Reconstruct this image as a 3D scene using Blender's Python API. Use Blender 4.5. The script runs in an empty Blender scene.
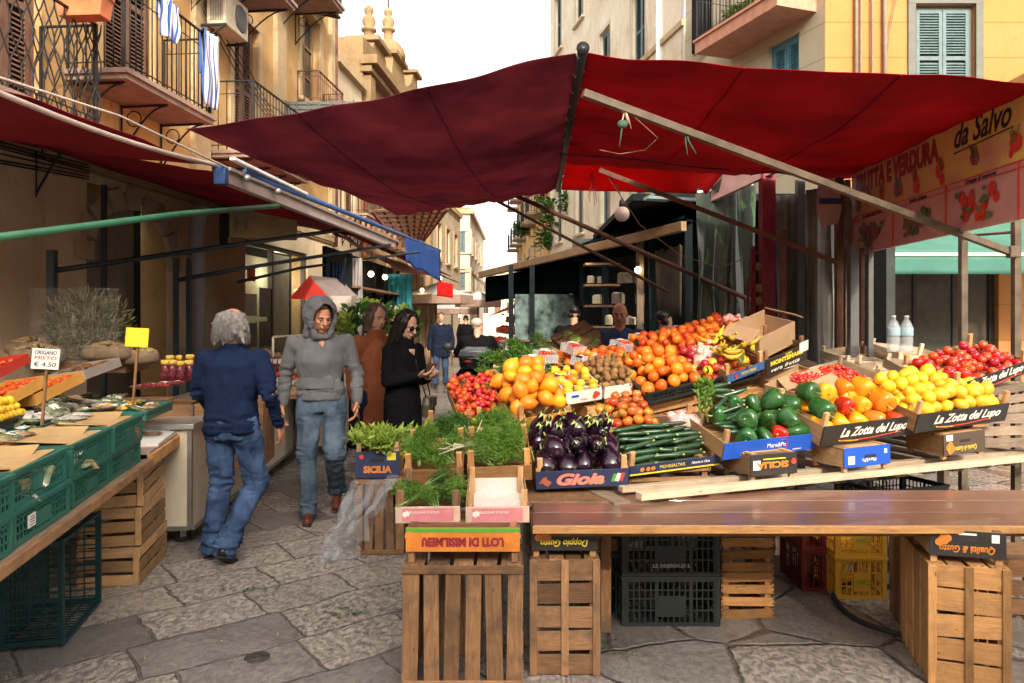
import bpy,bmesh,math,random
from mathutils import Vector as V,Matrix,Euler,noise
random.seed(11)
R=math.radians
scene=bpy.context.scene
col=scene.collection
F,CX,HY,H=740.0,512.0,320.0,1.6
def P(x,y,Y):
 return V(((x-CX)/F*Y,Y,H-(y-HY)/F*Y))
def G(x,y):
 return P(x,y,F*H/(y-HY))
def U(a,b):return random.uniform(a,b)
MATS={}
def _new(name):
 m=bpy.data.materials.new(name);m.use_nodes=True
 nt=m.node_tree;b=nt.nodes['Principled BSDF']
 return m,nt,b
def N(nt,t,**kw):
 n=nt.nodes.new(t)
 for k,v in kw.items():
  if hasattr(n,k)and k not in('Scale',):setattr(n,k,v)
  else:n.inputs[k].default_value=v
 return n
def rgba(c):return(c[0],c[1],c[2],1.0)
def ramp(nt,fac,stops):
 r=nt.nodes.new('ShaderNodeValToRGB')
 e=r.color_ramp.elements
 while len(e)<len(stops):e.new(0.5)
 for i,(p,c)in enumerate(stops):
  e[i].position=p;e[i].color=rgba(c)if len(c)==3 else c
 nt.links.new(fac,r.inputs[0]);return r.outputs[0]
def mixc(nt,fac,a,b,mode='MIX'):
 m=nt.nodes.new('ShaderNodeMix');m.data_type='RGBA';m.blend_type=mode
 for s,v in((m.inputs[0],fac),(m.inputs[6],a),(m.inputs[7],b)):
  if hasattr(v,'links'):nt.links.new(v,s)
  elif isinstance(v,(int,float)):s.default_value=v
  else:s.default_value=rgba(v)
 return m.outputs[2]
def math_(nt,op,a,b=0.0,c=None):
 m=nt.nodes.new('ShaderNodeMath');m.operation=op
 for i,v in enumerate((a,b)if c is None else(a,b,c)):
  if hasattr(v,'links'):nt.links.new(v,m.inputs[i])
  else:m.inputs[i].default_value=v
 return m.outputs[0]
def coords(nt,kind='Object',scale=(1,1,1),rot=(0,0,0),src=None):
 if src is None:
  tc=nt.nodes.new('ShaderNodeTexCoord');src=tc.outputs[kind]
 mp=nt.nodes.new('ShaderNodeMapping');mp.inputs['Scale'].default_value=scale;mp.inputs['Rotation'].default_value=rot
 nt.links.new(src,mp.inputs[0]);return mp.outputs[0]
def noise_(nt,vec,scale,detail=4,rough=0.55,dist=0.0,out=0):
 n=nt.nodes.new('ShaderNodeTexNoise')
 n.inputs['Scale'].default_value=scale;n.inputs['Detail'].default_value=detail
 n.inputs['Roughness'].default_value=rough;n.inputs['Distortion'].default_value=dist
 nt.links.new(vec,n.inputs['Vector']);return n.outputs[out]
def bump(nt,b,h,strength=0.3,dist=0.01,prev=None):
 n=nt.nodes.new('ShaderNodeBump');n.inputs['Strength'].default_value=strength
 n.inputs['Distance'].default_value=dist;nt.links.new(h,n.inputs['Height'])
 if prev is not None:nt.links.new(prev,n.inputs['Normal'])
 nt.links.new(n.outputs[0],b.inputs['Normal']);return n.outputs[0]
def setb(b,**kw):
 names={'rough':'Roughness','metal':'Metallic','spec':'Specular IOR Level','sss':'Subsurface Weight','coat':'Coat Weight','trans':'Transmission Weight','ior':'IOR','alpha':'Alpha','sheen':'Sheen Weight'}
 for k,v in kw.items():b.inputs[names[k]].default_value=v
def m_plain(name,c,rough=0.6,var=0.18,scale=6.0,bstr=0.15,metal=0.0,spec=0.4,rnd=0.0,bscale=None,coat=0.0,kind='Object',trans=0.0):
 """painted, plastic, stone-like surface: tone wanders a little, slight relief"""
 if name in MATS:return MATS[name]
 m,nt,b=_new(name)
 co=coords(nt,kind)
 n=noise_(nt,co,scale,5,0.6)
 dark=tuple(x*(1-var)for x in c);lite=tuple(min(1,x*(1+var))for x in c)
 cc=ramp(nt,n,[(0.3,dark),(0.7,lite)])
 if rnd:
  oi=nt.nodes.new('ShaderNodeObjectInfo')
  h=nt.nodes.new('ShaderNodeHueSaturation')
  nt.links.new(math_(nt,'MULTIPLY_ADD',oi.outputs['Random'],rnd,1-rnd*0.5),h.inputs['Value'])
  nt.links.new(math_(nt,'MULTIPLY_ADD',oi.outputs['Random'],rnd*0.08,0.5-rnd*0.04),h.inputs['Hue'])
  nt.links.new(cc,h.inputs['Color']);cc=h.outputs[0]
 nt.links.new(cc,b.inputs['Base Color'])
 n2=noise_(nt,co,bscale or scale*8,3)
 if bstr:bump(nt,b,n2,bstr,0.004)
 r=math_(nt,'MULTIPLY_ADD',n,0.25,rough-0.12);nt.links.new(r,b.inputs['Roughness'])
 setb(b,metal=metal,spec=spec,coat=coat,trans=trans)
 MATS[name]=m;return m
def m_wood(name,c1,c2,rough=0.75,stain=(0.1,0.07,0.05),st=0.45,spec=0.25,coat=0.0):
 """board wood: grain follows every board through the attribute gv, tone differs per board"""
 if name in MATS:return MATS[name]
 m,nt,b=_new(name)
 a=N(nt,'ShaderNodeAttribute',attribute_name='gv');t=N(nt,'ShaderNodeAttribute',attribute_name='tone')
 co=coords(nt,scale=(1,1,1),src=a.outputs['Vector'])
 mp=coords(nt,scale=(2.5,30,30),src=a.outputs['Vector'])
 g=noise_(nt,mp,2.2,6,0.65,1.2)
 cc=ramp(nt,g,[(0.28,c2),(0.72,c1)])
 big=noise_(nt,co,7,5,0.65,0.5)
 f=ramp(nt,big,[(0.46,(0,0,0)),(0.72,(1,1,1))])
 cc=mixc(nt,math_(nt,'MULTIPLY',f,st),cc,stain)
 tone=math_(nt,'MULTIPLY_ADD',t.outputs['Fac'],0.85,0.5)
 h=nt.nodes.new('ShaderNodeHueSaturation');nt.links.new(tone,h.inputs['Value']);nt.links.new(cc,h.inputs['Color'])
 nt.links.new(h.outputs[0],b.inputs['Base Color'])
 v=nt.nodes.new('ShaderNodeTexVoronoi');v.inputs['Scale'].default_value=3.0
 mv=coords(nt,scale=(1.6,6,6),src=a.outputs['Vector']);nt.links.new(mv,v.inputs['Vector'])
 knot=ramp(nt,v.outputs['Distance'],[(0.03,(1,1,1)),(0.075,(0,0,0))])
 cc2=mixc(nt,math_(nt,'MULTIPLY',knot,0.75),h.outputs[0],(0.05,0.025,0.012))
 nt.links.new(cc2,b.inputs['Base Color'])
 bump(nt,b,g,0.35,0.003)
 setb(b,rough=rough,spec=spec,coat=coat)
 MATS[name]=m;return m
def m_fabric(name,c,c2=None,rough=0.9,scale=3.0,weave=900,trans=0.0,var=0.2,stripe=None,sheen=0.0,bstr=0.2,crease=0.0):
 if name in MATS:return MATS[name]
 m,nt,b=_new(name)
 co=coords(nt,'Object')
 n=noise_(nt,co,scale,6,0.6)
 cc=ramp(nt,n,[(0.3,tuple(x*(1-var)for x in c)),(0.7,tuple(min(1,x*(1+var))for x in(c2 or c)))])
 if stripe:
  axis,freq,cs,width=stripe
  sep=nt.nodes.new('ShaderNodeSeparateXYZ');a=N(nt,'ShaderNodeAttribute',attribute_name='gv');nt.links.new(a.outputs['Vector'],sep.inputs[0])
  fr=math_(nt,'FRACT',math_(nt,'MULTIPLY',sep.outputs[axis],freq))
  cc=mixc(nt,math_(nt,'LESS_THAN',fr,width),cc,cs)
 nt.links.new(cc,b.inputs['Base Color'])
 w=noise_(nt,co,weave,2);p_=bump(nt,b,w,bstr,0.001)
 if crease:
  cr=noise_(nt,coords(nt,'Object',scale=(1,1,.55)),9,4,0.5,1.6);bump(nt,b,cr,crease,0.03,p_)
 setb(b,rough=rough,spec=0.12,sheen=sheen)
 if trans:
  tr=nt.nodes.new('ShaderNodeBsdfTranslucent');nt.links.new(cc,tr.inputs[0])
  mx=nt.nodes.new('ShaderNodeMixShader');mx.inputs[0].default_value=trans
  nt.links.new(b.outputs[0],mx.inputs[1]);nt.links.new(tr.outputs[0],mx.inputs[2])
  nt.links.new(mx.outputs[0],nt.nodes['Material Output'].inputs[0])
 MATS[name]=m;return m
def m_fruit(name,c1,c2,rough=0.35,scale=25,rnd=0.3,sss=0.08,pores=0.0,stops=(0.35,0.7),coat=0.0,spots=None,spec=0.5,hue=0.03):
 if name in MATS:return MATS[name]
 m,nt,b=_new(name)
 co=coords(nt,'Object')
 n=noise_(nt,co,scale,4,0.6)
 cc=ramp(nt,n,[(stops[0],c1),(stops[1],c2)])
 if spots:
  n3=noise_(nt,co,scale*4,2);f=ramp(nt,n3,[(0.62,(0,0,0)),(0.7,(1,1,1))]);cc=mixc(nt,f,cc,spots)
 oi=nt.nodes.new('ShaderNodeObjectInfo');h=nt.nodes.new('ShaderNodeHueSaturation')
 nt.links.new(math_(nt,'MULTIPLY_ADD',oi.outputs['Random'],rnd,1-rnd*0.55),h.inputs['Value'])
 nt.links.new(math_(nt,'MULTIPLY_ADD',oi.outputs['Random'],hue,0.5-hue/2),h.inputs['Hue'])
 nt.links.new(cc,h.inputs['Color']);nt.links.new(h.outputs[0],b.inputs['Base Color'])
 if pores:bump(nt,b,noise_(nt,co,350,2),pores,0.002)
 setb(b,rough=rough,sss=sss,coat=coat,spec=spec);b.inputs['Subsurface Radius'].default_value=(0.012,0.006,0.003)
 MATS[name]=m;return m
def m_leaf(name,c1,c2,rough=0.55,trans=0.3,scale=14):
 if name in MATS:return MATS[name]
 m,nt,b=_new(name)
 t=N(nt,'ShaderNodeAttribute',attribute_name='tone')
 co=coords(nt,'Object');n=noise_(nt,co,scale,3)
 f=math_(nt,'MULTIPLY_ADD',t.outputs['Fac'],0.7,math_(nt,'MULTIPLY',n,0.3))
 cc=ramp(nt,f,[(0.15,c1),(0.85,c2)])
 nt.links.new(cc,b.inputs['Base Color']);setb(b,rough=rough,spec=0.35)
 tr=nt.nodes.new('ShaderNodeBsdfTranslucent');nt.links.new(cc,tr.inputs[0])
 mx=nt.nodes.new('ShaderNodeMixShader');mx.inputs[0].default_value=trans
 nt.links.new(b.outputs[0],mx.inputs[1]);nt.links.new(tr.outputs[0],mx.inputs[2])
 nt.links.new(mx.outputs[0],nt.nodes['Material Output'].inputs[0])
 MATS[name]=m;return m
def m_stucco(name,c1,c2,stain=(0.16,0.12,0.09),st=0.5,scale=0.8,rough=0.9,bstr=0.4,cracks=True,lines=None):
 """weathered render: big patches, streaks running down, flaking spots"""
 if name in MATS:return MATS[name]
 m,nt,b=_new(name)
 co=coords(nt,'Object')
 n=noise_(nt,co,scale,8,0.65,0.3)
 cc=ramp(nt,n,[(0.3,c1),(0.68,c2)])
 sco=coords(nt,'Object',scale=(2.6,2.6,0.5));s=noise_(nt,sco,1.0,8,0.72,0.5)
 f=math_(nt,'MULTIPLY',ramp(nt,s,[(0.5,(0,0,0)),(0.72,(1,1,1))]),ramp(nt,noise_(nt,co,1.1,5),[(0.4,(.15,.15,.15)),(0.6,(1,1,1))]))
 cc=mixc(nt,math_(nt,'MULTIPLY',f,st),cc,stain)
 n2=noise_(nt,co,3.5,8,0.7,1.0)
 f2=ramp(nt,n2,[(0.58,(0,0,0)),(0.66,(1,1,1))])
 cc=mixc(nt,math_(nt,'MULTIPLY',f2,st*0.6),cc,tuple(x*0.6 for x in c1))
 if lines:
  sep=nt.nodes.new('ShaderNodeSeparateXYZ');tc=nt.nodes.new('ShaderNodeTexCoord');nt.links.new(tc.outputs['Object'],sep.inputs[0])
  fr=math_(nt,'FRACT',math_(nt,'DIVIDE',sep.outputs[2],lines))
  cc=mixc(nt,math_(nt,'MULTIPLY',math_(nt,'LESS_THAN',fr,0.035),0.55),cc,tuple(x*0.45 for x in c1))
 nt.links.new(cc,b.inputs['Base Color'])
 fine=noise_(nt,co,45,6,0.7)
 p=bump(nt,b,fine,bstr,0.01);bump(nt,b,n2,bstr,0.03,p)
 setb(b,rough=rough,spec=0.2)
 MATS[name]=m;return m
def m_glass(name,c=(0.05,0.06,0.06),rough=0.08,alpha=0.35,ior=1.45):
 """window glass or clear plastic: partly see-through, mirror-like skin"""
 if name in MATS:return MATS[name]
 m,nt,b=_new(name)
 b.inputs['Base Color'].default_value=rgba(c);setb(b,rough=rough,alpha=alpha,spec=0.7,ior=ior)
 MATS[name]=m;return m
def m_emit(name,c,s):
 if name in MATS:return MATS[name]
 m,nt,b=_new(name)
 b.inputs['Base Color'].default_value=rgba(c);b.inputs['Emission Color'].default_value=rgba(c);b.inputs['Emission Strength'].default_value=s
 MATS[name]=m;return m
AX=(V((1,0,0)),V((0,1,0)),V((0,0,1)))
class MB:
 def __init__(s):
  s.v=[];s.f=[];s.m=[];s.g=[];s.t=[];s.sm=[]
 def add(s,vs,fs,m=0,smooth=False,g=None,tone=None,M=None):
  o=len(s.v);tone=random.random()if tone is None else tone
  go=V((U(0,9),U(0,9),U(0,9)))
  for i,p in enumerate(vs):
   p=V(p);s.g.append((V(g[i])+go)if g else(p+go))
   s.v.append(M@p if M is not None else p);s.t.append(tone)
  for f in fs:s.f.append([o+i for i in f]);s.m.append(m);s.sm.append(smooth)
  return s
 def box(s,c,size,rot=None,m=0,tone=None,M=None,taper=1.0,jit=0.0):
  c=V(c);hx,hy,hz=size[0]/2,size[1]/2,size[2]/2
  ax=sorted(range(3),key=lambda i:-size[i])
  loc=[V((x*hx*(taper if z>0 else 1),y*hy*(taper if z>0 else 1),z*hz))for x in(-1,1)for y in(-1,1)for z in(-1,1)]
  g=[V((p[ax[0]],p[ax[1]],p[ax[2]]))for p in loc]
  if jit:loc=[p+V((U(-jit,jit),U(-jit,jit),U(-jit,jit)))for p in loc]
  r=rot.to_matrix()if isinstance(rot,Euler)else(Euler(rot).to_matrix()if rot else Matrix.Identity(3))
  vs=[r@p+c for p in loc]
  return s.add(vs,[(0,1,3,2),(4,6,7,5),(0,4,5,1),(2,3,7,6),(0,2,6,4),(1,5,7,3)],m,False,g,tone,M)
 def beam(s,a,b,w,h,m=0,up=V((0,0,1)),tone=None):
  """rectangular bar from a to b, w across, h along up"""
  a,b=V(a),V(b);d=(b-a);L=d.length;d.normalize()
  sx=d.cross(V(up));sx=sx.normalized()if sx.length>1e-5 else V((1,0,0));uz=sx.cross(d).normalized()
  vs=[];g=[]
  for k,t in((0,0),(1,L)):
   for i,j in((-1,-1),(1,-1),(1,1),(-1,1)):
    vs.append(a+d*t+sx*(i*w/2)+uz*(j*h/2));g.append(V((t,i*w/2,j*h/2)))
  return s.add(vs,[(3,2,1,0),(4,5,6,7),(0,1,5,4),(1,2,6,5),(2,3,7,6),(3,0,4,7)],m,False,g,tone)
 def tube(s,pts,r,n=8,m=0,caps=True,tone=None,smooth=True,flat=1.0):
  pts=[V(p)for p in pts];rs=r if isinstance(r,(list,tuple))else[r]*len(pts)
  vs=[];g=[];fs=[];L=0
  up=V((0,0,1))if abs((pts[-1]-pts[0]).normalized().z)<0.9 else V((1,0,0))
  for i,p in enumerate(pts):
   d=(pts[min(i+1,len(pts)-1)]-pts[max(i-1,0)]).normalized()
   a=d.cross(up);a=a.normalized()if a.length>1e-4 else V((1,0,0));bb=a.cross(d).normalized()
   if i:L+=(p-pts[i-1]).length
   for k in range(n):
    t=2*math.pi*k/n
    vs.append(p+a*math.cos(t)*rs[i]+bb*math.sin(t)*rs[i]*flat);g.append(V((L,math.cos(t)*rs[i],math.sin(t)*rs[i])))
  for i in range(len(pts)-1):
   for k in range(n):
    fs.append((i*n+k,i*n+(k+1)%n,(i+1)*n+(k+1)%n,(i+1)*n+k))
  if caps:fs.append(tuple(range(n-1,-1,-1)));fs.append(tuple(range((len(pts)-1)*n,len(pts)*n)))
  return s.add(vs,fs,m,smooth,g,tone)
 def lathe(s,prof,n=16,c=(0,0,0),m=0,M=None,tone=None,smooth=True,wob=0.0,sc=(1,1)):
  vs=[];fs=[];c=V(c)
  for j,(r,z)in enumerate(prof):
   for k in range(n):
    t=2*math.pi*k/n;rr=r*(1+wob*math.sin(t*5+j*.3))
    vs.append(c+V((rr*math.cos(t)*sc[0],rr*math.sin(t)*sc[1],z)))
  for j in range(len(prof)-1):
   for k in range(n):fs.append((j*n+k,j*n+(k+1)%n,(j+1)*n+(k+1)%n,(j+1)*n+k))
  if prof[0][0]>1e-6:fs.append(tuple(range(n-1,-1,-1)))
  if prof[-1][0]>1e-6:fs.append(tuple(range((len(prof)-1)*n,len(prof)*n)))
  return s.add(vs,fs,m,smooth,None,tone,M)
 def sheet(s,fn,nu,nv,m=0,smooth=True,tone=None):
  vs=[];fs=[];g=[]
  for i in range(nu+1):
   for j in range(nv+1):
    vs.append(fn(i/nu,j/nv));g.append(V((i/nu,j/nv,0)))
  for i in range(nu):
   for j in range(nv):
    a=i*(nv+1)+j;fs.append((a,a+1,a+nv+2,a+nv+1))
  o=len(s.g);s.add(vs,fs,m,smooth,g,tone)
  for k in range(len(g)):s.g[o+k]=g[k]
  return s
 def prism(s,poly,a,b,m=0,M=None,tone=None,smooth=False):
  """2D outline (x,z) given thickness from y=a to y=b"""
  n=len(poly)
  vs=[V((x,a,z))for x,z in poly]+[V((x,b,z))for x,z in poly]
  fs=[tuple(range(n)),tuple(range(2*n-1,n-1,-1))]+[(i,n+i,n+(i+1)%n,(i+1)%n)for i in range(n)]
  return s.add(vs,fs,m,smooth,None,tone,M)
 def ball(s,c,r,n=10,k=7,m=0,sc=(1,1,1),tone=None,M=None):
  prof=[(math.sin(math.pi*j/k)*r,-math.cos(math.pi*j/k)*r)for j in range(k+1)]
  c=V(c);T=Matrix.Translation(c)@Matrix.Diagonal((sc[0],sc[1],sc[2],1))
  if M is not None:T=M@T
  prof[0]=(r*0.02,-r);prof[-1]=(r*0.02,r)
  return s.lathe(prof,n,(0,0,0),m,T,tone)
 def mesh(s,name,mats):
  me=bpy.data.meshes.new(name)
  me.from_pydata([tuple(p)for p in s.v],[],s.f)
  for mt in(mats if isinstance(mats,(list,tuple))else[mats]):me.materials.append(mt)
  if max(s.m,default=0):me.polygons.foreach_set('material_index',s.m)
  me.polygons.foreach_set('use_smooth',s.sm)
  a=me.attributes.new('gv','FLOAT_VECTOR','POINT');a.data.foreach_set('vector',[x for p in s.g for x in p])
  t=me.attributes.new('tone','FLOAT','POINT');t.data.foreach_set('value',s.t)
  me.update();return me
 def build(s,name,mats,parent=None,M=None,bevel=0,fixn=False):
  me=s.mesh(name,mats)
  if fixn:
   bm=bmesh.new();bm.from_mesh(me);bmesh.ops.recalc_face_normals(bm,faces=bm.faces);bm.to_mesh(me);bm.free()
  return link(name,me,parent,M,bevel)
def link(name,me,parent=None,M=None,bevel=0):
 o=bpy.data.objects.new(name,me);col.objects.link(o)
 if parent:o.parent=parent
 if M is not None:o.matrix_local=M
 if bevel:
  b=o.modifiers.new('bevel','BEVEL');b.width=bevel;b.segments=2;b.limit_method='ANGLE';b.angle_limit=R(40)
 return o
def empty(name,M=None,loc=None,rz=0):
 o=bpy.data.objects.new(name,None);col.objects.link(o);o.empty_display_size=0.1
 if M is not None:o.matrix_world=M
 else:o.location=loc or(0,0,0);o.rotation_euler=(0,0,rz)
 return o
def tag(o,label=None,cat=None,group=None,kind=None):
 if label:o['label']=label
 if cat:o['category']=cat
 if group:o['group']=group
 if kind:o['kind']=kind
 return o
KIDS={}
def copy_tree(o,M=None,label=None,parent=None):
 c=o.copy();col.objects.link(c)
 if parent:c.parent=parent
 if M is not None:c.matrix_world=M
 if label:c['label']=label
 if o.name not in KIDS:KIDS[o.name]=list(o.children)
 for ch in KIDS[o.name]:copy_tree(ch,None,None,c)
 return c
def frame(origin,xdir,up=V((0,0,1)),tilt=0.0,roll=0.0):
 """local x along xdir, y away from the viewer side, z up; tilt lifts the far (+y) side"""
 x=V(xdir).normalized();z=V(up)-x*V(up).dot(x);z.normalize();y=z.cross(x)
 M=Matrix((x,y,z)).transposed().to_4x4();M.translation=V(origin)
 return M@Matrix.Rotation(tilt,4,'X')@Matrix.Rotation(roll,4,'Y')
def T(x,y,z,rx=0,ry=0,rz=0):return Matrix.Translation((x,y,z))@Euler((rx,ry,rz)).to_matrix().to_4x4()
def text(s,name,size,mat,parent,M,width=None,shear=0.0,bold=0.0,spacing=1.0,depth=0.0008,align='CENTER',sx=1.0):
 """lettering laid in the local XZ plane of M, facing -Y"""
 cu=bpy.data.curves.new(name,'FONT');cu.body=s;cu.size=size;cu.align_x=align;cu.align_y='CENTER'
 cu.shear=shear;cu.offset=bold;cu.space_character=spacing;cu.extrude=depth;cu.resolution_u=3
 to=bpy.data.objects.new(name+'_tmp',cu);col.objects.link(to)
 dg=bpy.context.evaluated_depsgraph_get();dg.update()
 me=bpy.data.meshes.new_from_object(to.evaluated_get(dg));bpy.data.objects.remove(to)
 me.name=name;me.materials.clear();me.materials.append(mat)
 xs=[v.co.x for v in me.vertices]
 k=sx
 if width and xs:k=width/max(1e-4,(max(xs)-min(xs)))
 rot=Matrix.Rotation(R(90),4,'X')
 me.transform(rot@Matrix.Diagonal((k,1,1,1)))
 return link(name,me,parent,M)
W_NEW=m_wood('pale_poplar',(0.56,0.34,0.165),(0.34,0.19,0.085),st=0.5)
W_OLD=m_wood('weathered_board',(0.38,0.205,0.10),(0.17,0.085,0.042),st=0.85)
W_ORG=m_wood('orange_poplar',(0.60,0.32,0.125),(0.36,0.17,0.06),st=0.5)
W_GREY=m_wood('grey_plank',(0.36,0.28,0.21),(0.2,0.15,0.11),st=0.5)
W_PALE=m_wood('bleached_lath',(0.66,0.54,0.40),(0.46,0.35,0.24),st=0.3)
W_TABLE=m_wood('varnished_board',(0.25,0.115,0.08),(0.12,0.05,0.04),rough=0.30,st=0.7,spec=0.6,coat=0.2)
CARD=m_plain('brown_cardboard',(0.40,0.26,0.15),0.9,0.15,5)
CARD_OR=m_plain('orange_cardboard',(0.62,0.30,0.06),0.8,0.2,5)
WHITEP=m_plain('white_card',(0.72,0.68,0.64),0.7,0.08,5)
PINKP=m_plain('pink_print',(0.62,0.22,0.25),0.7,0.2,9)
BLACKP=m_plain('black_print',(0.03,0.027,0.025),0.5,0.3,6)
NAVYP=m_plain('navy_print',(0.025,0.035,0.09),0.5,0.3,6)
BLUEP=m_plain('blue_print',(0.015,0.09,0.52),0.5,0.12,6)
YELP=m_plain('yellow_print',(0.85,0.60,0.03),0.5,0.12,6)
REDP=m_plain('red_print',(0.55,0.03,0.02),0.5,0.15,6)
GRNP=m_plain('green_print',(0.08,0.32,0.04),0.5,0.15,6)
ORP=m_plain('orange_print',(0.62,0.20,0.03),0.55,0.3,6)
INKW=m_plain('white_ink',(0.78,0.76,0.70),0.6,0.05,6)
INKK=m_plain('dark_ink',(0.02,0.015,0.015),0.6,0.05,6)
INKR=m_plain('red_ink',(0.6,0.05,0.03),0.6,0.1,6)
INKY=m_plain('yellow_ink',(0.8,0.62,0.05),0.6,0.1,6)
INKP=m_plain('salmon_ink',(0.72,0.22,0.16),0.6,0.1,6)
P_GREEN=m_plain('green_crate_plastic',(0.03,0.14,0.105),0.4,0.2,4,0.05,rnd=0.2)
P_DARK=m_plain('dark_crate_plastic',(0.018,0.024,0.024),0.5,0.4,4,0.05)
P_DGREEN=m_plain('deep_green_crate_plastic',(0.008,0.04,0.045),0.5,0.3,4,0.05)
P_YEL=m_plain('yellow_crate_plastic',(0.72,0.38,0.035),0.5,0.15,4,0.05)
STEEL=m_plain('dull_steel',(0.35,0.34,0.32),0.45,0.2,5,0.1,metal=0.8)
RUST=m_plain('rusty_iron',(0.16,0.075,0.05),0.75,0.4,9,0.3,metal=0.2)
IRON=m_plain('black_iron',(0.015,0.015,0.016),0.55,0.4,8,0.15)
GALV=m_plain('galvanised_bar',(0.125,0.095,0.068),0.65,0.45,8,0.2,metal=0.1)
RUBBER=m_plain('black_rubber',(0.02,0.02,0.02),0.8,0.2)
CLEAR=m_glass('clear_film',(0.75,0.78,0.8),0.12,0.22)
def printed(parent,W,h,mat,M,texts=(),shapes=None,name='printed_board',t=0.006):
 mb=MB();mb.box((0,0,h/2),(W,t,h));b=mb.build(name,mat,parent,M,bevel=0.0015)
 for tx in texts:
  s,size,m2,x,z=tx[:5];kw=tx[5]if len(tx)>5 else{}
  flip=kw.pop('flip',False)if kw else False
  kw=dict(kw)
  rm=Matrix.Rotation(R(180),4,'Y')if flip else Matrix.Identity(4)
  text(s,kw.pop('name','lettering'),size,m2,b,Matrix.Translation((x,-t/2-0.0012,h/2+z))@rm,**kw)
 if shapes:
  for nm,fn,mt in shapes:
   q=MB();fn(q);q.build(nm,mt,b,Matrix.Translation((0,-t/2-0.0008,h/2)))
 return b
def wood_tray(name,label,cat,M,W,D,h,wood=W_NEW,front=None,fh=None,ftexts=(),shapes=None,post_h=None,back=True,group=None,back_mat=None,side_slats=1,post_w=0.028,liner=None,posts=True,front_wood=None):
 """display crate: slatted base, side boards, four corner posts that stick up, a printed front board"""
 root=empty(name,M);tag(root,label,cat,group)
 post_h=post_h or h+0.05;fh=fh or h
 mb=MB();n=4;g=0.012;bw=(D-0.02-(n-1)*g)/n
 for i in range(n):mb.box((0,0.01+bw/2+i*(bw+g),0.008),(W-0.012,bw,0.006),m=0,jit=0.001)
 for sx in(-1,1):mb.box((sx*(W/2-0.03),D/2,0.0025),(0.03,D-0.02,0.004))
 mb.build('base',wood,root)
 for sx in(-1,1):
  mb=MB();hh=h/side_slats
  for k in range(side_slats):mb.box((sx*(W/2-0.004),D/2,0.012+hh*k+hh*0.46),(0.006,D-0.016,hh*0.88),jit=0.001)
  mb.build('side_board',wood,root)
 if back:
  mb=MB();mb.box((0,D-0.005,0.012+h*0.47),(W-0.02,0.006,h*0.92),jit=0.001);mb.build('back_board',back_mat or wood,root)
 if posts:
  for sx in(-1,1):
   for sy in(0,1):
    mb=MB();y=0.009+post_w*0.5 if sy==0 else D-0.009-post_w*0.5
    mb.box((sx*(W/2-0.008-post_w*0.5),y,post_h/2+0.006),(post_w,post_w*0.8,post_h),tone=U(0.5,1),jit=0.002)
    mb.build('corner_post',wood,root,bevel=0.002)
 if front is not None:
  printed(root,W,fh,front,T(0,0.0,0.004),ftexts,shapes)
 else:
  mb=MB();mb.box((0,0,0.008+fh*0.46),(W,0.007,fh*0.9),jit=0.001);mb.build('front_board',front_wood or wood,root,bevel=0.0015)
 if liner is not None:
  mb=MB()
  mb.box((0,D/2,0.014),(W-0.03,D-0.03,0.003));mb.box((0,D-0.013,h*0.55),(W-0.05,0.003,h*0.95))
  for sx in(-1,1):mb.box((sx*(W/2-0.012),D/2,h*0.5),(0.003,D-0.05,h*0.8))
  mb.build('paper_liner',liner,root)
 return root
def px_frame(xl,yl,Yl,xr,yr,Yr,tilt=0.0):
 """frame for a crate whose lower front edge runs between two seen points"""
 a,b=P(xl,yl,Yl),P(xr,yr,Yr)
 return frame((a+b)/2,b-a,tilt=tilt),(b-a).length
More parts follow.
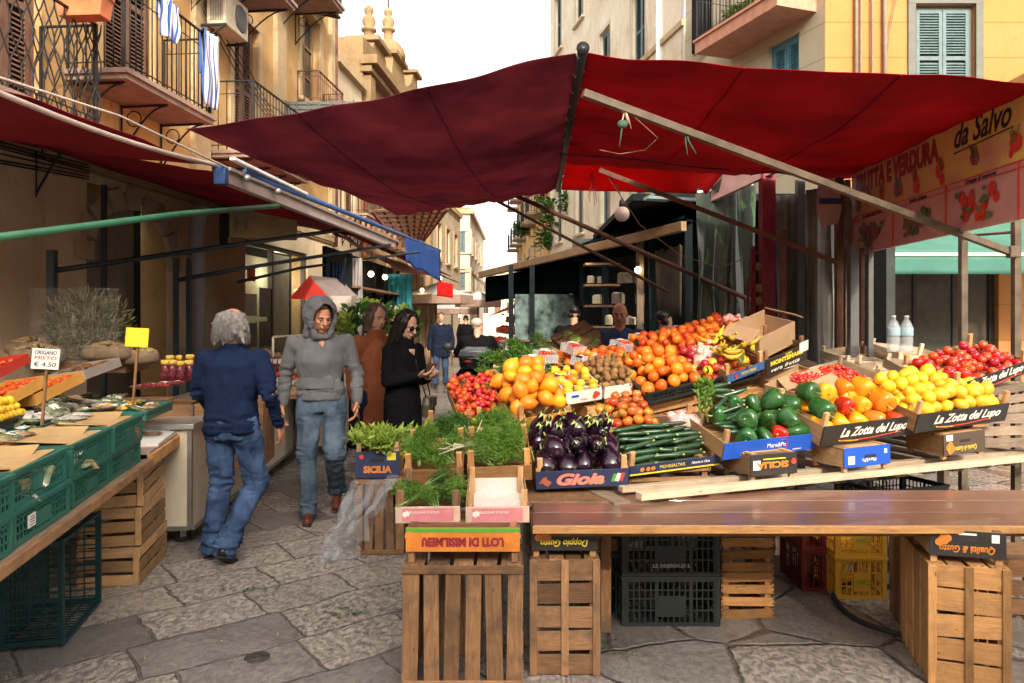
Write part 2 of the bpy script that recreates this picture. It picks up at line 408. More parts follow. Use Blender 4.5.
def slat_box(name,label,cat,M,W,D,h,wood,faces,group=None,posts=True,th=0.009):
 """wooden field crate as it stands: box W x D x h, each face a panel of slats.
    faces: {face: (direction 'h'/'v', number of slats, gap, battens)}"""
 root=empty(name,M);tag(root,label,cat,group)
 def panel(nm,origin,ux,uz,w,hh,n,d,gap,battens,nrm):
  mb=MB()
  if d=='h':
   bw=(hh-gap*(n-1))/n
   for k in range(n):
    c=origin+ux*(w/2)+uz*(bw/2+k*(bw+gap));t=U(-0.006,0.006)
    mb.beam(c-ux*(w/2)+uz*t,c+ux*(w/2)-uz*t,bw*U(0.88,1),th,up=nrm)
  else:
   bw=(w-gap*(n-1))/n
   for k in range(n):
    c=origin+uz*(hh/2)+ux*(bw/2+k*(bw+gap));t=U(-0.006,0.006)
    mb.beam(c-uz*(hh/2)+ux*t,c+uz*(hh/2)-ux*t,bw*U(0.88,1),th,up=nrm)
  pn=mb.build(nm,wood,root,bevel=0.002)
  if battens:
   mb=MB()
   for f_ in battens:
    if d=='h':c=origin+ux*(w*f_)+nrm*(th*1.05);mb.beam(c+uz*0.004,c+uz*(hh-0.004),0.034,th*1.0,up=nrm)
    else:c=origin+uz*(hh*f_)+nrm*(th*1.05);mb.beam(c+ux*0.004,c+ux*(w-0.004),0.034,th*1.0,up=nrm)
   mb.build('batten',wood,pn,bevel=0.002)
  mb=MB()
  for k in range(n):
   for e in(0.02,0.98):
    for q in(0.3,0.7):
     if d=='h':c=origin+ux*(w*e)+uz*((k+q)*hh/n)
     else:c=origin+uz*(hh*e)+ux*((k+q)*w/n)
     c=c+nrm*(th*0.5+0.0004);mb.beam(c-nrm*0.002,c+nrm*0.0006,0.008,0.008,up=ux)
  mb.build('nail',IRON,pn)
 X,Y,Z=AX
 spec={'front':(V((-W/2,0,0)),X,Z,W,h,-Y),'back':(V((-W/2,D,0)),X,Z,W,h,Y),'left':(V((-W/2,0.006,0)),Y,Z,D-0.012,h,-X),'right':(V((W/2,0.006,0)),Y,Z,D-0.012,h,X),'top':(V((-W/2,0,h)),X,Y,W,D,Z),'bottom':(V((-W/2,0,0)),X,Y,W,D,-Z)}
 for f_,(d,n,gap,bt)in faces.items():
  o,ux,uz,w,hh,nr=spec[f_]
  panel(f_+'_panel' if f_ in('front','back','top','bottom')else 'side_panel',o-nr*(th/2+(0.001 if f_ in('left','right')else 0)),ux,uz,w,hh,n,d,gap,bt,nr)
 if posts:
  for sx in(-1,1):
   for y in(0.03,D-0.03):
    mb=MB();mb.box((sx*(W/2-0.03),y,h/2),(0.03,0.03,h-0.004));mb.build('corner_post',wood,root)
 return root
PC={}
def plastic_crate(name,label,cat,M,W,D,h,matl,style='grid',group=None,card=None,top_open=True,solid=0.0,texts=(),feet=False,cols=None):
 """ribbed plastic crate: rim, corner pillars, lattice walls, floor"""
 root=empty(name,M);tag(root,label,cat,group)
 key=(W,D,h,style,matl.name)
 if key not in PC:
  b=MB();t=0.006
  def wall(o,ux,L,nrm):
   n=int(L/0.03)if style!='bars' else int(L/0.034)
   for z,hh in((0.010,0.02),(h-0.02,0.016)):
    b.beam(o+AX[2]*z,o+ux*L+AX[2]*z,t,hh)
   rows={'grid':(0.32,0.55,0.72),'bars':(0.45,0.7),'solid':(0.3,0.62)}[style]
   for q in rows:b.beam(o+AX[2]*(h*q),o+ux*L+AX[2]*(h*q),t*0.7,0.007)
   for k in range(1,n):
    p=o+ux*(L*k/n);b.beam(p+AX[2]*0.012,p+AX[2]*(h-0.02),t*0.7,0.007 if k%6 else 0.018,up=ux)
   if style=='solid' or style=='grid':
    c0,c1=(0.36,0.64);b.beam(o+ux*(L*c0)+AX[2]*(h*0.40)+nrm*0.001,o+ux*(L*c1)+AX[2]*(h*0.40)+nrm*0.001,t,h*0.42)
  X,Y,Z=AX
  wall(V((-W/2,0.004,0)),X,W,-Y);wall(V((-W/2,D-0.004,0)),X,W,Y)
  wall(V((-W/2+0.004,0,0)),Y,D,-X);wall(V((W/2-0.004,0,0)),Y,D,X)
  for sx in(-1,1):
   for y in(0.012,D-0.012):b.box((sx*(W/2-0.012),y,h/2),(0.026,0.026,h-0.004))
  me_w=b.mesh('lattice_walls',matl)
  b=MB();zr=h-0.006
  b.box((0,0,zr),(W+0.012,0.016,0.014));b.box((0,D,zr),(W+0.012,0.016,0.014))
  for sx in(-1,1):b.box((sx*W/2,D/2,zr),(0.016,D-0.016,0.0135))
  me_r=b.mesh('rim',matl)
  b=MB()
  for k in range(12):b.box((-W/2+W*(k+0.5)/12,D/2,0.004),(W/12*0.62,D-0.02,0.005))
  for k in range(5):b.box((0,D*(k+0.5)/5,0.0085),(W-0.02,0.012,0.004))
  me_f=b.mesh('floor_grid',matl)
  PC[key]=(me_w,me_r,me_f)
 for nm,me in zip(('lattice_walls','rim','floor_grid'),PC[key]):link(nm,me,root)
 if card:
  mb=MB();mb.box((0,0,0),(0.07,0.002,0.05));c=mb.build('label_card',WHITEP,root,card)
  mb=MB()
  for k in range(4):mb.box((U(-.006,.006),-0.0016,0.015-k*0.010),(U(.03,.055),0.0006,0.003))
  mb.build('printed_lines',INKK,c)
 for tx in texts:
  s,size,m2,Mt,kw=tx;text(s,'lettering',size,m2,root,Mt,**kw)
 return root
CALYX=m_leaf('calyx_green',(0.20,0.28,0.06),(0.42,0.52,0.16),trans=0.15)
def fr_mesh(kind):
 mb=MB()
 if kind=='orange':
  mb.ball((0,0,0),1,14,10,sc=(1,1,0.95))
 elif kind=='lemon':
  mb.lathe([(0.02,-1.32),(0.16,-1.24),(0.3,-1.1),(0.62,-0.85),(0.88,-0.5),(0.98,0),(0.9,0.45),(0.66,0.82),(0.3,1.08),(0.12,1.14),(0.02,1.16)],14,wob=0.02)
 elif kind=='apple':
  mb.lathe([(0.02,-0.78),(0.3,-0.88),(0.62,-0.78),(0.9,-0.4),(1.0,0.1),(0.9,0.55),(0.6,0.83),(0.3,0.86),(0.12,0.74),(0.02,0.62)],14)
 elif kind=='tomato':
  mb.lathe([(0.02,-0.75),(0.4,-0.76),(0.82,-0.5),(1.0,0),(0.9,0.45),(0.55,0.72),(0.2,0.74),(0.02,0.66)],16,wob=0.03)
 elif kind=='kiwi':
  mb.ball((0,0,0),1,12,8,sc=(0.85,0.85,1.1))
 elif kind=='pepper':
  prof=[(0.05,-1.25),(0.35,-1.2),(0.62,-0.9),(0.8,-0.3),(0.95,0.35),(0.92,0.7),(0.6,0.9),(0.25,0.84),(0.02,0.76)]
  vs=[];fs=[];n=18
  for j,(r,z)in enumerate(prof):
   for k in range(n):
    t=2*math.pi*k/n;rr=r*(1+0.10*math.cos(3*t+0.5)*(1 if j else .5)+0.05*math.sin(2*t));vs.append(V((rr*math.cos(t),rr*math.sin(t),z)))
  for j in range(len(prof)-1):
   for k in range(n):fs.append((j*n+k,j*n+(k+1)%n,(j+1)*n+(k+1)%n,(j+1)*n+k))
  fs.append(tuple(range(n-1,-1,-1)));fs.append(tuple(range((len(prof)-1)*n,len(prof)*n)))
  mb.add(vs,fs,0,True)
 elif kind=='eggplant':
  mb.lathe([(0.03,-1.5),(0.42,-1.42),(0.78,-1.1),(0.98,-0.6),(1.0,-0.1),(0.86,0.45),(0.62,0.95),(0.46,1.3),(0.3,1.45),(0.02,1.5)],18,wob=0.012)
 elif kind=='long_eggplant':
  mb.lathe([(0.03,-2.3),(0.4,-2.15),(0.66,-1.5),(0.72,-0.6),(0.62,0.4),(0.46,1.4),(0.34,1.9),(0.02,2.0)],14)
 elif kind=='zucchini':
  pts=[V((-1+2*i/12.0,0,-0.06*math.cos((i/12-.5)*3.1)*0.5))for i in range(13)]
  mb.tube(pts,[0.02]+[0.105,0.135]+[0.145]*7+[0.13,0.10,0.06],12)
 elif kind=='banana':
  pts=[V((math.sin(t)*1.0,0,1-math.cos(t)))for t in[(-0.9+1.8*i/10)for i in range(11)]]
  mb.tube(pts,[0.05,0.09,0.15,0.19,0.2,0.2,0.2,0.19,0.14,0.07,0.05],7)
 elif kind=='squash':
  mb.lathe([(0.02,-1.0),(0.5,-0.96),(0.86,-0.6),(0.95,-0.1),(0.7,0.45),(0.5,0.9),(0.42,1.3),(0.3,1.45),(0.02,1.5)],16,wob=0.03)
 elif kind=='onion':
  mb.lathe([(0.02,-0.95),(0.12,-0.92),(0.55,-0.72),(0.95,-0.2),(1.0,0.15),(0.75,0.62),(0.35,0.9),(0.16,1.2),(0.1,1.5),(0.02,1.55)],14,wob=0.015)
 return mb
def calyx_mb(r,n,z,ln,droop=0.5,stem=0.5,w=0.28):
 mb=MB()
 for k in range(n):
  t=2*math.pi*k/n+U(-.2,.2);d=V((math.cos(t),math.sin(t),0));s=V((-d.y,d.x,0))
  a=V((0,0,z+0.02));p1=d*(ln*0.5)+V((0,0,z+0.03));p2=d*ln+V((0,0,z-droop*ln))
  mb.add([a-s*w*0.5,a+s*w*0.5,p1+s*w*0.6,p1-s*w*0.6,p2],[(0,1,2,3),(3,2,4)],0,True)
  mb.add([a-s*w*0.5-V((0,0,.06)),a+s*w*0.5-V((0,0,.06)),p1+s*w*0.6-V((0,0,.06)),p1-s*w*0.6-V((0,0,.06)),p2-V((0,0,.02))],[(3,2,1,0),(4,2,3)],0,True)
 mb.tube([(0,0,z-0.05),(0.03,0,z+stem*0.6),(0.1,0,z+stem)],[0.10,0.07,0.08],6)
 return mb
FR_MAT={'orange':m_fruit('orange_peel',(0.74,0.14,0.008),(0.82,0.22,0.012),0.45,pores=0.3,rnd=.4),'mandarin':m_fruit('mandarin_peel',(0.62,0.09,0.006),(0.74,0.16,0.01),0.45,pores=0.3,rnd=.45),'citron':m_fruit('amber_peel',(0.78,0.23,0.008),(0.84,0.33,0.015),0.45,pores=0.25),'lemon':m_fruit('lemon_peel',(0.78,0.42,0.015),(0.84,0.54,0.03),0.4,pores=0.25,rnd=0.3,hue=0.02),'yellow':m_fruit('yellow_peel',(0.78,0.44,0.015),(0.82,0.54,0.04),0.4,rnd=0.2),'red_apple':m_fruit('red_apple_skin',(0.40,0.015,0.015),(0.55,0.06,0.03),0.3,scale=8,coat=0.2),'tomato':m_fruit('tomato_skin',(0.55,0.02,0.01),(0.70,0.05,0.015),0.22,coat=0.3),'tomato_mix':m_fruit('half_ripe_tomato_skin',(0.28,0.14,0.02),(0.66,0.10,0.02),0.25,scale=14,coat=0.2,hue=0.06,stops=(0.4,0.55)),'kiwi':m_fruit('kiwi_skin',(0.20,0.11,0.04),(0.28,0.16,0.07),0.85,spec=0.2),'pepper_red':m_fruit('red_pepper_skin',(0.46,0.012,0.008),(0.56,0.03,0.01),0.27,coat=0.15,rnd=0.15),'pepper_yellow':m_fruit('yellow_pepper_skin',(0.78,0.22,0.01),(0.80,0.40,0.02),0.28,scale=9,coat=0.15,rnd=0.2),'pepper_green':m_fruit('green_pepper_skin',(0.012,0.065,0.015),(0.035,0.14,0.03),0.26,coat=0.15,rnd=0.3),'eggplant':m_fruit('eggplant_skin',(0.006,0.003,0.009),(0.022,0.005,0.018),0.14,scale=6,coat=0.5,rnd=0.4,sss=0),'zucchini':m_fruit('zucchini_skin',(0.008,0.035,0.018),(0.03,0.085,0.035),0.3,scale=40,spots=(0.10,0.17,0.06),coat=0.2,rnd=0.5,sss=0),'banana':m_fruit('banana_skin',(0.62,0.38,0.03),(0.35,0.33,0.04),0.45,scale=9,hue=0.03),'squash':m_fruit('pale_squash_skin',(0.50,0.34,0.17),(0.64,0.46,0.26),0.5),'green_squash':m_fruit('green_melon_skin',(0.12,0.20,0.03),(0.30,0.38,0.07),0.5,scale=12),'onion':m_fruit('pale_bulb_skin',(0.62,0.45,0.30),(0.78,0.66,0.50),0.4),'strawberry':m_fruit('strawberry_skin',(0.50,0.015,0.015),(0.68,0.04,0.03),0.25,scale=60,spots=(0.6,0.25,0.05)),}
FR_SHAPE={'mandarin':'orange','citron':'lemon','yellow':'orange','red_apple':'apple','tomato_mix':'tomato','pepper_red':'pepper','pepper_yellow':'pepper','pepper_green':'pepper','green_squash':'orange','strawberry':'kiwi'}
FR_ME={}
def fruit(kind,name,label,cat,r,M,group=None,shape=None,calyx=None):
 """first of its kind; others are copied from it"""
 sh=shape or FR_SHAPE.get(kind,kind)
 key=(kind,sh,round(r,4))
 if key not in FR_ME:
  mb=fr_mesh(sh);mb.v=[p*r for p in mb.v];mb.g=[p*r for p in mb.g]
  for i,p in enumerate(mb.v):mb.v[i]=p*(1+0.13*noise.noise(p*(0.8/r)+V((r*99,3,1)))+.04*noise.noise(p*(2.2/r)))
  FR_ME[key]=mb.mesh(name,FR_MAT[kind])
  if calyx:
   c=calyx_mb(1,*calyx);c.v=[p*r for p in c.v];FR_ME[key+('c',)]=c.mesh('calyx',CALYX)
 o=link(name,FR_ME[key]);o.matrix_world=M;tag(o,label,cat,group)
 if calyx:link('calyx' if sh!='tomato' else 'stalk',FR_ME[key+('c',)],o)
 return o
CAL={'eggplant':(6,1.40,0.62,0.75,0.9,0.40),'long_eggplant':(5,1.85,0.75,0.9,1.2,0.42),'tomato':(6,0.68,0.5,0.1,0.35,0.14),'pepper':(5,0.74,0.22,0.05,0.6,0.2)}
def rnd_rot(full=True):
 return Euler((U(0,6.28),U(0,6.28),U(0,6.28))).to_matrix().to_4x4()if full else Matrix.Rotation(U(0,6.28),4,'Z')
def heap(kinds,M,x0,x1,y0,y1,z0,r,layers=2,rot='any',name=None,label='',cat='',group=None,sq=1.0,jit=0.25,slope=0.0,calyx=False,keep=1.0,shape=None,dome=0.0,maxn=999):
 """fruit packed in offset layers inside a crate"""
 protos={};n=0
 kinds=kinds if isinstance(kinds,(list,tuple))else[kinds]
 for L in range(layers):
  ins=L*r*0.95;a0,a1,b0,b1=x0+r+ins,x1-r-ins,y0+r+ins*0.9,y1-r-ins*0.3
  nx=max(1,int((a1-a0)/(2*r*0.98))+1);ny=max(1,int((b1-b0)/(2*r*0.92))+1)
  if a1<a0 or b1<b0:break
  for j in range(ny):
   for i in range(nx):
    if random.random()>keep*(.97 if L else 1)or n>=maxn:continue
    x=a0+(a1-a0)*(i/max(1,nx-1)if nx>1 else .5)+((r*0.5)if j%2 else-r*0.5)*0.8+U(-jit,jit)*r
    y=b0+(b1-b0)*(j/max(1,ny-1)if ny>1 else .5)+U(-jit,jit)*r
    x=min(max(x,x0+r*.8),x1-r*.8)
    ux=(x-(x0+x1)/2)/((x1-x0)/2+1e-6)
    z=z0+r*sq+L*r*1.5*sq+slope*(y-y0)+dome*(1-ux*ux)+U(0,0.2)*r
    if rot=='any':Rm=rnd_rot()
    elif rot=='up':Rm=Euler((U(-.5,.9),U(-.6,.6),U(0,6.28))).to_matrix().to_4x4()
    elif rot=='lie':Rm=Euler((R(90)+U(-.4,.4),U(-.3,.3),U(-.6,.6))).to_matrix().to_4x4()
    elif rot=='x':Rm=Euler((U(0,6.28),U(-.06,.06),U(-.15,.15))).to_matrix().to_4x4()
    else:Rm=rot()
    s=U(0.80,1.16)
    Mo=M@Matrix.Translation((x,y,z))@Rm@Matrix.Scale(s,4)
    k=random.choice(kinds)
    if k not in protos:
     sh=shape or FR_SHAPE.get(k,k)
     lb,nm,ct=(label[k]if isinstance(label,dict)else label),(name[k]if isinstance(name,dict)else name),(cat[k]if isinstance(cat,dict)else cat)
     gp=group[k]if isinstance(group,dict)else group
     protos[k]=fruit(k,nm,lb,ct,r,Mo,gp,shape,CAL.get(sh)if calyx else None)
    else:copy_tree(protos[k],Mo)
    n+=1
 return n
L_DILL=m_leaf('dill_green',(0.035,0.11,0.012),(0.17,0.33,0.04),trans=0.35)
L_DARK=m_leaf('dark_herb_green',(0.02,0.075,0.015),(0.08,0.20,0.035),trans=0.3)
L_YEL=m_leaf('yellow_green_leaf',(0.12,0.24,0.03),(0.42,0.55,0.10),trans=0.35)
L_PLANT=m_leaf('plant_green',(0.05,0.10,0.02),(0.20,0.28,0.07))
ROOTW=m_plain('pale_root',(0.55,0.52,0.36),0.5,0.15)
STEMG=m_plain('pale_green_stem',(0.22,0.33,0.09),0.5,0.3)
def feather_bunch(mat,L=0.22,w=0.12,n=420,bl=0.03,bw=0.0022,flat=0.5,stems=True,curl=0.4,leaf=False):
 mb=MB();n=int(n*1.5)if not leaf else n
 for k in range(n):
  t=random.random()**0.7;a=U(-1,1);b=U(-1,1)
  c=V((t*L,a*w*0.5*(0.35+0.65*t),b*w*0.5*flat*(0.4+0.6*t)+0.02*t))
  d=V((U(0.2,1),U(-1,1),U(-0.5,1))).normalized();s=d.cross(V((U(-1,1),U(-1,1),U(-1,1)))).normalized()
  if leaf:
   ln=bl*U(0.6,1.3);ww=bw*U(0.7,1.3)
   nn=s.cross(d)*ww*0.4
   mb.add([c,c+d*ln*0.5+s*ww+nn,c+d*ln,c+d*ln*0.5-s*ww+nn],[(0,1,2,3)],0,True,tone=min(1,max(0,t*0.6+U(0,0.5))))
  else:
   for q in range(2):
    e=V((U(-.6,.6),U(-.6,.6),U(-.6,.6)))*0.8;dd=(d+e).normalized();ln=bl*U(0.5,1.2)
    mb.add([c-s*bw*0.5,c+s*bw*0.5,c+dd*ln*0.6+s*bw*0.8,c+dd*ln,c+dd*ln*0.6-s*bw*0.8],[(0,1,2,3,4)],0,True,tone=min(1,max(0,t*0.5+U(0,0.55))))
 me=[mb]
 if stems:
  st=MB()
  for k in range(7):
   a=U(-1,1)*w*0.3;b=U(-1,1)*w*0.12
   st.tube([(-L*0.25,a*0.35,b*0.3),(L*0.1,a*0.6,b),(L*0.75,a*1.3,b+0.015)],[0.0022,0.0016,0.0008],5,tone=U(.3,1))
  me.append(st)
 return me
def greens(name,label,cat,M,parts,mat,stem_mat=None,group=None):
 o=parts[0].build(name,mat);o.matrix_world=M;tag(o,label,cat,group)
 if len(parts)>1:parts[1].build('stems',stem_mat or STEMG,o)
 return o
class Blob:
 def __init__(s):s.mb=MB()
 def cap(s,a,b,r1,r2,n=14,fx=1.0,axis=None):
  """tapered limb with round ends; fx flattens it along axis"""
  a,b=V(a),V(b);d=b-a;L=d.length;d=d/L if L>1e-6 else V((0,0,1))
  prof=[]
  for k in range(5):t=math.pi/2*k/4;prof.append((-math.cos(t)*r1,math.sin(t)*r1))
  for k in range(1,4):f=k/4;prof.append((L*f,r1+(r2-r1)*f))
  for k in range(5):t=math.pi/2*k/4;prof.append((L+math.sin(t)*r2,math.cos(t)*r2))
  sx=(V(axis)if axis else V((0,0,1)).cross(d))
  if sx.length<0.1:sx=V((1,0,0))
  sx=(sx-d*sx.dot(d)).normalized();sy=d.cross(sx).normalized()
  vs=[];fs=[]
  for(t,r)in prof:
   r=max(r,0.0004)
   for k in range(n):
    u=2*math.pi*k/n;vs.append(a+d*t+sx*(math.cos(u)*r*fx)+sy*(math.sin(u)*r))
  m=len(prof)
  for j in range(m-1):
   for k in range(n):fs.append((j*n+k,j*n+(k+1)%n,(j+1)*n+(k+1)%n,(j+1)*n+k))
  fs.append(tuple(range(n-1,-1,-1)));fs.append(tuple(range((m-1)*n,m*n)))
  s.mb.add(vs,fs);return s
 def chain(s,pts,rs,**k):
  for i in range(len(pts)-1):s.cap(pts[i],pts[i+1],rs[i],rs[i+1],**k)
  return s
 def ell(s,c,r,rot=(0,0,0),n=18):
  s.mb.ball((0,0,0),1,n,12,M=Matrix.Translation(V(c))@Euler(rot).to_matrix().to_4x4()@Matrix.Diagonal((r[0],r[1],r[2],1)));return s
 def loft(s,rings,n=20,pw=2.3):
  """rings: (centre, half width, half depth, turn)"""
  vs=[];fs=[]
  for(c,a,b,tw)in rings:
   for k in range(n):
    u=2*math.pi*k/n;cu,su=math.cos(u),math.sin(u)
    x=math.copysign(abs(cu)**(2/pw),cu)*a;y=math.copysign(abs(su)**(2/pw),su)*b
    vs.append(V(c)+V((x*math.cos(tw)-y*math.sin(tw),x*math.sin(tw)+y*math.cos(tw),0)))
  m=len(rings)
  for j in range(m-1):
   for k in range(n):fs.append((j*n+k,j*n+(k+1)%n,(j+1)*n+(k+1)%n,(j+1)*n+k))
  fs.append(tuple(range(n-1,-1,-1)));fs.append(tuple(range((m-1)*n,m*n)))
  s.mb.add(vs,fs);return s
 def build(s,name,mat,parent=None,voxel=0.012,sm=3,disp=None,M=None):
  me=s.mb.mesh(name+'_raw',mat)
  bm=bmesh.new();bm.from_mesh(me);bmesh.ops.recalc_face_normals(bm,faces=bm.faces);bm.to_mesh(me);bm.free()
  o=bpy.data.objects.new(name+'_raw',me);col.objects.link(o)
  r=o.modifiers.new('r','REMESH');r.mode='VOXEL';r.voxel_size=voxel;r.use_smooth_shade=True
  if sm:q=o.modifiers.new('s','SMOOTH');q.iterations=sm;q.factor=0.5
  dg=bpy.context.evaluated_depsgraph_get();dg.update()
  m2=bpy.data.meshes.new_from_object(o.evaluated_get(dg));bpy.data.objects.remove(o)
  m2.name=name;m2.materials.clear();m2.materials.append(mat)
  if disp:
   nr=[v.normal.copy()for v in m2.vertices]
   for v,nn in zip(m2.vertices,nr):v.co=v.co+nn*disp(v.co)
  m2.polygons.foreach_set('use_smooth',[True]*len(m2.polygons));m2.update()
  return link(name,m2,parent,M)
def folds(amp=0.006,f=9.0,stretch=(1,1,0.45),seed=0.0,ridge=True):
 def fn(p):
  q=V((p.x*stretch[0],p.y*stretch[1],p.z*stretch[2]))*f+V((seed,seed*1.7,0))
  n=noise.noise(q)+0.5*noise.noise(q*2.3)
  if ridge:n=0.55-abs(n)*1.8+0.3*noise.noise(q*0.5)
  return amp*n
 return fn
SKIN={}
def skin(name,c):
 if name in SKIN:return SKIN[name]
 m=m_fruit(name,tuple(x*0.9 for x in c),c,0.5,12,rnd=0.0,sss=0.12,hue=0.0,spec=0.35);SKIN[name]=m;return m
SK1=skin('tanned_skin',(0.50,0.25,0.15));SK2=skin('pale_skin',(0.62,0.36,0.26));SK3=skin('ruddy_skin',(0.62,0.27,0.17))
EYEW=m_plain('eye_white',(0.36,0.32,0.28),0.3,0.02);EYED=m_plain('eye_dark',(0.02,0.015,0.012),0.2,0.02)
LIP=m_plain('lip_red',(0.36,0.10,0.08),0.5,0.1);BROW=m_plain('brow_hair',(0.07,0.045,0.03),0.9,0.2)
HAIRW=m_plain('grey_white_hair',(0.21,0.195,0.185),0.6,0.5,40,0.6);HAIRD=m_plain('dark_hair',(0.012,0.009,0.008),0.4,0.4,30,0.3)
HAIRG=m_plain('ash_brown_hair',(0.11,0.075,0.05),0.6,0.3,30,0.4)
DENIM=m_fabric('blue_denim',(0.014,0.032,0.085),(0.05,0.085,0.17),scale=5,var=0.45,crease=.55)
DENIM2=m_fabric('faded_denim',(0.045,0.075,0.115),(0.10,0.14,0.19),scale=5,var=0.35,crease=.55)
NAVY=m_fabric('navy_jacket_cloth',(0.008,0.017,0.05),scale=5,rough=0.85,crease=.55)
GREYC=m_fabric('grey_sweat_cloth',(0.135,0.135,0.145),scale=5,sheen=0.08,crease=.55)
BLACKC=m_fabric('black_coat_cloth',(0.005,0.005,0.007),scale=5,crease=.55)
RUSTC=m_fabric('rust_coat_cloth',(0.21,0.065,0.028),scale=5,sheen=0.08,crease=.55)
DKC=m_fabric('dark_blue_cloth',(0.010,0.016,0.035),scale=5,crease=.55)
LEA_B=m_plain('black_leather',(0.012,0.011,0.011),0.3,0.3);LEA_R=m_plain('brown_leather',(0.13,0.035,0.025),0.35,0.3)
def hand(b,wrist,d,palm_n,curl=0.5,s=1.0,thumb_side=1,spread=1.0):
 """palm, four unequal bent fingers and a thumb. d: along the hand, palm_n: where the palm faces"""
 wrist,d,pn=V(wrist),V(d).normalized(),V(palm_n);pn=(pn-d*pn.dot(d)).normalized();side=d.cross(pn).normalized()*thumb_side
 c=wrist+d*0.045*s
 b.cap(wrist-d*0.02*s,wrist+d*0.012*s,0.026*s,0.025*s,fx=1.0)
 for k in range(4):
  o=side*(0.030-0.020*k)*s
  b.cap(wrist+d*0.015*s+o*0.6,wrist+d*0.088*s+o,0.014*s,0.0125*s)
  ln=(0.040,0.045,0.042,0.032)[k]*s;p=wrist+d*0.090*s+o;a=curl*(0.35+0.08*k);dd=d
  for j,(f,r)in enumerate(((1.0,0.0095),(0.65,0.0085),(0.5,0.0075))):
   an=a*(1+0.5*j);dd=(dd*math.cos(an)+pn*math.sin(an)).normalized();pn2=pn
   q=p+dd*ln*f;b.cap(p,q,r*s,r*0.93*s,n=8);p=q
 p=wrist+d*0.028*s+side*0.030*s
 t1=(d*0.75+side*0.65+pn*0.25).normalized();q=p+t1*0.045*s;b.cap(p-t1*0.01*s,q,0.014*s,0.011*s,n=8)
 t2=(d*0.95+side*0.25+pn*0.4).normalized();b.cap(q,q+t2*0.032*s,0.0105*s,0.0085*s,n=8)
def head_blob(b,c,s=1.0,rz=0.0,tilt=0.0,female=False):
 """c: centre of the head; faces local -Y turned by rz"""
 Rm=Euler((tilt,0,rz)).to_matrix();c=V(c)
 def w(x,y,z):return c+Rm@(V((x,y,z))*s)
 def e(x,y,z,rx,ry,rz_,ex=0):
  b.mb.ball((0,0,0),1,18,12,M=Matrix.Translation(w(x,y,z))@(Rm@Euler((ex,0,0)).to_matrix()).to_4x4()@Matrix.Diagonal((rx*s,ry*s,rz_*s,1)))
 e(0,0.012,0.030,0.074,0.092,0.085)
 e(0,-0.030,-0.030,0.058 if female else 0.062,0.062,0.080)
 e(0,-0.052,-0.092,0.030,0.030,0.026)
 e(0,-0.075,0.022,0.052,0.018,0.014)
 for sx in(-1,1):
  e(sx*0.036,-0.064,-0.018,0.022,0.022,0.022)
  e(sx*0.050,-0.020,-0.070,0.018,0.035,0.022)
  e(sx*0.078,0.010,-0.012,0.009,0.020,0.034,0.15)
 b.cap(w(0,-0.088,0.016),w(0,-0.112,-0.026),0.008*s,0.0135*s)
 for sx in(-1,1):b.cap(w(sx*0.010,-0.098,-0.030),w(sx*0.008,-0.096,-0.031),0.0095*s,0.0085*s)
 b.cap(w(-0.018,-0.089,-0.058),w(0.018,-0.089,-0.058),0.0085*s,0.0085*s)
 b.cap(w(-0.015,-0.086,-0.070),w(0.015,-0.086,-0.070),0.0085*s,0.0085*s)
 return w,Rm
def face_bits(root,w,Rm,s=1.0,eyes=True,brows=True,lips=True,brow=None):
 if eyes:
  for sx in(-1,1):
   mb=MB();mb.ball(w(sx*0.031,-0.0785,0.000),0.0108*s,10,8);eo=mb.build('eye',EYEW,root)
   mb=MB();mb.ball(w(sx*0.031,-0.0865,0.000),0.0068*s,8,6,m=0);mb.build('iris',EYED,eo)
 if brows:
  for sx in(-1,1):
   mb=MB();mb.tube([w(sx*0.014,-0.096,0.021),w(sx*0.032,-0.093,0.026),w(sx*0.050,-0.080,0.020)],[0.003*s,0.0042*s,0.002*s],6);mb.build('eyebrow',brow or BROW,root)
 if lips:
  mb=MB();mb.tube([w(-0.022,-0.091,-0.063),w(-0.008,-0.0985,-0.060),(w(0.008,-0.0985,-0.060)),w(0.022,-0.091,-0.063)],[0.002*s,0.0055*s,0.0055*s,0.002*s],6);mb.build('lips',LIP,root)
def shoe(root,ankle,d,mat,s=1.0,toe_up=0.0,sole=None):
 """shoe under an ankle, pointing along d (horizontal), optionally pitched"""
 a=V(ankle);d=V(d).normalized();b=Blob();sd=V((0,0,1)).cross(d).normalized()
 up=sd.cross(d)*-1;up=d.cross(sd);
 if up.z<0:up=-up
 dn=-up
 b.cap(a+dn*0.045*s-d*0.03*s,a+dn*0.050*s+d*0.10*s,0.038*s,0.036*s,fx=1.0)
 b.cap(a+dn*0.055*s+d*0.10*s,a+dn*0.060*s+d*0.175*s,0.038*s,0.026*s)
 b.cap(a-d*0.01*s,a+dn*0.045*s-d*0.02*s,0.042*s,0.042*s)
 b.cap(a+dn*0.062*s-d*0.035*s,a+dn*0.066*s+d*0.18*s,0.022*s,0.022*s,fx=1.75,axis=sd)
 o=b.build('shoe',mat,root,0.007,2)
 q=MB()
 q.beam(a+dn*0.088*s-d*0.06*s,a+dn*0.088*s+d*0.195*s,0.072*s,0.014*s,up=up);q.build('sole',RUBBER,o,bevel=0.006)
 return o
cam=bpy.data.cameras.new('camera');cam.sensor_width=36;cam.lens=F/1024*36
cam.shift_y=-(341.5-HY)/1024;cam.clip_end=600;cam.clip_start=0.05
co_=bpy.data.objects.new('camera',cam);col.objects.link(co_);co_.location=(0,0,H);co_.rotation_euler=(R(90),0,0);scene.camera=co_
SUN_EL,SUN_AZ=R(31),R(14)
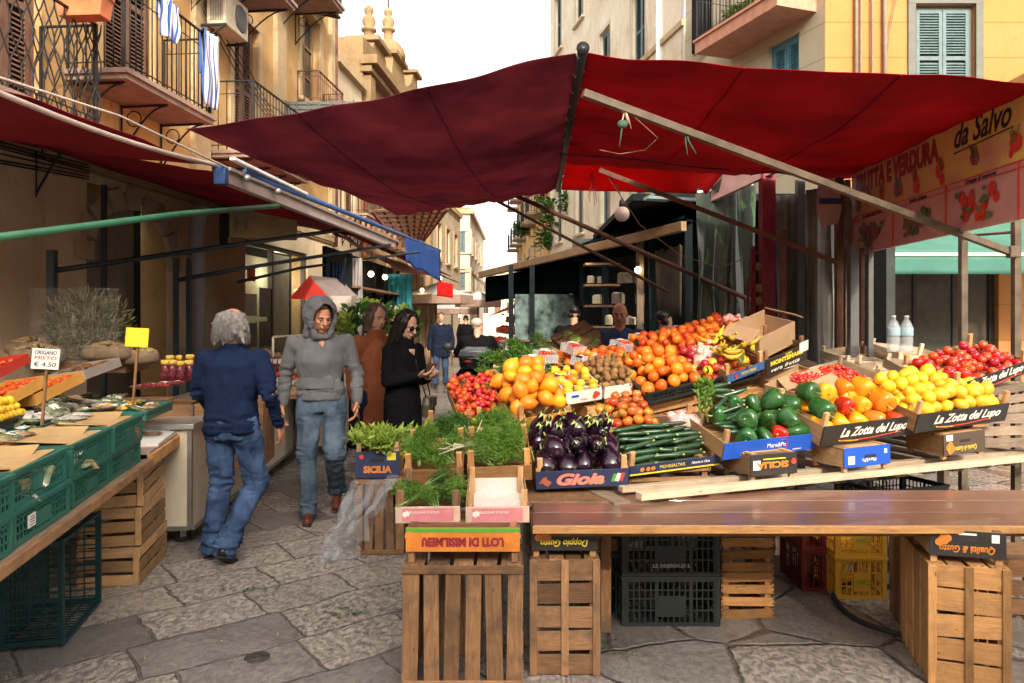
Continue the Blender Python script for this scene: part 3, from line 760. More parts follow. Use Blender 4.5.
ds=V((math.sin(SUN_AZ)*math.cos(SUN_EL),-math.cos(SUN_AZ)*math.cos(SUN_EL),math.sin(SUN_EL)))
sl=bpy.data.lights.new('sun','SUN');sl.energy=2.2;sl.angle=R(1.6);sl.color=(1.0,0.84,0.64)
so=bpy.data.objects.new('sun',sl);col.objects.link(so);so.rotation_euler=ds.to_track_quat('Z','Y').to_euler()
w=bpy.data.worlds.new('World');scene.world=w;w.use_nodes=True
nt=w.node_tree;sky=nt.nodes.new('ShaderNodeTexSky');sky.sky_type='NISHITA';sky.sun_disc=False
sky.sun_elevation=SUN_EL;sky.sun_rotation=math.pi-SUN_AZ;sky.air_density=1.0;sky.dust_density=4.0;sky.ozone_density=1.0
bg=nt.nodes['Background'];bg.inputs[1].default_value=0.15
hs=nt.nodes.new('ShaderNodeHueSaturation');hs.inputs['Saturation'].default_value=0.2;hs.inputs['Value'].default_value=2.2
nt.links.new(sky.outputs[0],hs.inputs['Color']);nt.links.new(mixc(nt,1.0,hs.outputs[0],(1.0,0.93,0.82),'MULTIPLY'),bg.inputs[0])
scene.view_settings.view_transform='Standard';scene.view_settings.look='None';scene.view_settings.exposure=0.7;scene.view_settings.gamma=1
scene.cycles.max_bounces=7;scene.cycles.transparent_max_bounces=12
scene.cycles.use_denoising=True
def paving():
 m,nt,b=_new('lava_stone_paving')
 tc=nt.nodes.new('ShaderNodeTexCoord').outputs['Object']
 wob=noise_(nt,tc,1.3,3,out=1)
 sub=nt.nodes.new('ShaderNodeVectorMath');sub.operation='MULTIPLY_ADD';sub.inputs[1].default_value=(0.16,0.16,0);sub.inputs[2].default_value=(-0.08,-0.08,0)
 nt.links.new(wob,sub.inputs[0])
 w2=noise_(nt,tc,14,3,out=1)
 sub2=nt.nodes.new('ShaderNodeVectorMath');sub2.operation='MULTIPLY_ADD';sub2.inputs[1].default_value=(0.035,0.035,0);nt.links.new(sub.outputs[0],sub2.inputs[2]);nt.links.new(w2,sub2.inputs[0])
 ad=nt.nodes.new('ShaderNodeVectorMath');ad.operation='ADD';nt.links.new(tc,ad.inputs[0]);nt.links.new(sub2.outputs[0],ad.inputs[1])
 co=coords(nt,rot=(0,0,R(-38)),src=ad.outputs[0])
 def brick(off,mort):
  t=nt.nodes.new('ShaderNodeTexBrick');t.offset=0.42;t.offset_frequency=2;t.squash=1.35;t.squash_frequency=3
  t.inputs['Scale'].default_value=1.0;t.inputs['Brick Width'].default_value=0.56;t.inputs['Row Height'].default_value=0.40
  t.inputs['Mortar Size'].default_value=mort;t.inputs['Mortar Smooth'].default_value=0.6;t.inputs['Bias'].default_value=0
  t.inputs['Color1'].default_value=(0,0,0,1);t.inputs['Color2'].default_value=(1,1,1,1);t.inputs['Mortar'].default_value=(0.5,0.5,0.5,1)
  nt.links.new(co,t.inputs['Vector']);return t
 bk=brick(0,0.009)
 vd=nt.nodes.new('ShaderNodeTexVoronoi');vd.feature='DISTANCE_TO_EDGE';vd.inputs['Scale'].default_value=1.9;nt.links.new(ad.outputs[0],vd.inputs['Vector'])
 vc=nt.nodes.new('ShaderNodeTexVoronoi');vc.inputs['Scale'].default_value=1.9;nt.links.new(ad.outputs[0],vc.inputs['Vector'])
 vj=ramp(nt,vd.outputs['Distance'],[(0.006,(1,1,1)),(0.03,(0,0,0))])
 sx=nt.nodes.new('ShaderNodeSeparateXYZ');nt.links.new(tc,sx.inputs[0])
 side=ramp(nt,math_(nt,'MULTIPLY_ADD',sx.outputs[0],1.2,0.2),[(0.45,(0,0,0)),(0.55,(1,1,1))])
 joint=mixc(nt,side,bk.outputs['Fac'],vj)
 cell=mixc(nt,side,bk.outputs['Color'],vc.outputs['Color'])
 cs=nt.nodes.new('ShaderNodeSeparateColor');nt.links.new(cell,cs.inputs[0]);cv=cs.outputs[0]
 base=ramp(nt,cv,[(0.0,(0.15,0.135,0.13)),(0.3,(0.25,0.23,0.22)),(0.5,(0.19,0.175,0.17)),(0.72,(0.29,0.265,0.25)),(1.0,(0.22,0.205,0.20))])
 big=noise_(nt,tc,1.6,6,0.7,0.6);base=mixc(nt,ramp(nt,big,[(0.35,(0,0,0)),(0.7,(1,1,1))]),base,(0.10,0.088,0.082))
 ch=coords(nt,rot=(0,0,R(20)),scale=(1,0.62,1),src=ad.outputs[0])
 v1=noise_(nt,ch,34,4,0.6,0.35);v1r=ramp(nt,v1,[(0.40,(0,0,0)),(0.60,(1,1,1))])
 v2=noise_(nt,tc,70,5,0.7)
 rgh=ramp(nt,math_(nt,'FRACT',math_(nt,'MULTIPLY',cv,7.3)),[(0.25,(0.12,0.12,0.12)),(0.6,(1,1,1))])
 tops=mixc(nt,math_(nt,'MULTIPLY',v1r,rgh),base,tuple([0.50,0.43,0.38]))
 base2=mixc(nt,0.8,base,tops)
 base3=mixc(nt,math_(nt,'MULTIPLY',joint,0.75),base2,(0.075,0.066,0.06))
 grime=noise_(nt,tc,5,6,0.75);base3=mixc(nt,ramp(nt,grime,[(0.55,(0,0,0)),(0.75,(0.5,0.5,0.5))]),base3,(0.05,0.042,0.038))
 nt.links.new(base3,b.inputs['Base Color'])
 hgt=math_(nt,'MULTIPLY',v1r,rgh)
 p=bump(nt,b,hgt,0.4,0.010)
 p=bump(nt,b,v2,0.22,0.005,p)
 p=bump(nt,b,big,0.5,0.06,p)
 bump(nt,b,math_(nt,'SUBTRACT',1.0,joint),0.9,0.018,p)
 ro=ramp(nt,big,[(0.35,(0.22,0.22,0.22)),(0.65,(0.44,0.44,0.44))])
 wet=ramp(nt,math_(nt,'MULTIPLY',sx.outputs[1],0.05),[(0.28,(1,1,1)),(0.45,(0.3,0.3,0.3))])
 nt.links.new(math_(nt,'MULTIPLY',ro,wet),b.inputs['Roughness']);setb(b,spec=0.5)
 return m
PAV=paving()
mb=MB()
mb.add([(-300,-60,0),(300,-60,0),(300,500,0),(-300,500,0)],[(0,1,2,3)])
gr=mb.build('ground',PAV);tag(gr,kind='structure')
mb=MB();mb.lathe([(0.0,0.0),(0.058,0.0),(0.058,0.005),(0.05,0.007),(0.048,0.004),(0.03,0.004),(0.028,0.007),(0.012,0.007),(0.010,0.004),(0.0,0.004)],24,(0,0,0.001))
d=mb.build('drain_cover',m_plain('drain_iron',(0.05,0.045,0.042),0.6,0.4));d.location=G(257,658);tag(d,'small round iron drain cap set in the paving between the stalls','drain')
mb=MB();pts=[]
for k in range(26):
 t=2*math.pi*k/25*0.93+0.3;pts.append(G(897,612)+V((math.cos(t)*0.30+0.0,math.sin(t)*0.40,0.017+0.004*math.sin(5*t))))
mb.tube(pts,0.014,8);o=mb.build('hose',RUBBER);tag(o,'black rubber hose lying in a loop on the paving under the table','hose')
def wall_mb(L,Ht,th,openings,mb=None):
 """wall along local x, z up, outer face at y=0, with real openings (x0,x1,z0,z1)"""
 mb=mb or MB();xs=sorted({0.0,L,*[o[0]for o in openings],*[o[1]for o in openings]});
 for i in range(len(xs)-1):
  a,b=xs[i],xs[i+1];cuts=sorted([(o[2],o[3])for o in openings if o[0]<b-1e-6 and o[1]>a+1e-6]);z=0
  for c0,c1 in cuts+[(Ht,Ht)]:
   if c0-z>1e-4:mb.box(((a+b)/2,th/2,(z+c0)/2),(b-a,th,c0-z))
   z=max(z,c1)
 return mb
def shutter_window(root,x0,x1,z0,z1,leafm,framem,glassm=None,depth=0.12,closed=True,nl=None,surround=None):
 w_=x1-x0;h_=z1-z0;cx=(x0+x1)/2
 mb=MB();t=0.06
 for sx in(-1,1):mb.box((cx+sx*(w_/2-t/2),depth,(z0+z1)/2),(t,0.08,h_))
 mb.box((cx,depth,z1-t/2),(w_-2*t,0.078,t));mb.box((cx,depth,z0+t/2),(w_-2*t,0.078,t))
 fr=mb.build('window',framem,root)
 for sx in(-1,1):
  mb=MB();lw=(w_-2*t)/2-0.01;lx=cx+sx*(lw/2+0.005);y=depth-0.03
  for q in(-1,1):mb.box((lx+q*(lw/2-0.03),y,(z0+z1)/2),(0.06,0.035,h_-2*t-0.01))
  rails=[z0+t+0.04,(z0+z1)/2,z1-t-0.04]
  for z in rails:mb.box((lx,y,z),(lw-0.12,0.034,0.07))
  n=int(h_/0.055)
  for k in range(n):
   z=z0+t+0.08+(h_-2*t-0.16)*(k+0.5)/n
   if abs(z-rails[1])>0.05:mb.box((lx,y,z),(lw-0.118,0.008,0.045),rot=Euler((R(-40),0,0)))
  mb.box((lx,y+0.03,(z0+z1)/2),(lw-0.1,0.004,h_-2*t-0.04),m=1)
  mb.build('shutter',[leafm,IRON],fr)
 if surround:
  mb=MB();s=0.13
  for sx in(-1,1):mb.box((cx+sx*(w_/2+s/2),-0.012,(z0+z1)/2),(s,0.05,h_))
  mb.box((cx,-0.014,z1+s/2),(w_+2*s,0.054,s));mb.box((cx,-0.04,z0-0.04),(w_+2*s,0.14,0.08))
  mb.build('surround',surround,fr)
 return fr
def glass_window(root,x0,x1,z0,z1,framem,glassm,depth=0.15,nv=1,nh=1,surround=None,t=0.05):
 w_=x1-x0;h_=z1-z0;cx=(x0+x1)/2;mb=MB()
 for sx in(-1,1):mb.box((cx+sx*(w_/2-t/2),depth,(z0+z1)/2),(t,0.07,h_))
 mb.box((cx,depth,z1-t/2),(w_-2*t,0.068,t));mb.box((cx,depth,z0+t/2),(w_-2*t,0.068,t))
 for k in range(1,nv+1):mb.box((x0+w_*k/(nv+1),depth,(z0+z1)/2),(t*0.8,0.06,h_-2*t))
 for k in range(1,nh+1):mb.box((cx,depth+0.002,z0+h_*k/(nh+1)),(w_-2*t,0.055,t*0.7))
 fr=mb.build('window',framem,root)
 mb=MB();mb.box((cx,depth+0.01,(z0+z1)/2),(w_-t,0.008,h_-t));mb.build('pane',glassm,fr)
 if surround:
  mb=MB();s=0.14
  for sx in(-1,1):mb.box((cx+sx*(w_/2+s/2),-0.012,(z0+z1)/2),(s,0.05,h_))
  mb.box((cx,-0.014,z1+s/2),(w_+2*s,0.06,s));mb.box((cx,-0.04,z0-0.04),(w_+2*s,0.14,0.08));mb.build('surround',surround,fr)
 return fr
def balcony(root,x0,x1,z,dep,slabm,railm,style='bars',rail_h=1.0,brackets=True,under=None,sp=0.11,thick=0.10):
 """local facade space: projects to -y"""
 mb=MB();mb.box(((x0+x1)/2,-dep/2,z-thick/2),(x1-x0,dep,thick));mb.box(((x0+x1)/2,-dep/2-0.02,z-0.02),(x1-x0+0.06,dep+0.03,0.05))
 sb=mb.build('balcony',slabm,root)
 mb=MB()
 def seg(a,b):
  a=V(a);b=V(b);L=(b-a).length;n=max(2,int(L/sp));u=(b-a)/L
  mb.beam(a+AX[2]*rail_h,b+AX[2]*rail_h,0.035,0.015);mb.beam(a+AX[2]*0.08,b+AX[2]*0.08,0.012,0.012)
  mb.beam(a+AX[2]*0.0,a+AX[2]*(rail_h),0.022,0.022,up=u)
  mb.beam(b+AX[2]*0.0,b+AX[2]*(rail_h),0.022,0.022,up=u)
  if style=='bars':
   mb.beam(a+AX[2]*(rail_h*0.82),b+AX[2]*(rail_h*0.82),0.01,0.01)
   for k in range(n+1):p=a+u*(L*k/n);mb.tube([p+AX[2]*0.02,p+AX[2]*rail_h],0.008,5)
  else:
   for k in range(n+1):
    p=a+u*(L*k/n)
    for s_ in(-1,1):
     pts=[p+AX[2]*(rail_h*j/14)+u*(s_*sp*0.55*math.sin(math.pi*2.5*j/14))for j in range(15)];mb.tube(pts,0.007,5)
 seg((x0+0.02,-dep+0.03,z),(x1-0.02,-dep+0.03,z));seg((x0+0.02,-0.01,z),(x0+0.02,-dep+0.05,z));seg((x1-0.02,-dep+0.05,z),(x1-0.02,-0.01,z))
 mb.build('railing',railm,sb)
 if brackets:
  nb=max(2,int((x1-x0)/0.7)+1)
  for k in range(nb):
   mb=MB()
   x=x0+0.1+(x1-x0-0.2)*k/(nb-1)
   mb.tube([(x,-dep+0.08,z-thick-0.01),(x,-0.02,z-thick-0.02)],0.014,5)
   pts=[(x,-dep+0.1+(dep-0.12)*t_,z-thick-0.02-0.55*(1-math.cos(t_*math.pi/2)))for t_ in[j/8 for j in range(9)]]
   mb.tube(pts,0.012,5);mb.tube([(x,-0.02,z-thick),(x,-0.02,z-thick-0.6)],0.012,5)
   cc=V((x,-0.17,z-thick-0.16));mb.tube([cc+V((0,math.cos(a_)*0.09,math.sin(a_)*0.09))for a_ in[j*0.6 for j in range(11)]],0.008,5);mb.build('bracket',railm,sb)
 return sb
ST_GOLD=m_stucco('golden_render',(0.42,0.24,0.09),(0.58,0.38,0.18),stain=(0.15,0.09,0.055),st=.75)
ST_BEIGE=m_stucco('beige_render',(0.46,0.36,0.25),(0.60,0.49,0.36),stain=(0.16,0.12,0.10))
ST_PALE=m_stucco('pale_render',(0.46,0.38,0.28),(0.62,0.55,0.45))
ST_YEL=m_stucco('yellow_painted_render',(0.46,0.195,0.06),(0.52,0.235,0.085),st=0.4,lines=0.62,bstr=0.12)
ST_YEL2=m_stucco('cream_painted_render',(0.40,0.36,0.26),(0.48,0.43,0.32),st=0.4,lines=0.62,bstr=0.12)
ST_STONE=m_stucco('tufa_stone',(0.42,0.30,0.17),(0.56,0.43,0.27),st=0.6,bstr=0.8)
ST_ORANGE=m_stucco('ochre_render',(0.60,0.36,0.12),(0.70,0.46,0.20))
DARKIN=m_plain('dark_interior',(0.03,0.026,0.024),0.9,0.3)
SH_BROWN=m_plain('brown_shutter',(0.17,0.09,0.06),0.6,0.25,8,0.2)
SH_BLUE=m_plain('blue_shutter',(0.07,0.22,0.30),0.6,0.2,8,0.2)
SH_TEAL=m_plain('grey_teal_shutter',(0.11,0.17,0.18),0.6,0.2,8,0.2)
GREYF=m_plain('grey_frame',(0.12,0.12,0.105),0.6,0.2)
GLS=m_plain('dark_window_glass',(0.03,0.04,0.045),0.08,0.3,2,0.0,spec=0.8)
TERR=m_plain('terracotta',(0.55,0.19,0.08),0.75,0.2)
SLABM=m_plain('balcony_stone',(0.30,0.22,0.18),0.85,0.25,5,0.4)
def XF(Y):return-5.3+0.085*Y
LD=V((0.085,1,0)).normalized()
def left_frame(Y):
 z=V((0,0,1));x=LD;y=z.cross(x);M=Matrix((x,y,z)).transposed().to_4x4();M.translation=V((XF(Y),Y,0));return M
Y0=4.0;A=empty('palazzo',left_frame(Y0));tag(A,'old golden rendered house with iron balconies and brown shutters above the red awning','building')
def lx(Y):return(Y-Y0)*math.sqrt(1+0.085**2)
opA=[(lx(6.55),lx(7.35),3.5,5.8),(lx(8.35),lx(9.35),4.2,6.6),(lx(11.45),lx(12.35),4.2,6.4),(lx(14.3),lx(15.3),5.9,7.7),(lx(8.0),lx(9.6),0.0,3.1),(lx(11.85),lx(14.6),0.0,2.9)]
wall_mb(lx(16.3),8.9,0.35,opA).build('wall',ST_GOLD,A)
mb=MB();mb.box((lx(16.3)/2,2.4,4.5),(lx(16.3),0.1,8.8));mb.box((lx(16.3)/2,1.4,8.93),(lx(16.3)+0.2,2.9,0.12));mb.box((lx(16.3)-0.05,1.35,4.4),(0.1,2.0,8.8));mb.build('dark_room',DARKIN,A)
mb=MB()
for z,d_,hh in((3.35,0.07,0.12),(3.27,0.04,0.05),(8.8,0.25,0.2),(8.62,0.14,0.12)):mb.box((lx(16.3)/2,-d_/2-0.002,z),(lx(16.3),d_,hh))
for Yp in(10.4,13.2,16.1):mb.box((lx(Yp),-0.045,6.0),(0.42,0.085,5.2))
mb.build('moulding',ST_STONE,A)
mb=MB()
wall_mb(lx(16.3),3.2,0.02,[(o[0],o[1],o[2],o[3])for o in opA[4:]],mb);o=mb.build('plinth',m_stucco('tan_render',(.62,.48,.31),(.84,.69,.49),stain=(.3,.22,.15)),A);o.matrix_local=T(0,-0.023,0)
shutter_window(A,opA[0][0],opA[0][1],3.5,5.8,SH_BROWN,SH_BROWN);shutter_window(A,opA[1][0],opA[1][1],4.2,6.6,SH_BROWN,SH_BROWN)
shutter_window(A,opA[2][0],opA[2][1],4.2,6.4,SH_BROWN,SH_BROWN,surround=ST_STONE)
glass_window(A,opA[3][0],opA[3][1],5.9,7.7,m_plain('old_wood_frame',(0.32,0.2,0.1),0.7),GLS,nv=1,nh=2,surround=ST_STONE)
mb=MB();mb.box((lx(14.8),-0.2,7.95),(1.4,0.42,0.05),rot=Euler((R(14),0,0)));mb.build('window_hood',DARKIN,A)
balcony(A,lx(4.3),lx(7.35),3.5,0.62,SLABM,IRON,'wavy',1.0,sp=0.13)
balcony(A,lx(7.7),lx(9.55),4.2,0.66,SLABM,IRON,'bars',1.0,sp=0.10)
balcony(A,lx(10.7),lx(12.8),4.05,0.7,SLABM,IRON,'bars',1.0,sp=0.11)
balcony(A,lx(9.4),lx(11.7),6.55,0.9,SLABM,IRON,'bars');balcony(A,lx(12.4),lx(14.1),7.5,0.9,SLABM,IRON,'bars')
balcony(A,lx(14.1),lx(15.6),5.75,0.45,SLABM,RUST,'bars',0.6)
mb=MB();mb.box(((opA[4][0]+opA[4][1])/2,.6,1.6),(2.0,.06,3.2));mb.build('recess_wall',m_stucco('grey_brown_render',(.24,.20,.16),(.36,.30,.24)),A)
mb=MB();a0,a1=opA[4][0],opA[4][1]
for k in range(9):
 t0=math.pi*k/8;mb.box(((a0+a1)/2-math.cos(t0)*(a1-a0+0.16)/2,-0.06,2.35+math.sin(t0)*0.68),(0.20,0.06,0.24),rot=Euler((0,-(math.pi/2-t0),0)))
mb.box((a1+0.12,-0.09,1.1),(0.42,0.13,0.25));mb.build('arch_stone',ST_BEIGE,A)
mb=MB()
pts=[(lx(16.15),-0.08,8.6),(lx(16.15),-0.08,3.2)];mb.tube(pts,0.05,8);mb.build('drainpipe',RUST,A)
mb=MB()
for k in range(6):
 y_=lx(9.3)+k*0.14;mb.tube([(lx(4.2),-0.03,3.05+0.05*k),(lx(6.0),-0.03,2.98+0.05*k+U(-.03,.03)),(lx(8),-0.05,3.12+.03*k)],0.008,4)
for k in range(4):mb.tube([(lx(9.6)+k*.05,-0.06,6.4),(lx(11.5)+k*.07,-0.12,5.3+.1*k),(lx(14),-0.1,4.6),(lx(16.2),-0.06,4.4)],0.009,4)
mb.build('cable',IRON,A)
def left_house(name,label,Ya,Yb,Ht,m,ops,off=0.0,frame_m=SH_BROWN,glass=False,extra=None):
 M=left_frame(Ya)@Matrix.Translation((0,-off,0));B=empty(name,M);tag(B,label,'building');L=(Yb-Ya)*1.0036
 wall_mb(L,Ht,0.3,ops).build('wall',m,B)
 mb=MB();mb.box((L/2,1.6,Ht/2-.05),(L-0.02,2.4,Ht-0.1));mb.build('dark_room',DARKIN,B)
 mb=MB();mb.box((L/2,-0.06,Ht-0.1),(L+0.05,0.14,0.2));mb.box((L/2,1.4,Ht+0.03),(L+0.1,3.0,0.06));mb.build('cornice',ST_STONE,B)
 for o in ops:
  if glass:glass_window(B,*o,frame_m,GLS,surround=ST_STONE)
  else:shutter_window(B,*o,frame_m,frame_m,surround=ST_STONE)
 return B,L
B2,L2=left_house('old_house','lower weathered house with a flat roof edge beside the church',16.3,18.4,7.5,ST_BEIGE,[(0.7,1.5,4.0,6.2)],0.0)
balcony(B2,0.4,1.8,4.0,0.6,SLABM,IRON);mb=MB();mb.tube([(2.0,-0.1,6.9),(2.0,-0.1,3)],0.07,8);mb.build('drainpipe',TERR,B2)
mb=MB();mb.box((1.1,-0.25,6.5),(1.2,0.5,0.05),rot=Euler((R(12),0,0)));mb.build('window_hood',DARKIN,B2)
mb=MB();mb.beam((1.9,-0.15,6.6),(1.9,-0.6,6.6),0.03,0.03);mb.box((1.9,-0.62,6.55),(0.3,0.3,0.45),rot=Euler((0,0.3,0.2)));mb.build('floodlight',IRON,B2)
ST_CH=m_stucco('dark_tufa',(0.20,0.13,0.065),(0.33,0.225,0.12),st=0.9,bstr=1.0)
CH=empty('church',left_frame(18.5));tag(CH,'baroque stone church with two turrets on its roofline at the left of the sky','church')
def chp(name,mat,boxes):
 mb=MB()
 for c,s_ in boxes:mb.box(c,s_)
 return mb.build(name,mat,CH)
chp('nave',ST_CH,[((4.2,1.8,4.1),(8.4,3.6,8.2))])
mb=MB();pr=[(0.0,8.2),(0.0,8.7),(0.9,8.75),(1.1,9.0),(2.1,9.0),(2.4,8.6),(2.9,8.6),(3.1,9.3),(4.3,9.35),(4.7,8.9),(5.4,9.2),(5.8,9.7),(6.4,9.7),(6.6,9.1),(7.2,8.9),(7.4,9.4),(8.1,9.3),(8.4,8.8),(8.4,8.2)]
mb.prism(pr,0.0,0.7);mb.build('gable',ST_CH,CH,fixn=True)
chp('entablature',ST_CH,[((4.2,-0.18,8.1),(8.6,0.42,0.22)),((4.2,-0.10,7.88),(8.5,0.26,0.14)),((4.2,-0.06,5.6),(8.5,0.2,0.18)),((1.6,0.3,9.04),(1.3,0.9,0.12)),((3.7,0.3,9.4),(1.5,0.9,0.12)),((6.1,.2,9.74),(.9,.7,.1)),((7.75,.2,9.42),(.9,.7,.1))])
chp('pilaster',ST_CH,[((x,-0.08,3.9),(0.45,0.2,7.7))for x in(0.3,2.4,2.95,5.2,5.75,8.0)])
def turret(x,z,s,name,cross):
 mb=MB();mb.lathe([(0.36*s,0),(0.42*s,0.1*s),(0.28*s,0.2*s),(0.28*s,0.7*s),(0.42*s,0.75*s),(0.42*s,0.85*s),(0.26*s,0.95*s),(0.38*s,1.25*s),(0.30*s,1.5*s),(0.14*s,1.6*s),(0.26*s,1.8*s),(0.26*s,1.95*s),(0.1*s,2.1*s),(0.02,2.15*s)],12,(x,0.3,z))
 t_=mb.build(name,ST_CH,CH)
 if cross:
  mb=MB();mb.beam((x,0.3,z+2.1*s),(x,0.3,z+2.1*s+1.3),0.04,0.04,up=AX[0]);mb.beam((x-0.2,0.3,z+2.1*s+0.9),(x+0.2,0.3,z+2.1*s+0.9),0.035,0.035);mb.build('cross',IRON,t_)
turret(1.6,9.08,0.5,'turret',False);turret(3.7,9.9,.5,'turret',True)
mb=MB();mb.lathe([(.5,0),(.52,.14),(.47,.3),(.34,.48),(.16,.6),(.02,.66)],20,(3.7,0.3,9.4));mb.build('dome',ST_CH,CH)
for x in(1.35,4.1,6.9):
 mb=MB();mb.box((x,-0.02,6.8),(0.6,0.08,1.1));mb.build('window',DARKIN,CH)
left_house('old_house','cream house farther down the street beyond the church, half hidden by awnings',28.5,38,7.0,ST_PALE,[(1.0+2.2*i,1.9+2.2*i,z,z+1.6)for i in range(4)for z in(4.2,)],-0.6,SH_BROWN)
def block(name,label,corners,Ht,m,ops_a,ops_b,roof=None,frame_m=SH_BROWN,balc=False):
 """corner block from seen corner points: left face a->b, then b->c; both faces carry windows"""
 a,b,c=[V((p[0],p[1],0))for p in corners];B=empty(name,loc=tuple(b));tag(B,label,'building')
 for(p,q,ops)in((a,b,ops_a),(b,c,ops_b)):
  L=(q-p).length;x=(q-p).normalized();z=AX[2];y=z.cross(x)
  M=Matrix((x,y,z)).transposed().to_4x4();M.translation=p-b
  if ops is None:continue
  o=wall_mb(L,Ht,0.3,ops).build('wall',m,B,M)
  hold=bpy.data.objects.new('facade',None)
  mb=MB();mb.box((L/2,-0.08,Ht-0.12),(L+0.1,0.2,0.24));mb.box((L/2,-0.03,Ht*0.55),(L,0.07,0.14));mb.build('cornice',ST_STONE,B,M)
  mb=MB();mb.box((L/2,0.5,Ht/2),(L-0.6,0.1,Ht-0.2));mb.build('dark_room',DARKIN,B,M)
  bpy.data.objects.remove(hold)
  for i,op in enumerate(ops):
   w0=shutter_window(B,*op,frame_m,frame_m,surround=ST_PALE)if i%3 else glass_window(B,*op,frame_m,GLS,surround=ST_PALE);w0.matrix_local=M
   if balc and op[3]-op[2]>1.9:
    sb=balcony(B,op[0]-0.35,op[1]+0.35,op[2],0.7,SLABM,IRON,'bars',brackets=False);sb.matrix_local=M
 n=AX[2];mb=MB();d4=a+(c-b)
 vs=[a-b,V((0,0,0)),c-b,d4-b];mb.add([v+V((0,0,Ht))for v in vs]+[v+V((0,0,Ht+0.15))for v in vs],[(0,1,2,3),(7,6,5,4),(0,4,5,1),(1,5,6,2),(2,6,7,3),(3,7,4,0)])
 mb.build('roof',roof or TERR,B,fixn=True)
 return B
block('pale_house','pale four storey house with a tiled roof where the street bends',[(-6.3,45),(-2.55,45),(-2.3,60)],8.3,ST_PALE,[(0.6+1.25*i,1.2+1.25*i,z,z+1.3)for i in range(3)for z in(3.4,5.7)],[(1.5+3*i,2.4+3*i,z,z+1.3)for i in range(4)for z in(3.4,5.7)],TERR,SH_TEAL)
block('pale_house','small distant house closing the end of the street',[(-4.5,92),(0.3,92),(0.3,100)],7.6,ST_PALE,[(0.8+1.5*i,1.6+1.5*i,z,z+1.4)for i in range(3)for z in(2.4,5)],[],TERR)
YH=empty('yellow_house',loc=(5.5,13,0));tag(YH,'yellow rendered corner house with blue and teal shutters above the red canopy','building')
wx0,wx1=(912-512)/740*13-5.5,(978-512)/740*13-5.5
opY=[(wx0+0.05,wx1-0.05,5.3,7.15),(0.95,3.05,0,2.55),(3.5,4.6,0,2.5),(4.3,5.4,5.3,7.15)]
wall_mb(7.0,9.5,0.35,opY).build('wall',ST_YEL,YH)
shutter_window(YH,*opY[0],SH_TEAL,GREYF,surround=GREYF);shutter_window(YH,*opY[3],SH_TEAL,GREYF,surround=GREYF)
mb=MB();mb.box((3.5,1.6,4.0),(6.8,0.1,8));mb.build('dark_room',m_plain('cafe_interior',(0.45,0.36,0.25),0.8,0.3),YH)
for op in opY[1:3]:
 f_=glass_window(YH,*op,m_plain('dark_door_frame',(0.05,0.04,0.035),0.4),m_glass('shop_glass',(0.10,0.10,0.09),0.05,0.4),nv=2 if op[1]-op[0]>1.5 else 1,nh=0,t=0.09)
 mb=MB();mb.box(((op[0]+op[1])/2,0.15,0.45),(op[1]-op[0]-0.1,0.05,0.9));mb.build('kick_panel',m_plain('dark_door_panel',(0.05,0.045,0.04),0.5),f_)
sd=V((-0.35,1,0)).normalized();Ls=4.6
x=-sd;y=AX[2].cross(x);Ms=Matrix((x,y,AX[2])).transposed().to_4x4();Ms.translation=sd*Ls+V((0,0,0))
def st(t):return Ls-t*math.sqrt(1+0.35**2)
opS=[(st(1.42),st(0.62),5.3,6.9),(st(3.9),st(3.2),7.6,9.0)]
wall_mb(Ls-0.02,9.5,0.3,opS).build('wall',ST_YEL2,YH,Ms)
o=shutter_window(YH,*opS[0],SH_BLUE,SH_BLUE);o.matrix_local=Ms
o=shutter_window(YH,*opS[1],SH_BLUE,SH_BLUE);o.matrix_local=Ms
o=balcony(YH,st(2.6),st(.2),7.38,0.85,m_plain('pink_balcony_slab',(0.50,0.24,0.16),0.8),IRON,'bars',brackets=False,thick=0.28);o.matrix_local=Ms
mb=MB()
for x_,z_,rr in((.52,5.0,0.03),(.6,5.0,0.02),(.8,5.0,0.02),(1.02,5.0,0.04)):mb.tube([(x_,-0.06,9),(x_,-0.06,7),(x_+U(-.03,.03),-0.06,3.3)],rr,6)
mb.tube([(1.1,-0.05,8.6),(1.25,-0.08,7.4),(1.1,-0.06,6.6),(1.0,-0.05,5.8)],0.012,5);mb.build('drainpipe',m_plain('pale_pipe',(0.24,0.19,0.14),0.7),YH)
block('tall_house','tall cream house with tall windows and cornices rising beyond the black kiosk',[(1.55,30.0),(4.0,17.2),(8.0,18.0)],15.5,m_stucco('cream_render',(.62,.53,.38),(.80,.74,.62),stain=(.4,.26,.12),st=.7),[(0.9+2.9*i,1.9+2.9*i,z,z+2.2)for i in range(4)for z in(4.6,8.4,12)],None,None,SH_TEAL,False)
block('ochre_house','narrow ochre house hung with balconies beyond the street lights',[(0.35,52),(1.55,30.05),(4,30.2)],12.0,ST_ORANGE,[(0.8+3.4*i,1.8+3.4*i,z,z+2.1)for i in range(6)for z in(3.4,6.4,9.2)],None,None,SH_TEAL,True)
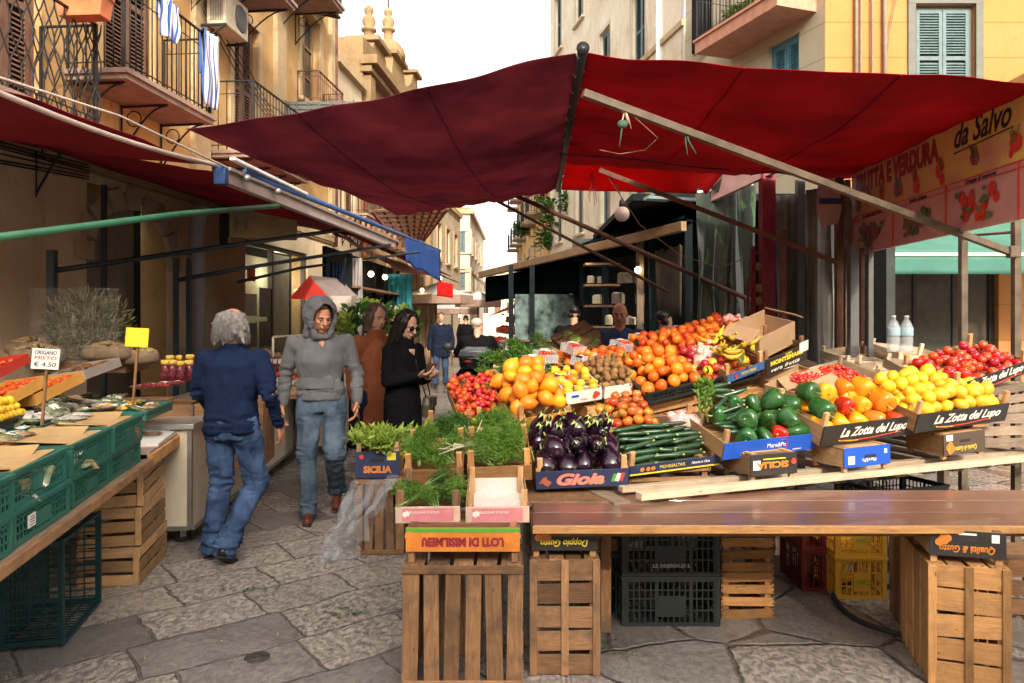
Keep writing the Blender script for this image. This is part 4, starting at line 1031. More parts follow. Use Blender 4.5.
def shade_house(label,x0,x1,y,h,m):  # unseen houses added behind the viewer, heights chosen to shape sun and shade
 B=empty('unseen_shade_house',loc=((x0+x1)/2,y,0));tag(B,label,'building');L=x1-x0
 ops=[(1.2+3.2*i,2.3+3.2*i,z,z+2)for i in range(int((L-2)/3.2))for z in(4.2,8,11.8)]
 M=Matrix.Translation((-L/2,0,0))@Matrix.Translation((L,0,0))@Matrix.Rotation(math.pi,4,'Z')
 o=wall_mb(L,h,0.4,ops).build('wall',m,B,M);mb=MB();mb.box((L/2,1.0,h/2),(L-.1,.2,h-.2));mb.box((L/2,4,h+.1),(L+.4,8.8,.2));mb.box((L/2,7.9,h/2),(L,.2,h));mb.build('dark_room',DARKIN,B,M)
 for op in ops[:]:
  mb=MB();mb.box(((op[0]+op[1])/2,.2,(op[2]+op[3])/2),(op[1]-op[0],.06,op[3]-op[2]));mb.build('window',SH_BROWN,B,M)
shade_house('unseen long ochre house row added behind the viewer, kept low to pass sun',-42,2.4,-20,12.6,ST_PALE)
shade_house('unseen tall narrow house added behind the viewer to shade the aisle',2.5,6.0,-20,18.6,ST_PALE)
shade_house('unseen lower beige house row added behind the viewer to shade the low foreground',6.1,44,-20,14.6,ST_BEIGE)
BURG=m_fabric('burgundy_canvas',(0.25,0.045,0.085),(0.31,0.075,0.11),scale=1.6,trans=0.42,var=0.34,rough=0.8)
REDC=m_fabric('red_canvas',(0.34,0.008,0.022),(0.38,0.012,0.026),scale=1.6,trans=0.36,var=0.26,rough=0.8)
REDB=m_fabric('bright_red_canvas',(0.62,0.02,0.02),scale=2,trans=0.5,var=0.15)
REDL=m_fabric('dark_red_canvas',(0.21,0.012,0.028),(0.26,0.02,0.035),scale=1.2,trans=0.2,var=0.3)
DGRN=m_fabric('dark_green_canvas',(0.004,0.009,0.010),scale=2,var=0.3)
DGRN.node_tree.nodes['Principled BSDF'].inputs['Specular IOR Level'].default_value=0
BLUT=m_fabric('blue_tarpaulin',(0.03,0.09,0.32),scale=3,trans=0.3,var=0.25,rough=0.5)
AQUA=m_fabric('sea_green_canvas',(0.10,0.26,0.215),scale=2,trans=0.3,var=0.12)
def cloth(name,mat,parent,a,b,c,d,nu=16,nv=16,sag=0.12,wr=0.01,th=0.004,seed=0.0,edge=0.0,wf=6.0,pull=0.0,pe=1):
 """patch a-b (near edge) to d-c (far edge); sags between its corners, light wrinkles"""
 a,b,c,d=V(a),V(b),V(c),V(d)
 def fn(u,v):
  p=(a*(1-u)+b*u)*(1-v)+(d*(1-u)+c*u)*v
  s=math.sin(math.pi*u)*math.sin(math.pi*v)*sag+(math.sin(math.pi*u)*(1-math.sin(math.pi*v)))*edge
  z=wr*noise.noise(V((u*wf+seed,v*2.0,seed)))+wr*0.6*noise.noise(V((u*2,v*wf*1.7,seed+4)))
  if pull:e=(1-u)if pe else u;z+=pull*math.exp(-e*5)*math.sin(v*75+4*noise.noise(V((u*3,v*9,seed))))+pull*.6*math.exp(-(1-v)*6)*math.sin(u*60+5*noise.noise(V((u*8,v*3,seed))))
  return p+V((0,0,-s+z))
 mb=MB();mb.sheet(fn,nu,nv);o=mb.build(name,mat,parent)
 if pull:
  for q in(.34,.67):
   sm_=MB();sm_.tube([fn(q,k/30)-V((0,0,.006))for k in range(31)],.007,4,flat=.5);sm_.build('seam',mat,o)
 m=o.modifiers.new('thick','SOLIDIFY');m.thickness=th;m.offset=0
 return o
CN=empty('canopy',loc=(0.4,4,0));tag(CN,'huge burgundy and red fabric canopy stretched over the whole market aisle','canopy')
CNi=CN.matrix_world.inverted()if False else Matrix.Translation((-0.4,-4,0))
def Q(p):return CNi@V(p)
ra,rb=P(582,52,4.0),P(558,187,8.0)
lc,lf=P(186,129,5.3),P(398,216,8.3)
cloth('left_sheet',BURG,CN,Q(lc),Q(ra),Q(rb),Q(lf),60,130,0.20,0.04,seed=1.0,edge=0.04,wf=5,pull=.016)
rn,rf=P(1060,84,3.95),P(850,178,6.75)
cloth('right_sheet',REDC,CN,Q(ra+V((0.01,0,0.0))),Q(rn),Q(rf),Q(P(563,163,7.2)),60,130,0.10,0.03,seed=5.0,edge=0.02,pull=.010,pe=0)
cloth('far_flap',REDB,CN,Q(P(562,160,7.3)),Q(P(728,168,7.3)),Q(P(706,194,7.5)),Q(P(560,190,8.3)+V((0.02,0,0.0))),16,8,0.02,0.01,seed=9)
mb=MB();mb.tube([Q(ra+V((0,-0.05,-0.01))),Q(rb+V((0,0.05,-0.02)))],0.028,10);mb.tube([Q(ra+V((-.0,-0.06,0))),Q(ra+V((0,-0.052,0)))],0.036,10)
mb.build('ridge_pole',m_plain('dark_pole',(0.03,0.028,0.035),0.35,metal=0.4),CN)
mb=MB()
for k in range(14):
 f=k/13;p=ra*(1-f)+rb*f;q=p+V((-0.02,0,-0.035));mb.tube([Q(p+V((-.035,0,0))),Q(q),Q(p+V((.035,0,0)))],0.004,4)
mb.build('lacing',m_plain('white_cord',(0.55,0.5,0.42),0.8),CN)
def bar(name,label,cat,pts,r,mat,group=None,square=False,n=8):
 pts=[V(p)for p in pts];o0=pts[0];mb=MB()
 if square:
  for i in range(len(pts)-1):mb.beam(pts[i]-o0,pts[i+1]-o0,r*2,r*2)
 else:mb.tube([p-o0 for p in pts],r,n)
 o=mb.build(name,mat);o.location=o0;tag(o,label,cat,group);return o
ba,bb=P(583,93,4.0),P(1012,253,5.0)
bar('support_bar','long weathered square bar slanting down under the red canopy to a right hand post','bar',[ba,bb],0.02,GALV,square=True)
bar('support_bar','dark thin bar under the red canopy from the rag knot toward the reed curtain','bar',[P(600,170,7.4),P(836,262,6.4)],0.022,RUST,square=True)
bar('support_bar','upper one of two brown bars slanting from the burgundy canopy past the black awning','bar',[P(512,194,8.0),P(752,301,7.4)],0.024,RUST)
bar('support_bar','lower thinner one of two brown bars slanting from the burgundy canopy','bar',[P(495,200,8.1),P(668,292,7.8)],0.017,RUST)
def rag(p,label,mat,ln=0.16,n=3):
 o=empty('rag',loc=p);tag(o,label,'rag')
 mb=MB();mb.ball((0,0,0),0.02,10,8,sc=(1.5,0.9,1.2));mb.build('knot',mat,o)
 for k in range(n):
  mb=MB();dx=U(-.04,.05);pts=[V((0,0,0)),V((dx*.6,U(-.02,.02),-ln*.5)),V((dx*1.3,U(-.02,.02),-ln*U(.8,1.1)))]
  mb.tube(pts,[0.010,0.012,0.006],6,flat=0.4);mb.build('strip',mat,o)
 return o
rag(ba*0.92+bb*0.08,'pale knotted rag tied near the top of the long bar',m_fabric('pale_rag',(0.50,0.40,0.30)),0.1)
rag(ba*0.80+bb*0.20,'green and white string ends tied around the long bar',m_fabric('green_rag',(0.07,0.12,0.09)),0.13,3)
rag(ba*0.925+bb*0.075+V((0,0,-0.09)),'green cord tail hanging below the pale rag',m_fabric('green_rag',(0.07,0.12,0.09)),0.12,1)
rag(P(592,168,7.6),'red torn rags knotted at the far end of the ridge pole',m_fabric('red_rag',(0.32,0.03,0.03)),0.36,4)
def cord(label,pts,r,mat,name='cord'):
 o0=V(pts[0]);mb=MB();q=[]
 for i in range(len(pts)-1):
  for k in range(6):q.append(V(pts[i]).lerp(V(pts[i+1]),k/6)-o0)
 q.append(V(pts[-1])-o0);mb.tube(q,r,5);o=mb.build(name,mat);o.location=o0;tag(o,label,'cord');return o
cord('thin cord looping loosely under the red canopy from the long bar',[P(632,115,4.2),P(658,138,4.3),P(645,150,4.35),P(620,154,4.3),P(600,150,4.2)],0.003,m_plain('brown_cord',(0.25,0.15,0.1),0.8))
cord('dark cord drooping across the far red canopy seam',[P(560,154,6.0),P(640,160,6.2),P(700,168,6.5),P(840,176,6.7)],0.006,IRON)
cord('slack string running from the lamp down to the curtain',[P(600,165,7.4),P(640,225,7.4),P(680,255,7.3),P(720,268,7.3),P(765,250,7.1)],0.004,m_plain('brown_cord',(0.25,0.15,0.1),0.8))
LM=empty('pendant_lamp',loc=P(622,214,7.6));tag(LM,'round white bulb hanging on a wire in front of the black awning','lamp')
mb=MB();mb.ball((0,0,0),0.078,18,12);mb.build('globe',m_plain('opal_globe',(0.72,0.60,0.56),0.25),LM)
mb=MB();mb.lathe([(0.0,0.07),(0.03,0.07),(0.028,0.13),(0.012,0.15),(0.0,0.15)],12);mb.build('socket',IRON,LM)
mb=MB();mb.tube([(0,0,0.15),(-0.05,0,0.28),(-0.12,0,0.4),(-0.23,0.0,0.5)],0.005,5);mb.build('wire',IRON,LM)
LA=empty('awning',loc=(-2.6,5,0));tag(LA,'dark red folding awning sloping out from the golden house over the left stall','awning')
def QA(p):return V(p)-V((-2.6,5,0))
f0,f1=V((-2.86,3.7,2.86)),P(219,166,6.0)
r0,r1=V((-4.95,4.4,3.2)),P(302,222,12.6)
cloth('fabric',REDL,LA,QA(f0),QA(f1),QA(V((XF(7.2)+.05,7.2,3.28))),QA(r0),26,14,0.10,0.03,seed=2)
mb=MB();mb.tube([QA(f0+(f1-f0)*t_/10+V((0,0,-0.05*math.sin(math.pi*t_/10))))for t_ in range(11)],0.018,8);mb.build('front_rail',m_plain('cream_rail',(0.55,0.42,0.36),0.5),LA)
mb=MB();mb.tube([QA(P(-30,68,4.0)),QA(P(120,116,4.9)),QA(P(236,172,6.1)),QA(P(250,180,6.4))],0.008,6);mb.build('rope',m_plain('pale_rope',(0.5,0.42,0.34),0.8),LA)
LB=empty('awning',loc=(-2.3,6,0));tag(LB,'dark red awning with a long grey box rail and a blue end cap','awning')
def QB(p):return V(p)-V((-2.3,6,0))
c0,c1=P(222,176,6.0),P(396,246,11.8)
cloth('fabric',REDL,LB,QB(c0+V((0,0.05,0.03))),QB(c1+V((0,0,0.03))),QB(V((XF(12.6)+0.05,12.6,3.3))),QB(V((XF(7.0)+0.05,7.0,3.3))),24,14,0.06,0.02,seed=3)
mb=MB();mb.beam(QB(c0),QB(c1),0.07,0.11);mb.beam(QB(c0+V((0.05,0,0.06))),QB(c1+V((0.05,0,0.06))),0.04,0.03);mb.build('box_rail',m_plain('pinkish_grey_rail',(0.42,0.33,0.31),0.5),LB,bevel=0.006)
d_=(c1-c0).normalized();mb=MB();mb.beam(QB(c0-d_*0.05),QB(c0+d_*0.02),0.10,0.15);mb.build('end_cap',m_plain('blue_plastic',(0.03,0.08,0.22),0.4),LB,bevel=0.01)
mb=MB();mb.beam(QB(c0+V((0.1,-0.05,0.13))),QB(c0+d_*1.6+V((0.1,0,0.12))),0.05,0.03);mb.build('lamp_tube',m_plain('white_tube',(0.7,0.7,0.72),0.3),LB,bevel=0.008)
mb=MB()
for t_ in(0.25,0.9):mb.ball(QB(c0+d_*t_+V((0.09,0,0.03))),0.035,8,6)
mb.build('hinge',STEEL,LB)
def arm(label,a,b,r,mat,group=None):return bar('awning_strut',label,'strut',[a,b],r,mat,group)
GRB=m_plain('green_painted_bar',(0.035,0.15,0.08),0.5,0.3)
DKB=m_plain('dark_blue_bar',(0.015,0.03,0.045),0.4,0.3)
bar('awning_strut','green painted tube crossing in front of the left wall under the red awning','strut',[P(-30,241,3.6),P(180,214,5.3),P(278,206,6.8)],0.022,GRB)
bar('awning_strut','upper dark arm running from the wall post to the grey box rail','strut',[P(52,271,6.4),P(200,250,7.2),P(346,229,9.4)],0.024,DKB)
bar('awning_strut','lower dark arm running from the double post to the grey box rail','strut',[P(178,280,7.6),P(245,268,8.2),P(390,245,11.0)],0.022,DKB)
bar('awning_strut','thin dark brace under the lower awning arm','strut',[P(238,282,8.8),P(300,268,9.6),P(420,252,12)],0.018,DKB)
for(px,y0_,y1_,Y_,lb)in((52,250,370,6.4,'dark square post beside the dried herb bunch'),(104,185,330,7.4,'thin dark pole standing in the wall recess'),(176,258,380,7.6,'first dark post of a pair before the wall pier'),(189,258,380,7.7,'second dark post of a pair before the wall pier')):
 a=P(px,y0_,Y_);bar('post',lb,'post',[V((a.x,a.y,0.0)),a],0.022 if px!=52 else 0.032,DKB,square=True)
SG=empty('sign_box',M=frame(P(263,224,9.6),V((1,0.25,0))));tag(SG,'dull metal sign box lit yellow above the shop door','sign')
mb=MB();mb.box((0,0.12,0),(0.84,0.22,0.36));mb.build('box',m_plain('brass_sign',(0.42,0.36,0.20),0.4,0.3,3,metal=0.3),SG,bevel=0.01)
text('H','lettering',0.26,m_plain('faded_letter',(0.28,0.27,0.25),0.5),SG,Matrix.Translation((-0.27,0.006,0.0)),bold=0.01)
mb=MB();mb.box((-0.48,0.12,-0.02),(0.1,0.26,0.5));mb.build('side_panel',IRON,SG)
TP=cloth('tarpaulin',BLUT,None,P(405,234,11.9),P(440,250,14.2),P(440,283,14.2)+V((0.02,0,0)),P(404,262,11.9)+V((0.03,0,0)),14,8,0,0.06,seed=7);tag(TP,'blue tarpaulin flap hanging from the end of the left awnings','tarpaulin')
bar('support_bar','blue rail edging the left awnings up to the blue tarpaulin','bar',[P(245,172,6.3),P(404,236,11.9),P(440,251,14.3)],0.03,m_plain('blue_plastic',(0.03,0.08,0.22),0.4))
TR=empty('trellis',loc=P(395,208,15));tag(TR,'tilted reed trellis screen above the left awnings','trellis')
def QT(p):return V(p)-V(P(395,208,15))
ta,tb,tc_,td=P(372,210,13),P(448,208,17),P(424,240,19),P(400,246,14.5)
cloth('reed_mat',m_fabric('reed_mat',(0.60,0.42,0.28),scale=12,trans=0.5,var=0.4),TR,QT(ta),QT(tb),QT(tc_),QT(td),10,10,0,0.02)
mb=MB()
for k in range(9):
 f=k/8;mb.beam(QT(ta.lerp(tb,f)-V((0,.03,.02))),QT(td.lerp(tc_,f)-V((0,.03,.02))),0.05,0.05);mb.beam(QT(ta.lerp(td,f)-V((0,.05,.03))),QT(tb.lerp(tc_,f)-V((0,.05,.03))),0.04,0.04)
mb.build('lath',RUST,TR)
STRP=m_fabric('striped_red_canvas',(0.45,0.06,0.06),scale=2,trans=0.4,stripe=(1,9.0,(0.65,0.50,0.45),0.5))
o=cloth('awning',STRP,None,P(335,236,10.4),P(437,277,15.5),P(400,272,16.5),P(318,232,12.5)+V((0,0,0.25)),24,10,0.1,0.03);tag(o,'pale red striped awning drooping below the left rail','awning')
for i,(a,b,Y1,Y2,dz,lb)in enumerate((((400,250),(452,277),12.5,20,0.5,'dark red awning beyond the blue tarpaulin'),((425,268),(462,284),17,25,0.6,'small far dark red awning at the narrow part of the street'))):
 p0,p1=P(*a,Y1),P(*b,Y2);o=cloth('awning',REDL,None,p0,p1,p1+V((-1.3,0.4,dz)),p0+V((-1.4,0.3,dz)),14,8,0.08,0.03,seed=i+20)
 tag(o,lb,'awning')
o=cloth('banner',REDB,None,P(437,281,17),P(453,284,17),P(453,298,17),P(437,296,17),8,6,0,0.01);tag(o,'small red cloth banner hanging in front of the white umbrella','banner')
mb=MB()
for k in range(12):
 a=P(340+k*5.4,224+k*2.4,11.5);mb.beam(a,a+V((-0.05,0.4,0.22)),0.05,0.05)
mb.beam(P(338,218,11.3),P(402,246,12.2),0.05,0.05);mb.beam(P(338,227,11.3),P(402,254,12.2),0.04,0.04)
o=mb.build('roof_rack',W_OLD);tag(o,'rack of old wooden laths lying over the left awning rail','rack')
KA=empty('awning',loc=P(580,250,11));tag(KA,'long near-black awning with a tan front bar over the dark kiosk','awning')
def QK(p):return V(p)-V(P(580,250,11))
k0,k1=P(480,272,14.5),P(684,221,8.7)
kd=V((0.75,1.6,0))
cloth('fabric',DGRN,KA,QK(k0),QK(k1),QK(k1+kd+V((1.0,0,0.10))),QK(k0+kd+V((0.6,0,0.12))),20,8,0.05,0.02)
mb=MB();mb.beam(QK(k0-V((0,0,.06))),QK(k1-V((0,0,.06))),0.08,0.12);mb.build('front_bar',m_plain('tan_bar',(0.26,0.165,0.095),0.6),KA,bevel=0.01)
k2=k0.lerp(k1,0.48);mb=MB();v0=V((0.1,0.12,-0.1))
cloth('valance',DGRN,KA,QK(k0+v0),QK(k2+v0+V((0.35,0,0))),QK(P(577,293,(k2+v0).y+0.05)),QK(k0+v0+V((0,0.05,-0.48))),12,6,0,0.02)
cloth('upper_flap',DGRN,KA,QK(k0.lerp(k1,.55)+V((0,0,.03))),QK(k1+V((0,0,.03))),QK(P(690,204,9.3)),QK(P(600,238,11.5)),12,6,0.02,0.01)
o=cloth('awning',m_fabric('slate_canvas',(.018,.03,.034),scale=2,var=.4),None,P(486,296,15.2),P(590,276,12.6),P(600,262,13.2),P(492,282,15.8),12,6,.05,.03,seed=61);tag(o,'small slate dark awning layered below the tan barred one','awning')
o=cloth('hanging_sheet',m_fabric('dark_teal_sheet',(.012,.035,.04),scale=3,var=.5),None,P(579,262,11.7),P(603,258,11.2),P(602,312,11.2),P(580,306,11.7),12,10,0,.08,seed=66);tag(o,'dark teal sheet hanging at the corner of the black kiosk','sheet')
o=cloth('hanging_sheet',m_fabric('grey_brown_sheet',(.07,.06,.05),scale=3,var=.5),None,P(655,250,9.6),P(682,246,9.2),P(681,318,9.2),P(657,312,9.6),12,10,0,.08,seed=67);tag(o,'grey brown sheet hanging inside the kiosk beside the plastic curtain','sheet')
KI=empty('kiosk',loc=(1.6,10,0));tag(KI,'dark market kiosk with clear plastic windows behind the fruit stand','kiosk')
KM=m_plain('kiosk_panel',(0.008,0.013,0.015),0.7,0.4,spec=.08)
def KP(x,y,Y):return P(x,y,Y)-V((1.6,10,0))
mb=MB();a,b=P(512,345,12.4),P(578,345,12.0)
mb.box(((a.x+b.x)/2-1.6,2.2,0.62),(b.x-a.x,0.1,1.24));mb.build('base_panel',KM,KI)
for i,px in enumerate((511,532,577)):
 mb=MB();q=P(px,300,12.2);mb.box((q.x-1.6,2.2-0.06,1.25),(0.08,0.08,2.5));mb.build('frame_post',KM,KI)
for(x0_,x1_)in((515,530),(534,574)):
 a,b=P(x0_,300,12.2),P(x1_,300,12.2);mb=MB();mb.box(((a.x+b.x)/2-1.6,2.2,1.65),(b.x-a.x,0.01,0.75))
 mb.build('plastic_window',m_plain('hazy_printed_film',(0.10,0.145,0.14),0.22,1.0,4.5),KI)
mb=MB();mb.box((3.0-1.6,2.8,1.5),(3.9,0.1,3.0));mb.box((4.3-1.6,0.6,1.5),(0.1,4.4,3.0));mb.build('back_wall',m_plain('kiosk_inner',(.035,.042,.042),.8,.5,2),KI)
mb=MB();mb.box((2.9-1.6,0.7,3.03),(3.0,4.2,0.08));mb.build('roof_panel',KM,KI)
for i,(px,Y_,c_)in enumerate(((605,10.6,KM),(640,9.9,W_GREY),(652,9.8,KM),(688,8.9,KM),(586,11.5,KM))):
 q=P(px,300,Y_);mb=MB();mb.box((q.x-1.6,Y_-10,1.4),(0.09,0.09,2.8));mb.build('post',c_,KI)
mb=MB()
for k in range(5):mb.box((P(600,300,10.7).x-1.6+0.02,0.7,1.2+0.3*k),(0.5,0.3,0.03))
mb.build('shelf',W_OLD,KI)
def curtain(label,xa,xb,ytop,Y,zb,mat,pleat,group=None,dY=0.0,mats=None,ytop2=None):
 a,b=P(xa,ytop,Y),P(xb,ytop2 or ytop,Y+dY)
 def fn(u,v):
  p=a.lerp(b,u);z=p.z+(zb-p.z)*v;w_=0.3+0.7*min(1,v*1.4)
  f=noise.noise(V((u*pleat,v*1.2,xa)))
  return V((p.x+0.02*noise.noise(V((u*9,v*3,2))),p.y+0.10*w_*f+0.03*math.sin(u*pleat*3.1)*w_,z))
 mb=MB();mb.sheet(fn,60,24);o=mb.build('curtain',mat);m=o.modifiers.new('thick','SOLIDIFY');m.thickness=0.003;tag(o,label,'curtain',group);return o
GRC=m_plain('grey_reed_plastic',(0.16,0.155,0.14),0.45,0.3,3)
m_,nt_,b_=_new('black_green_film');n_=noise_(nt_,coords(nt_,scale=(14,14,3)),1.0,3,0.5,0.8)
cc_=ramp(nt_,n_,[(0.0,(0.022,0.03,0.027)),(0.60,(0.03,0.042,0.036)),(0.66,(0.07,0.16,0.06)),(0.72,(0.02,0.03,0.025))]);nt_.links.new(cc_,b_.inputs['Base Color']);setb(b_,rough=0.22,spec=0.7)
curtain('shiny dark plastic curtain with faint green leaf print beside the red column',697,756,186,7.5,1.1,m_,6,ytop2=178)
curtain('grey plastic curtain just beyond the dark red column',776,800,195,6.95,0.5,GRC,4)
curtain('wide grey plastic curtain next to the rusty post',806,838,190,6.75,0.5,GRC,5,ytop2=186)
hb=empty('header_board',loc=P(735,180,7.6));tag(hb,'pinkish header board above the dark plastic curtain','board')
mb=MB();a,b=P(697,196,7.7),P(772,160,6.9);mb.beam(a-hb.location,b-hb.location,0.05,0.26);mb.build('board',m_plain('pink_board',(0.40,0.24,0.24),0.7),hb)
mb=MB();mb.beam(P(655,200,8.6)-hb.location,P(730,160,7.3)-hb.location,0.30,0.03);mb.beam(P(655,198,8.4)-hb.location,P(700,200,7.9)-hb.location,0.2,0.03);mb.build('edge_sheet',m_plain('pale_blue_sheet',(0.35,0.50,0.52),0.4),hb)
mb=MB();mb.box((-.18,-.15,-.09),(0.12,0.1,0.13),rot=Euler((.3,.5,.2)));mb.box((-.05,-.15,-.02),(0.09,0.06,0.13),rot=Euler((.3,-.5,.2)));mb.build('lamp_head',IRON,hb)
RC=m_plain('dark_red_paint',(0.24,0.018,0.035),0.4,0.25)
CO=empty('column',loc=(P(767,300,7.0).x,7.0,0));tag(CO,'dark red painted steel column beside the grey curtains','column')
mb=MB();mb.box((0,0,1.5),(0.125,0.125,3.0));mb.build('shaft',RC,CO,bevel=0.006)
mb=MB();mb.box((-0.12,0.03,1.3),(0.035,0.035,2.0));mb.box((-0.17,0.03,1.15),(0.02,0.02,1.7));mb.build('rail',RC,CO)
mb=MB()
for z in(1.5,1.62,1.78,1.9,2.1):mb.box((-0.10,-0.07,z),(0.05,0.03,0.07),rot=Euler((0,U(-.3,.3),0)))
mb.build('fittings',W_OLD,CO)
for px,y_,Y_,r_,mt,lb in((800,180,6.9,0.035,m_plain('grey_post',(0.12,0.12,0.125),0.5),'grey post between the two grey curtains'),(783,230,6.6,0.02,RUST,'thin rusty tube leaning before the grey curtain'),(839,178,6.55,0.03,RUST,'rusty brown post at the near side of the grey curtains'),(847,180,6.4,0.022,GALV,'pale metal post at the end of the fruit sign'),(853,245,6.2,0.035,m_plain('grey_post',(0.12,0.12,0.125),0.5),'grey post under the end of the fruit sign'),(862,248,6.3,0.015,RUST,'thin brown post under the fruit sign'),(870,246,6.2,0.02,m_plain('grey_post',(0.12,0.12,0.125),0.5),'thin grey post at the edge of the yellow wall'),(963,232,5.7,0.024,GALV,'upright post under the middle of the fruit sign'),(1016,222,5.02,0.022,GALV,'upright post with a clamp where the long bar ends')):
 a=P(px,y_,Y_);bar('post',lb,'post',[V((a.x,a.y,0)),a],r_,mt,square=True)
mb=MB();mb.box((0,0,0),(0.07,0.06,0.08));o=mb.build('clamp',GALV,bevel=0.01);o.location=P(1013,252,4.98);tag(o,'metal clamp joining the long bar to the upright post','clamp')
bar('rail','thin horizontal rail under the fruit sign between the posts','rail',[P(963,236,5.7),P(1016,232,5.0)],0.01,GALV)
bg_=empty('hanging_bag',loc=P(829,205,6.4));tag(bg_,'pinkish bag with a dark band hung beside the fruit sign','bag')
mb=MB();mb.prism([(-.09,.2),(.02,.24),(.08,.19),(.11,-.02),(.08,-.16),(-.05,-.19),(-.10,-.05)],-.02,.03);mb.build('pouch',m_plain('pink_bag',(0.32,0.19,0.17),0.7),bg_,bevel=.012,fixn=True)
mb=MB();mb.box((0,-.023,.03),(.19,.004,.05));mb.build('band',NAVYP,bg_)
SN=empty('shop_sign',M=frame(V((3.03,6.6,2.2)),V((-0.06,-1,0.0))));tag(SN,'long orange and pink fruit and vegetable shop sign with painted produce under the canopy','sign')
m_,nt_,b_=_new('sign_print');co=coords(nt_,'Object');sep=nt_.nodes.new('ShaderNodeSeparateXYZ');nt_.links.new(co,sep.inputs[0])
cc_=ramp(nt_,math_(nt_,'MULTIPLY_ADD',sep.outputs[0],0.30,0.05),[(0.0,(0.46,0.19,0.08)),(1.0,(0.72,0.52,0.10))])
cc_=mixc(nt_,ramp(nt_,noise_(nt_,co,4,4),[(0.4,(0,0,0)),(0.7,(1,1,1))]),cc_,(0.50,0.22,0.16));nt_.links.new(cc_,b_.inputs['Base Color']);setb(b_,rough=0.5)
SLn,SHt=3.2,0.80
mb=MB();mb.box((SLn/2,0.015,0.31+0.24),(SLn,0.03,0.48));up_=mb.build('upper_panel',m_,SN)
mb=MB();mb.box((SLn/2,0.015,0.14),(SLn,0.03,0.33));lo_=mb.build('lower_panel',m_plain('pink_panel',(0.50,0.25,0.24),0.5,0.1),SN)
mb=MB()
for k in range(5):mb.box((0.03+k*SLn/4*0.985,-0.004,0.14),(0.012,0.008,0.33))
for z in(0.305,0.265):mb.box((SLn/2,-0.004,z),(SLn,0.007,0.006))
mb.build('divider',INKR,lo_)
text('FRUTTA E VERDURA','lettering',0.21,m_plain('maroon_ink',(0.26,0.02,0.03),0.6),up_,Matrix.Translation((0.80,-0.002,0.57)),width=1.40,bold=0.012)
text('da Salvo','lettering',0.22,INKK,up_,Matrix.Translation((2.00,-0.002,0.60)),width=0.62,shear=0.35,bold=0.004)
mb=MB();mb.beam((1.70,-0.002,0.50),(2.34,-0.002,0.515),0.003,0.008);mb.build('underline',INKK,up_)
for i,s_ in enumerate(('la qualità della frutta','bontà siciliana','Ortaggi di stagione','La tua frutta fresca')):
 text(s_,'lettering',0.045,INKK,lo_,Matrix.Translation((0.42+i*0.79,-0.003,0.284)),shear=0.3)
PUR=m_plain('grape_print',(0.22,0.06,0.08),0.5,0.4,20);GRP=m_plain('leaf_print',(0.09,0.14,0.04),0.5,0.4,20);YRP=m_plain('pear_print',(0.60,0.45,0.12),0.5,0.3,20)
def disc(mb,x,z,r,n=12,y=-0.003,sc=1.0):mb.add([(x+math.cos(2*math.pi*k/n)*r,y-U(0,.0015),z+math.sin(2*math.pi*k/n)*r*sc)for k in range(n)],[tuple(range(n-1,-1,-1))])
for i,(cx_,mt)in enumerate(((0.40,PUR),(1.18,GRP),(1.98,REDP),(2.75,YRP))):
 mb=MB()
 for k in range(22):disc(mb,cx_+U(-.2,.2),0.12+U(-.08,.09)*1.0,U(.022,.045),y=-0.003-0.0004*k)
 mb.build('fruit_picture',mt,lo_)
 mb=MB()
 for k in range(9):disc(mb,cx_+U(-.24,.24),0.12+U(-.09,.1),U(.02,.04),y=-0.013-0.0004*k,sc=0.6)
 mb.build('leaf_picture',(GRP,PUR,GRP,REDP)[i],lo_)
for i,cx_ in enumerate((0.15,0.36,0.62,0.9,1.18,1.52,1.95,2.35)):
 mb=MB()
 for k in range(7):disc(mb,cx_+U(-.045,.045),0.42+U(-.06,.06),U(.02,.04),y=-0.003-0.0005*k,sc=1.3)
 mb.build('fruit_picture',REDP if i%3 else PUR,up_)
 mb=MB()
 for k in range(3):mb.beam((cx_+U(-.03,.03),-0.01,0.42),(cx_+U(-.06,.06),-0.01,0.42+U(.07,.11)),0.002,0.008)
 mb.build('stem_picture',GRP,up_)
CF=empty('cafe_awning',loc=(5.3,13,0));tag(CF,'sea-green awning with a pale hem over the cafe doors of the yellow house','awning')
cloth('fabric',AQUA,CF,(0.1,-1.7,2.62),(4.2,-1.7,2.62),(4.2,-0.02,3.35),(0.1,-0.02,3.35),20,8,0.02,0.01)
cloth('valance',AQUA,CF,(0.1,-1.72,2.58),(4.2,-1.72,2.58),(4.2,-1.73,2.30),(0.1,-1.73,2.30),40,4,0,0.0)
mb=MB();mb.beam((0.1,-1.72,2.60),(4.2,-1.72,2.60),0.04,0.05);mb.build('front_bar',m_plain('cream_bar',(0.62,0.58,0.44),0.5),CF)
def on_left(Y,out,z):return left_frame(Y)@V((0,-out,z))
AC=empty('air_conditioner',M=left_frame(10.35)@Matrix.Translation((0,-0.42,5.72))@Matrix.Scale(.8,4));tag(AC,'white air conditioner box on a bracket above the striped towel','air conditioner')
mb=MB();mb.box((0.45,0.16,0.33),(0.9,0.34,0.62));mb.build('case',m_plain('cream_case',(0.55,0.48,0.36),0.5),AC,bevel=0.01)
mb=MB();mb.lathe([(0.22,-0.004),(0.24,0.0),(0.22,0.01)],24,M=T(0.6,-0.02,0.33,R(90)))
for k in range(7):mb.box((0.6,-0.022,0.15+k*0.06),(0.42,0.006,0.012))
for k in range(8):mb.box((-0.006,0.05+k*0.03,0.33),(0.008,0.012,0.5))
mb.build('grille',m_plain('dark_grille',(0.10,0.10,0.11),0.5),AC)
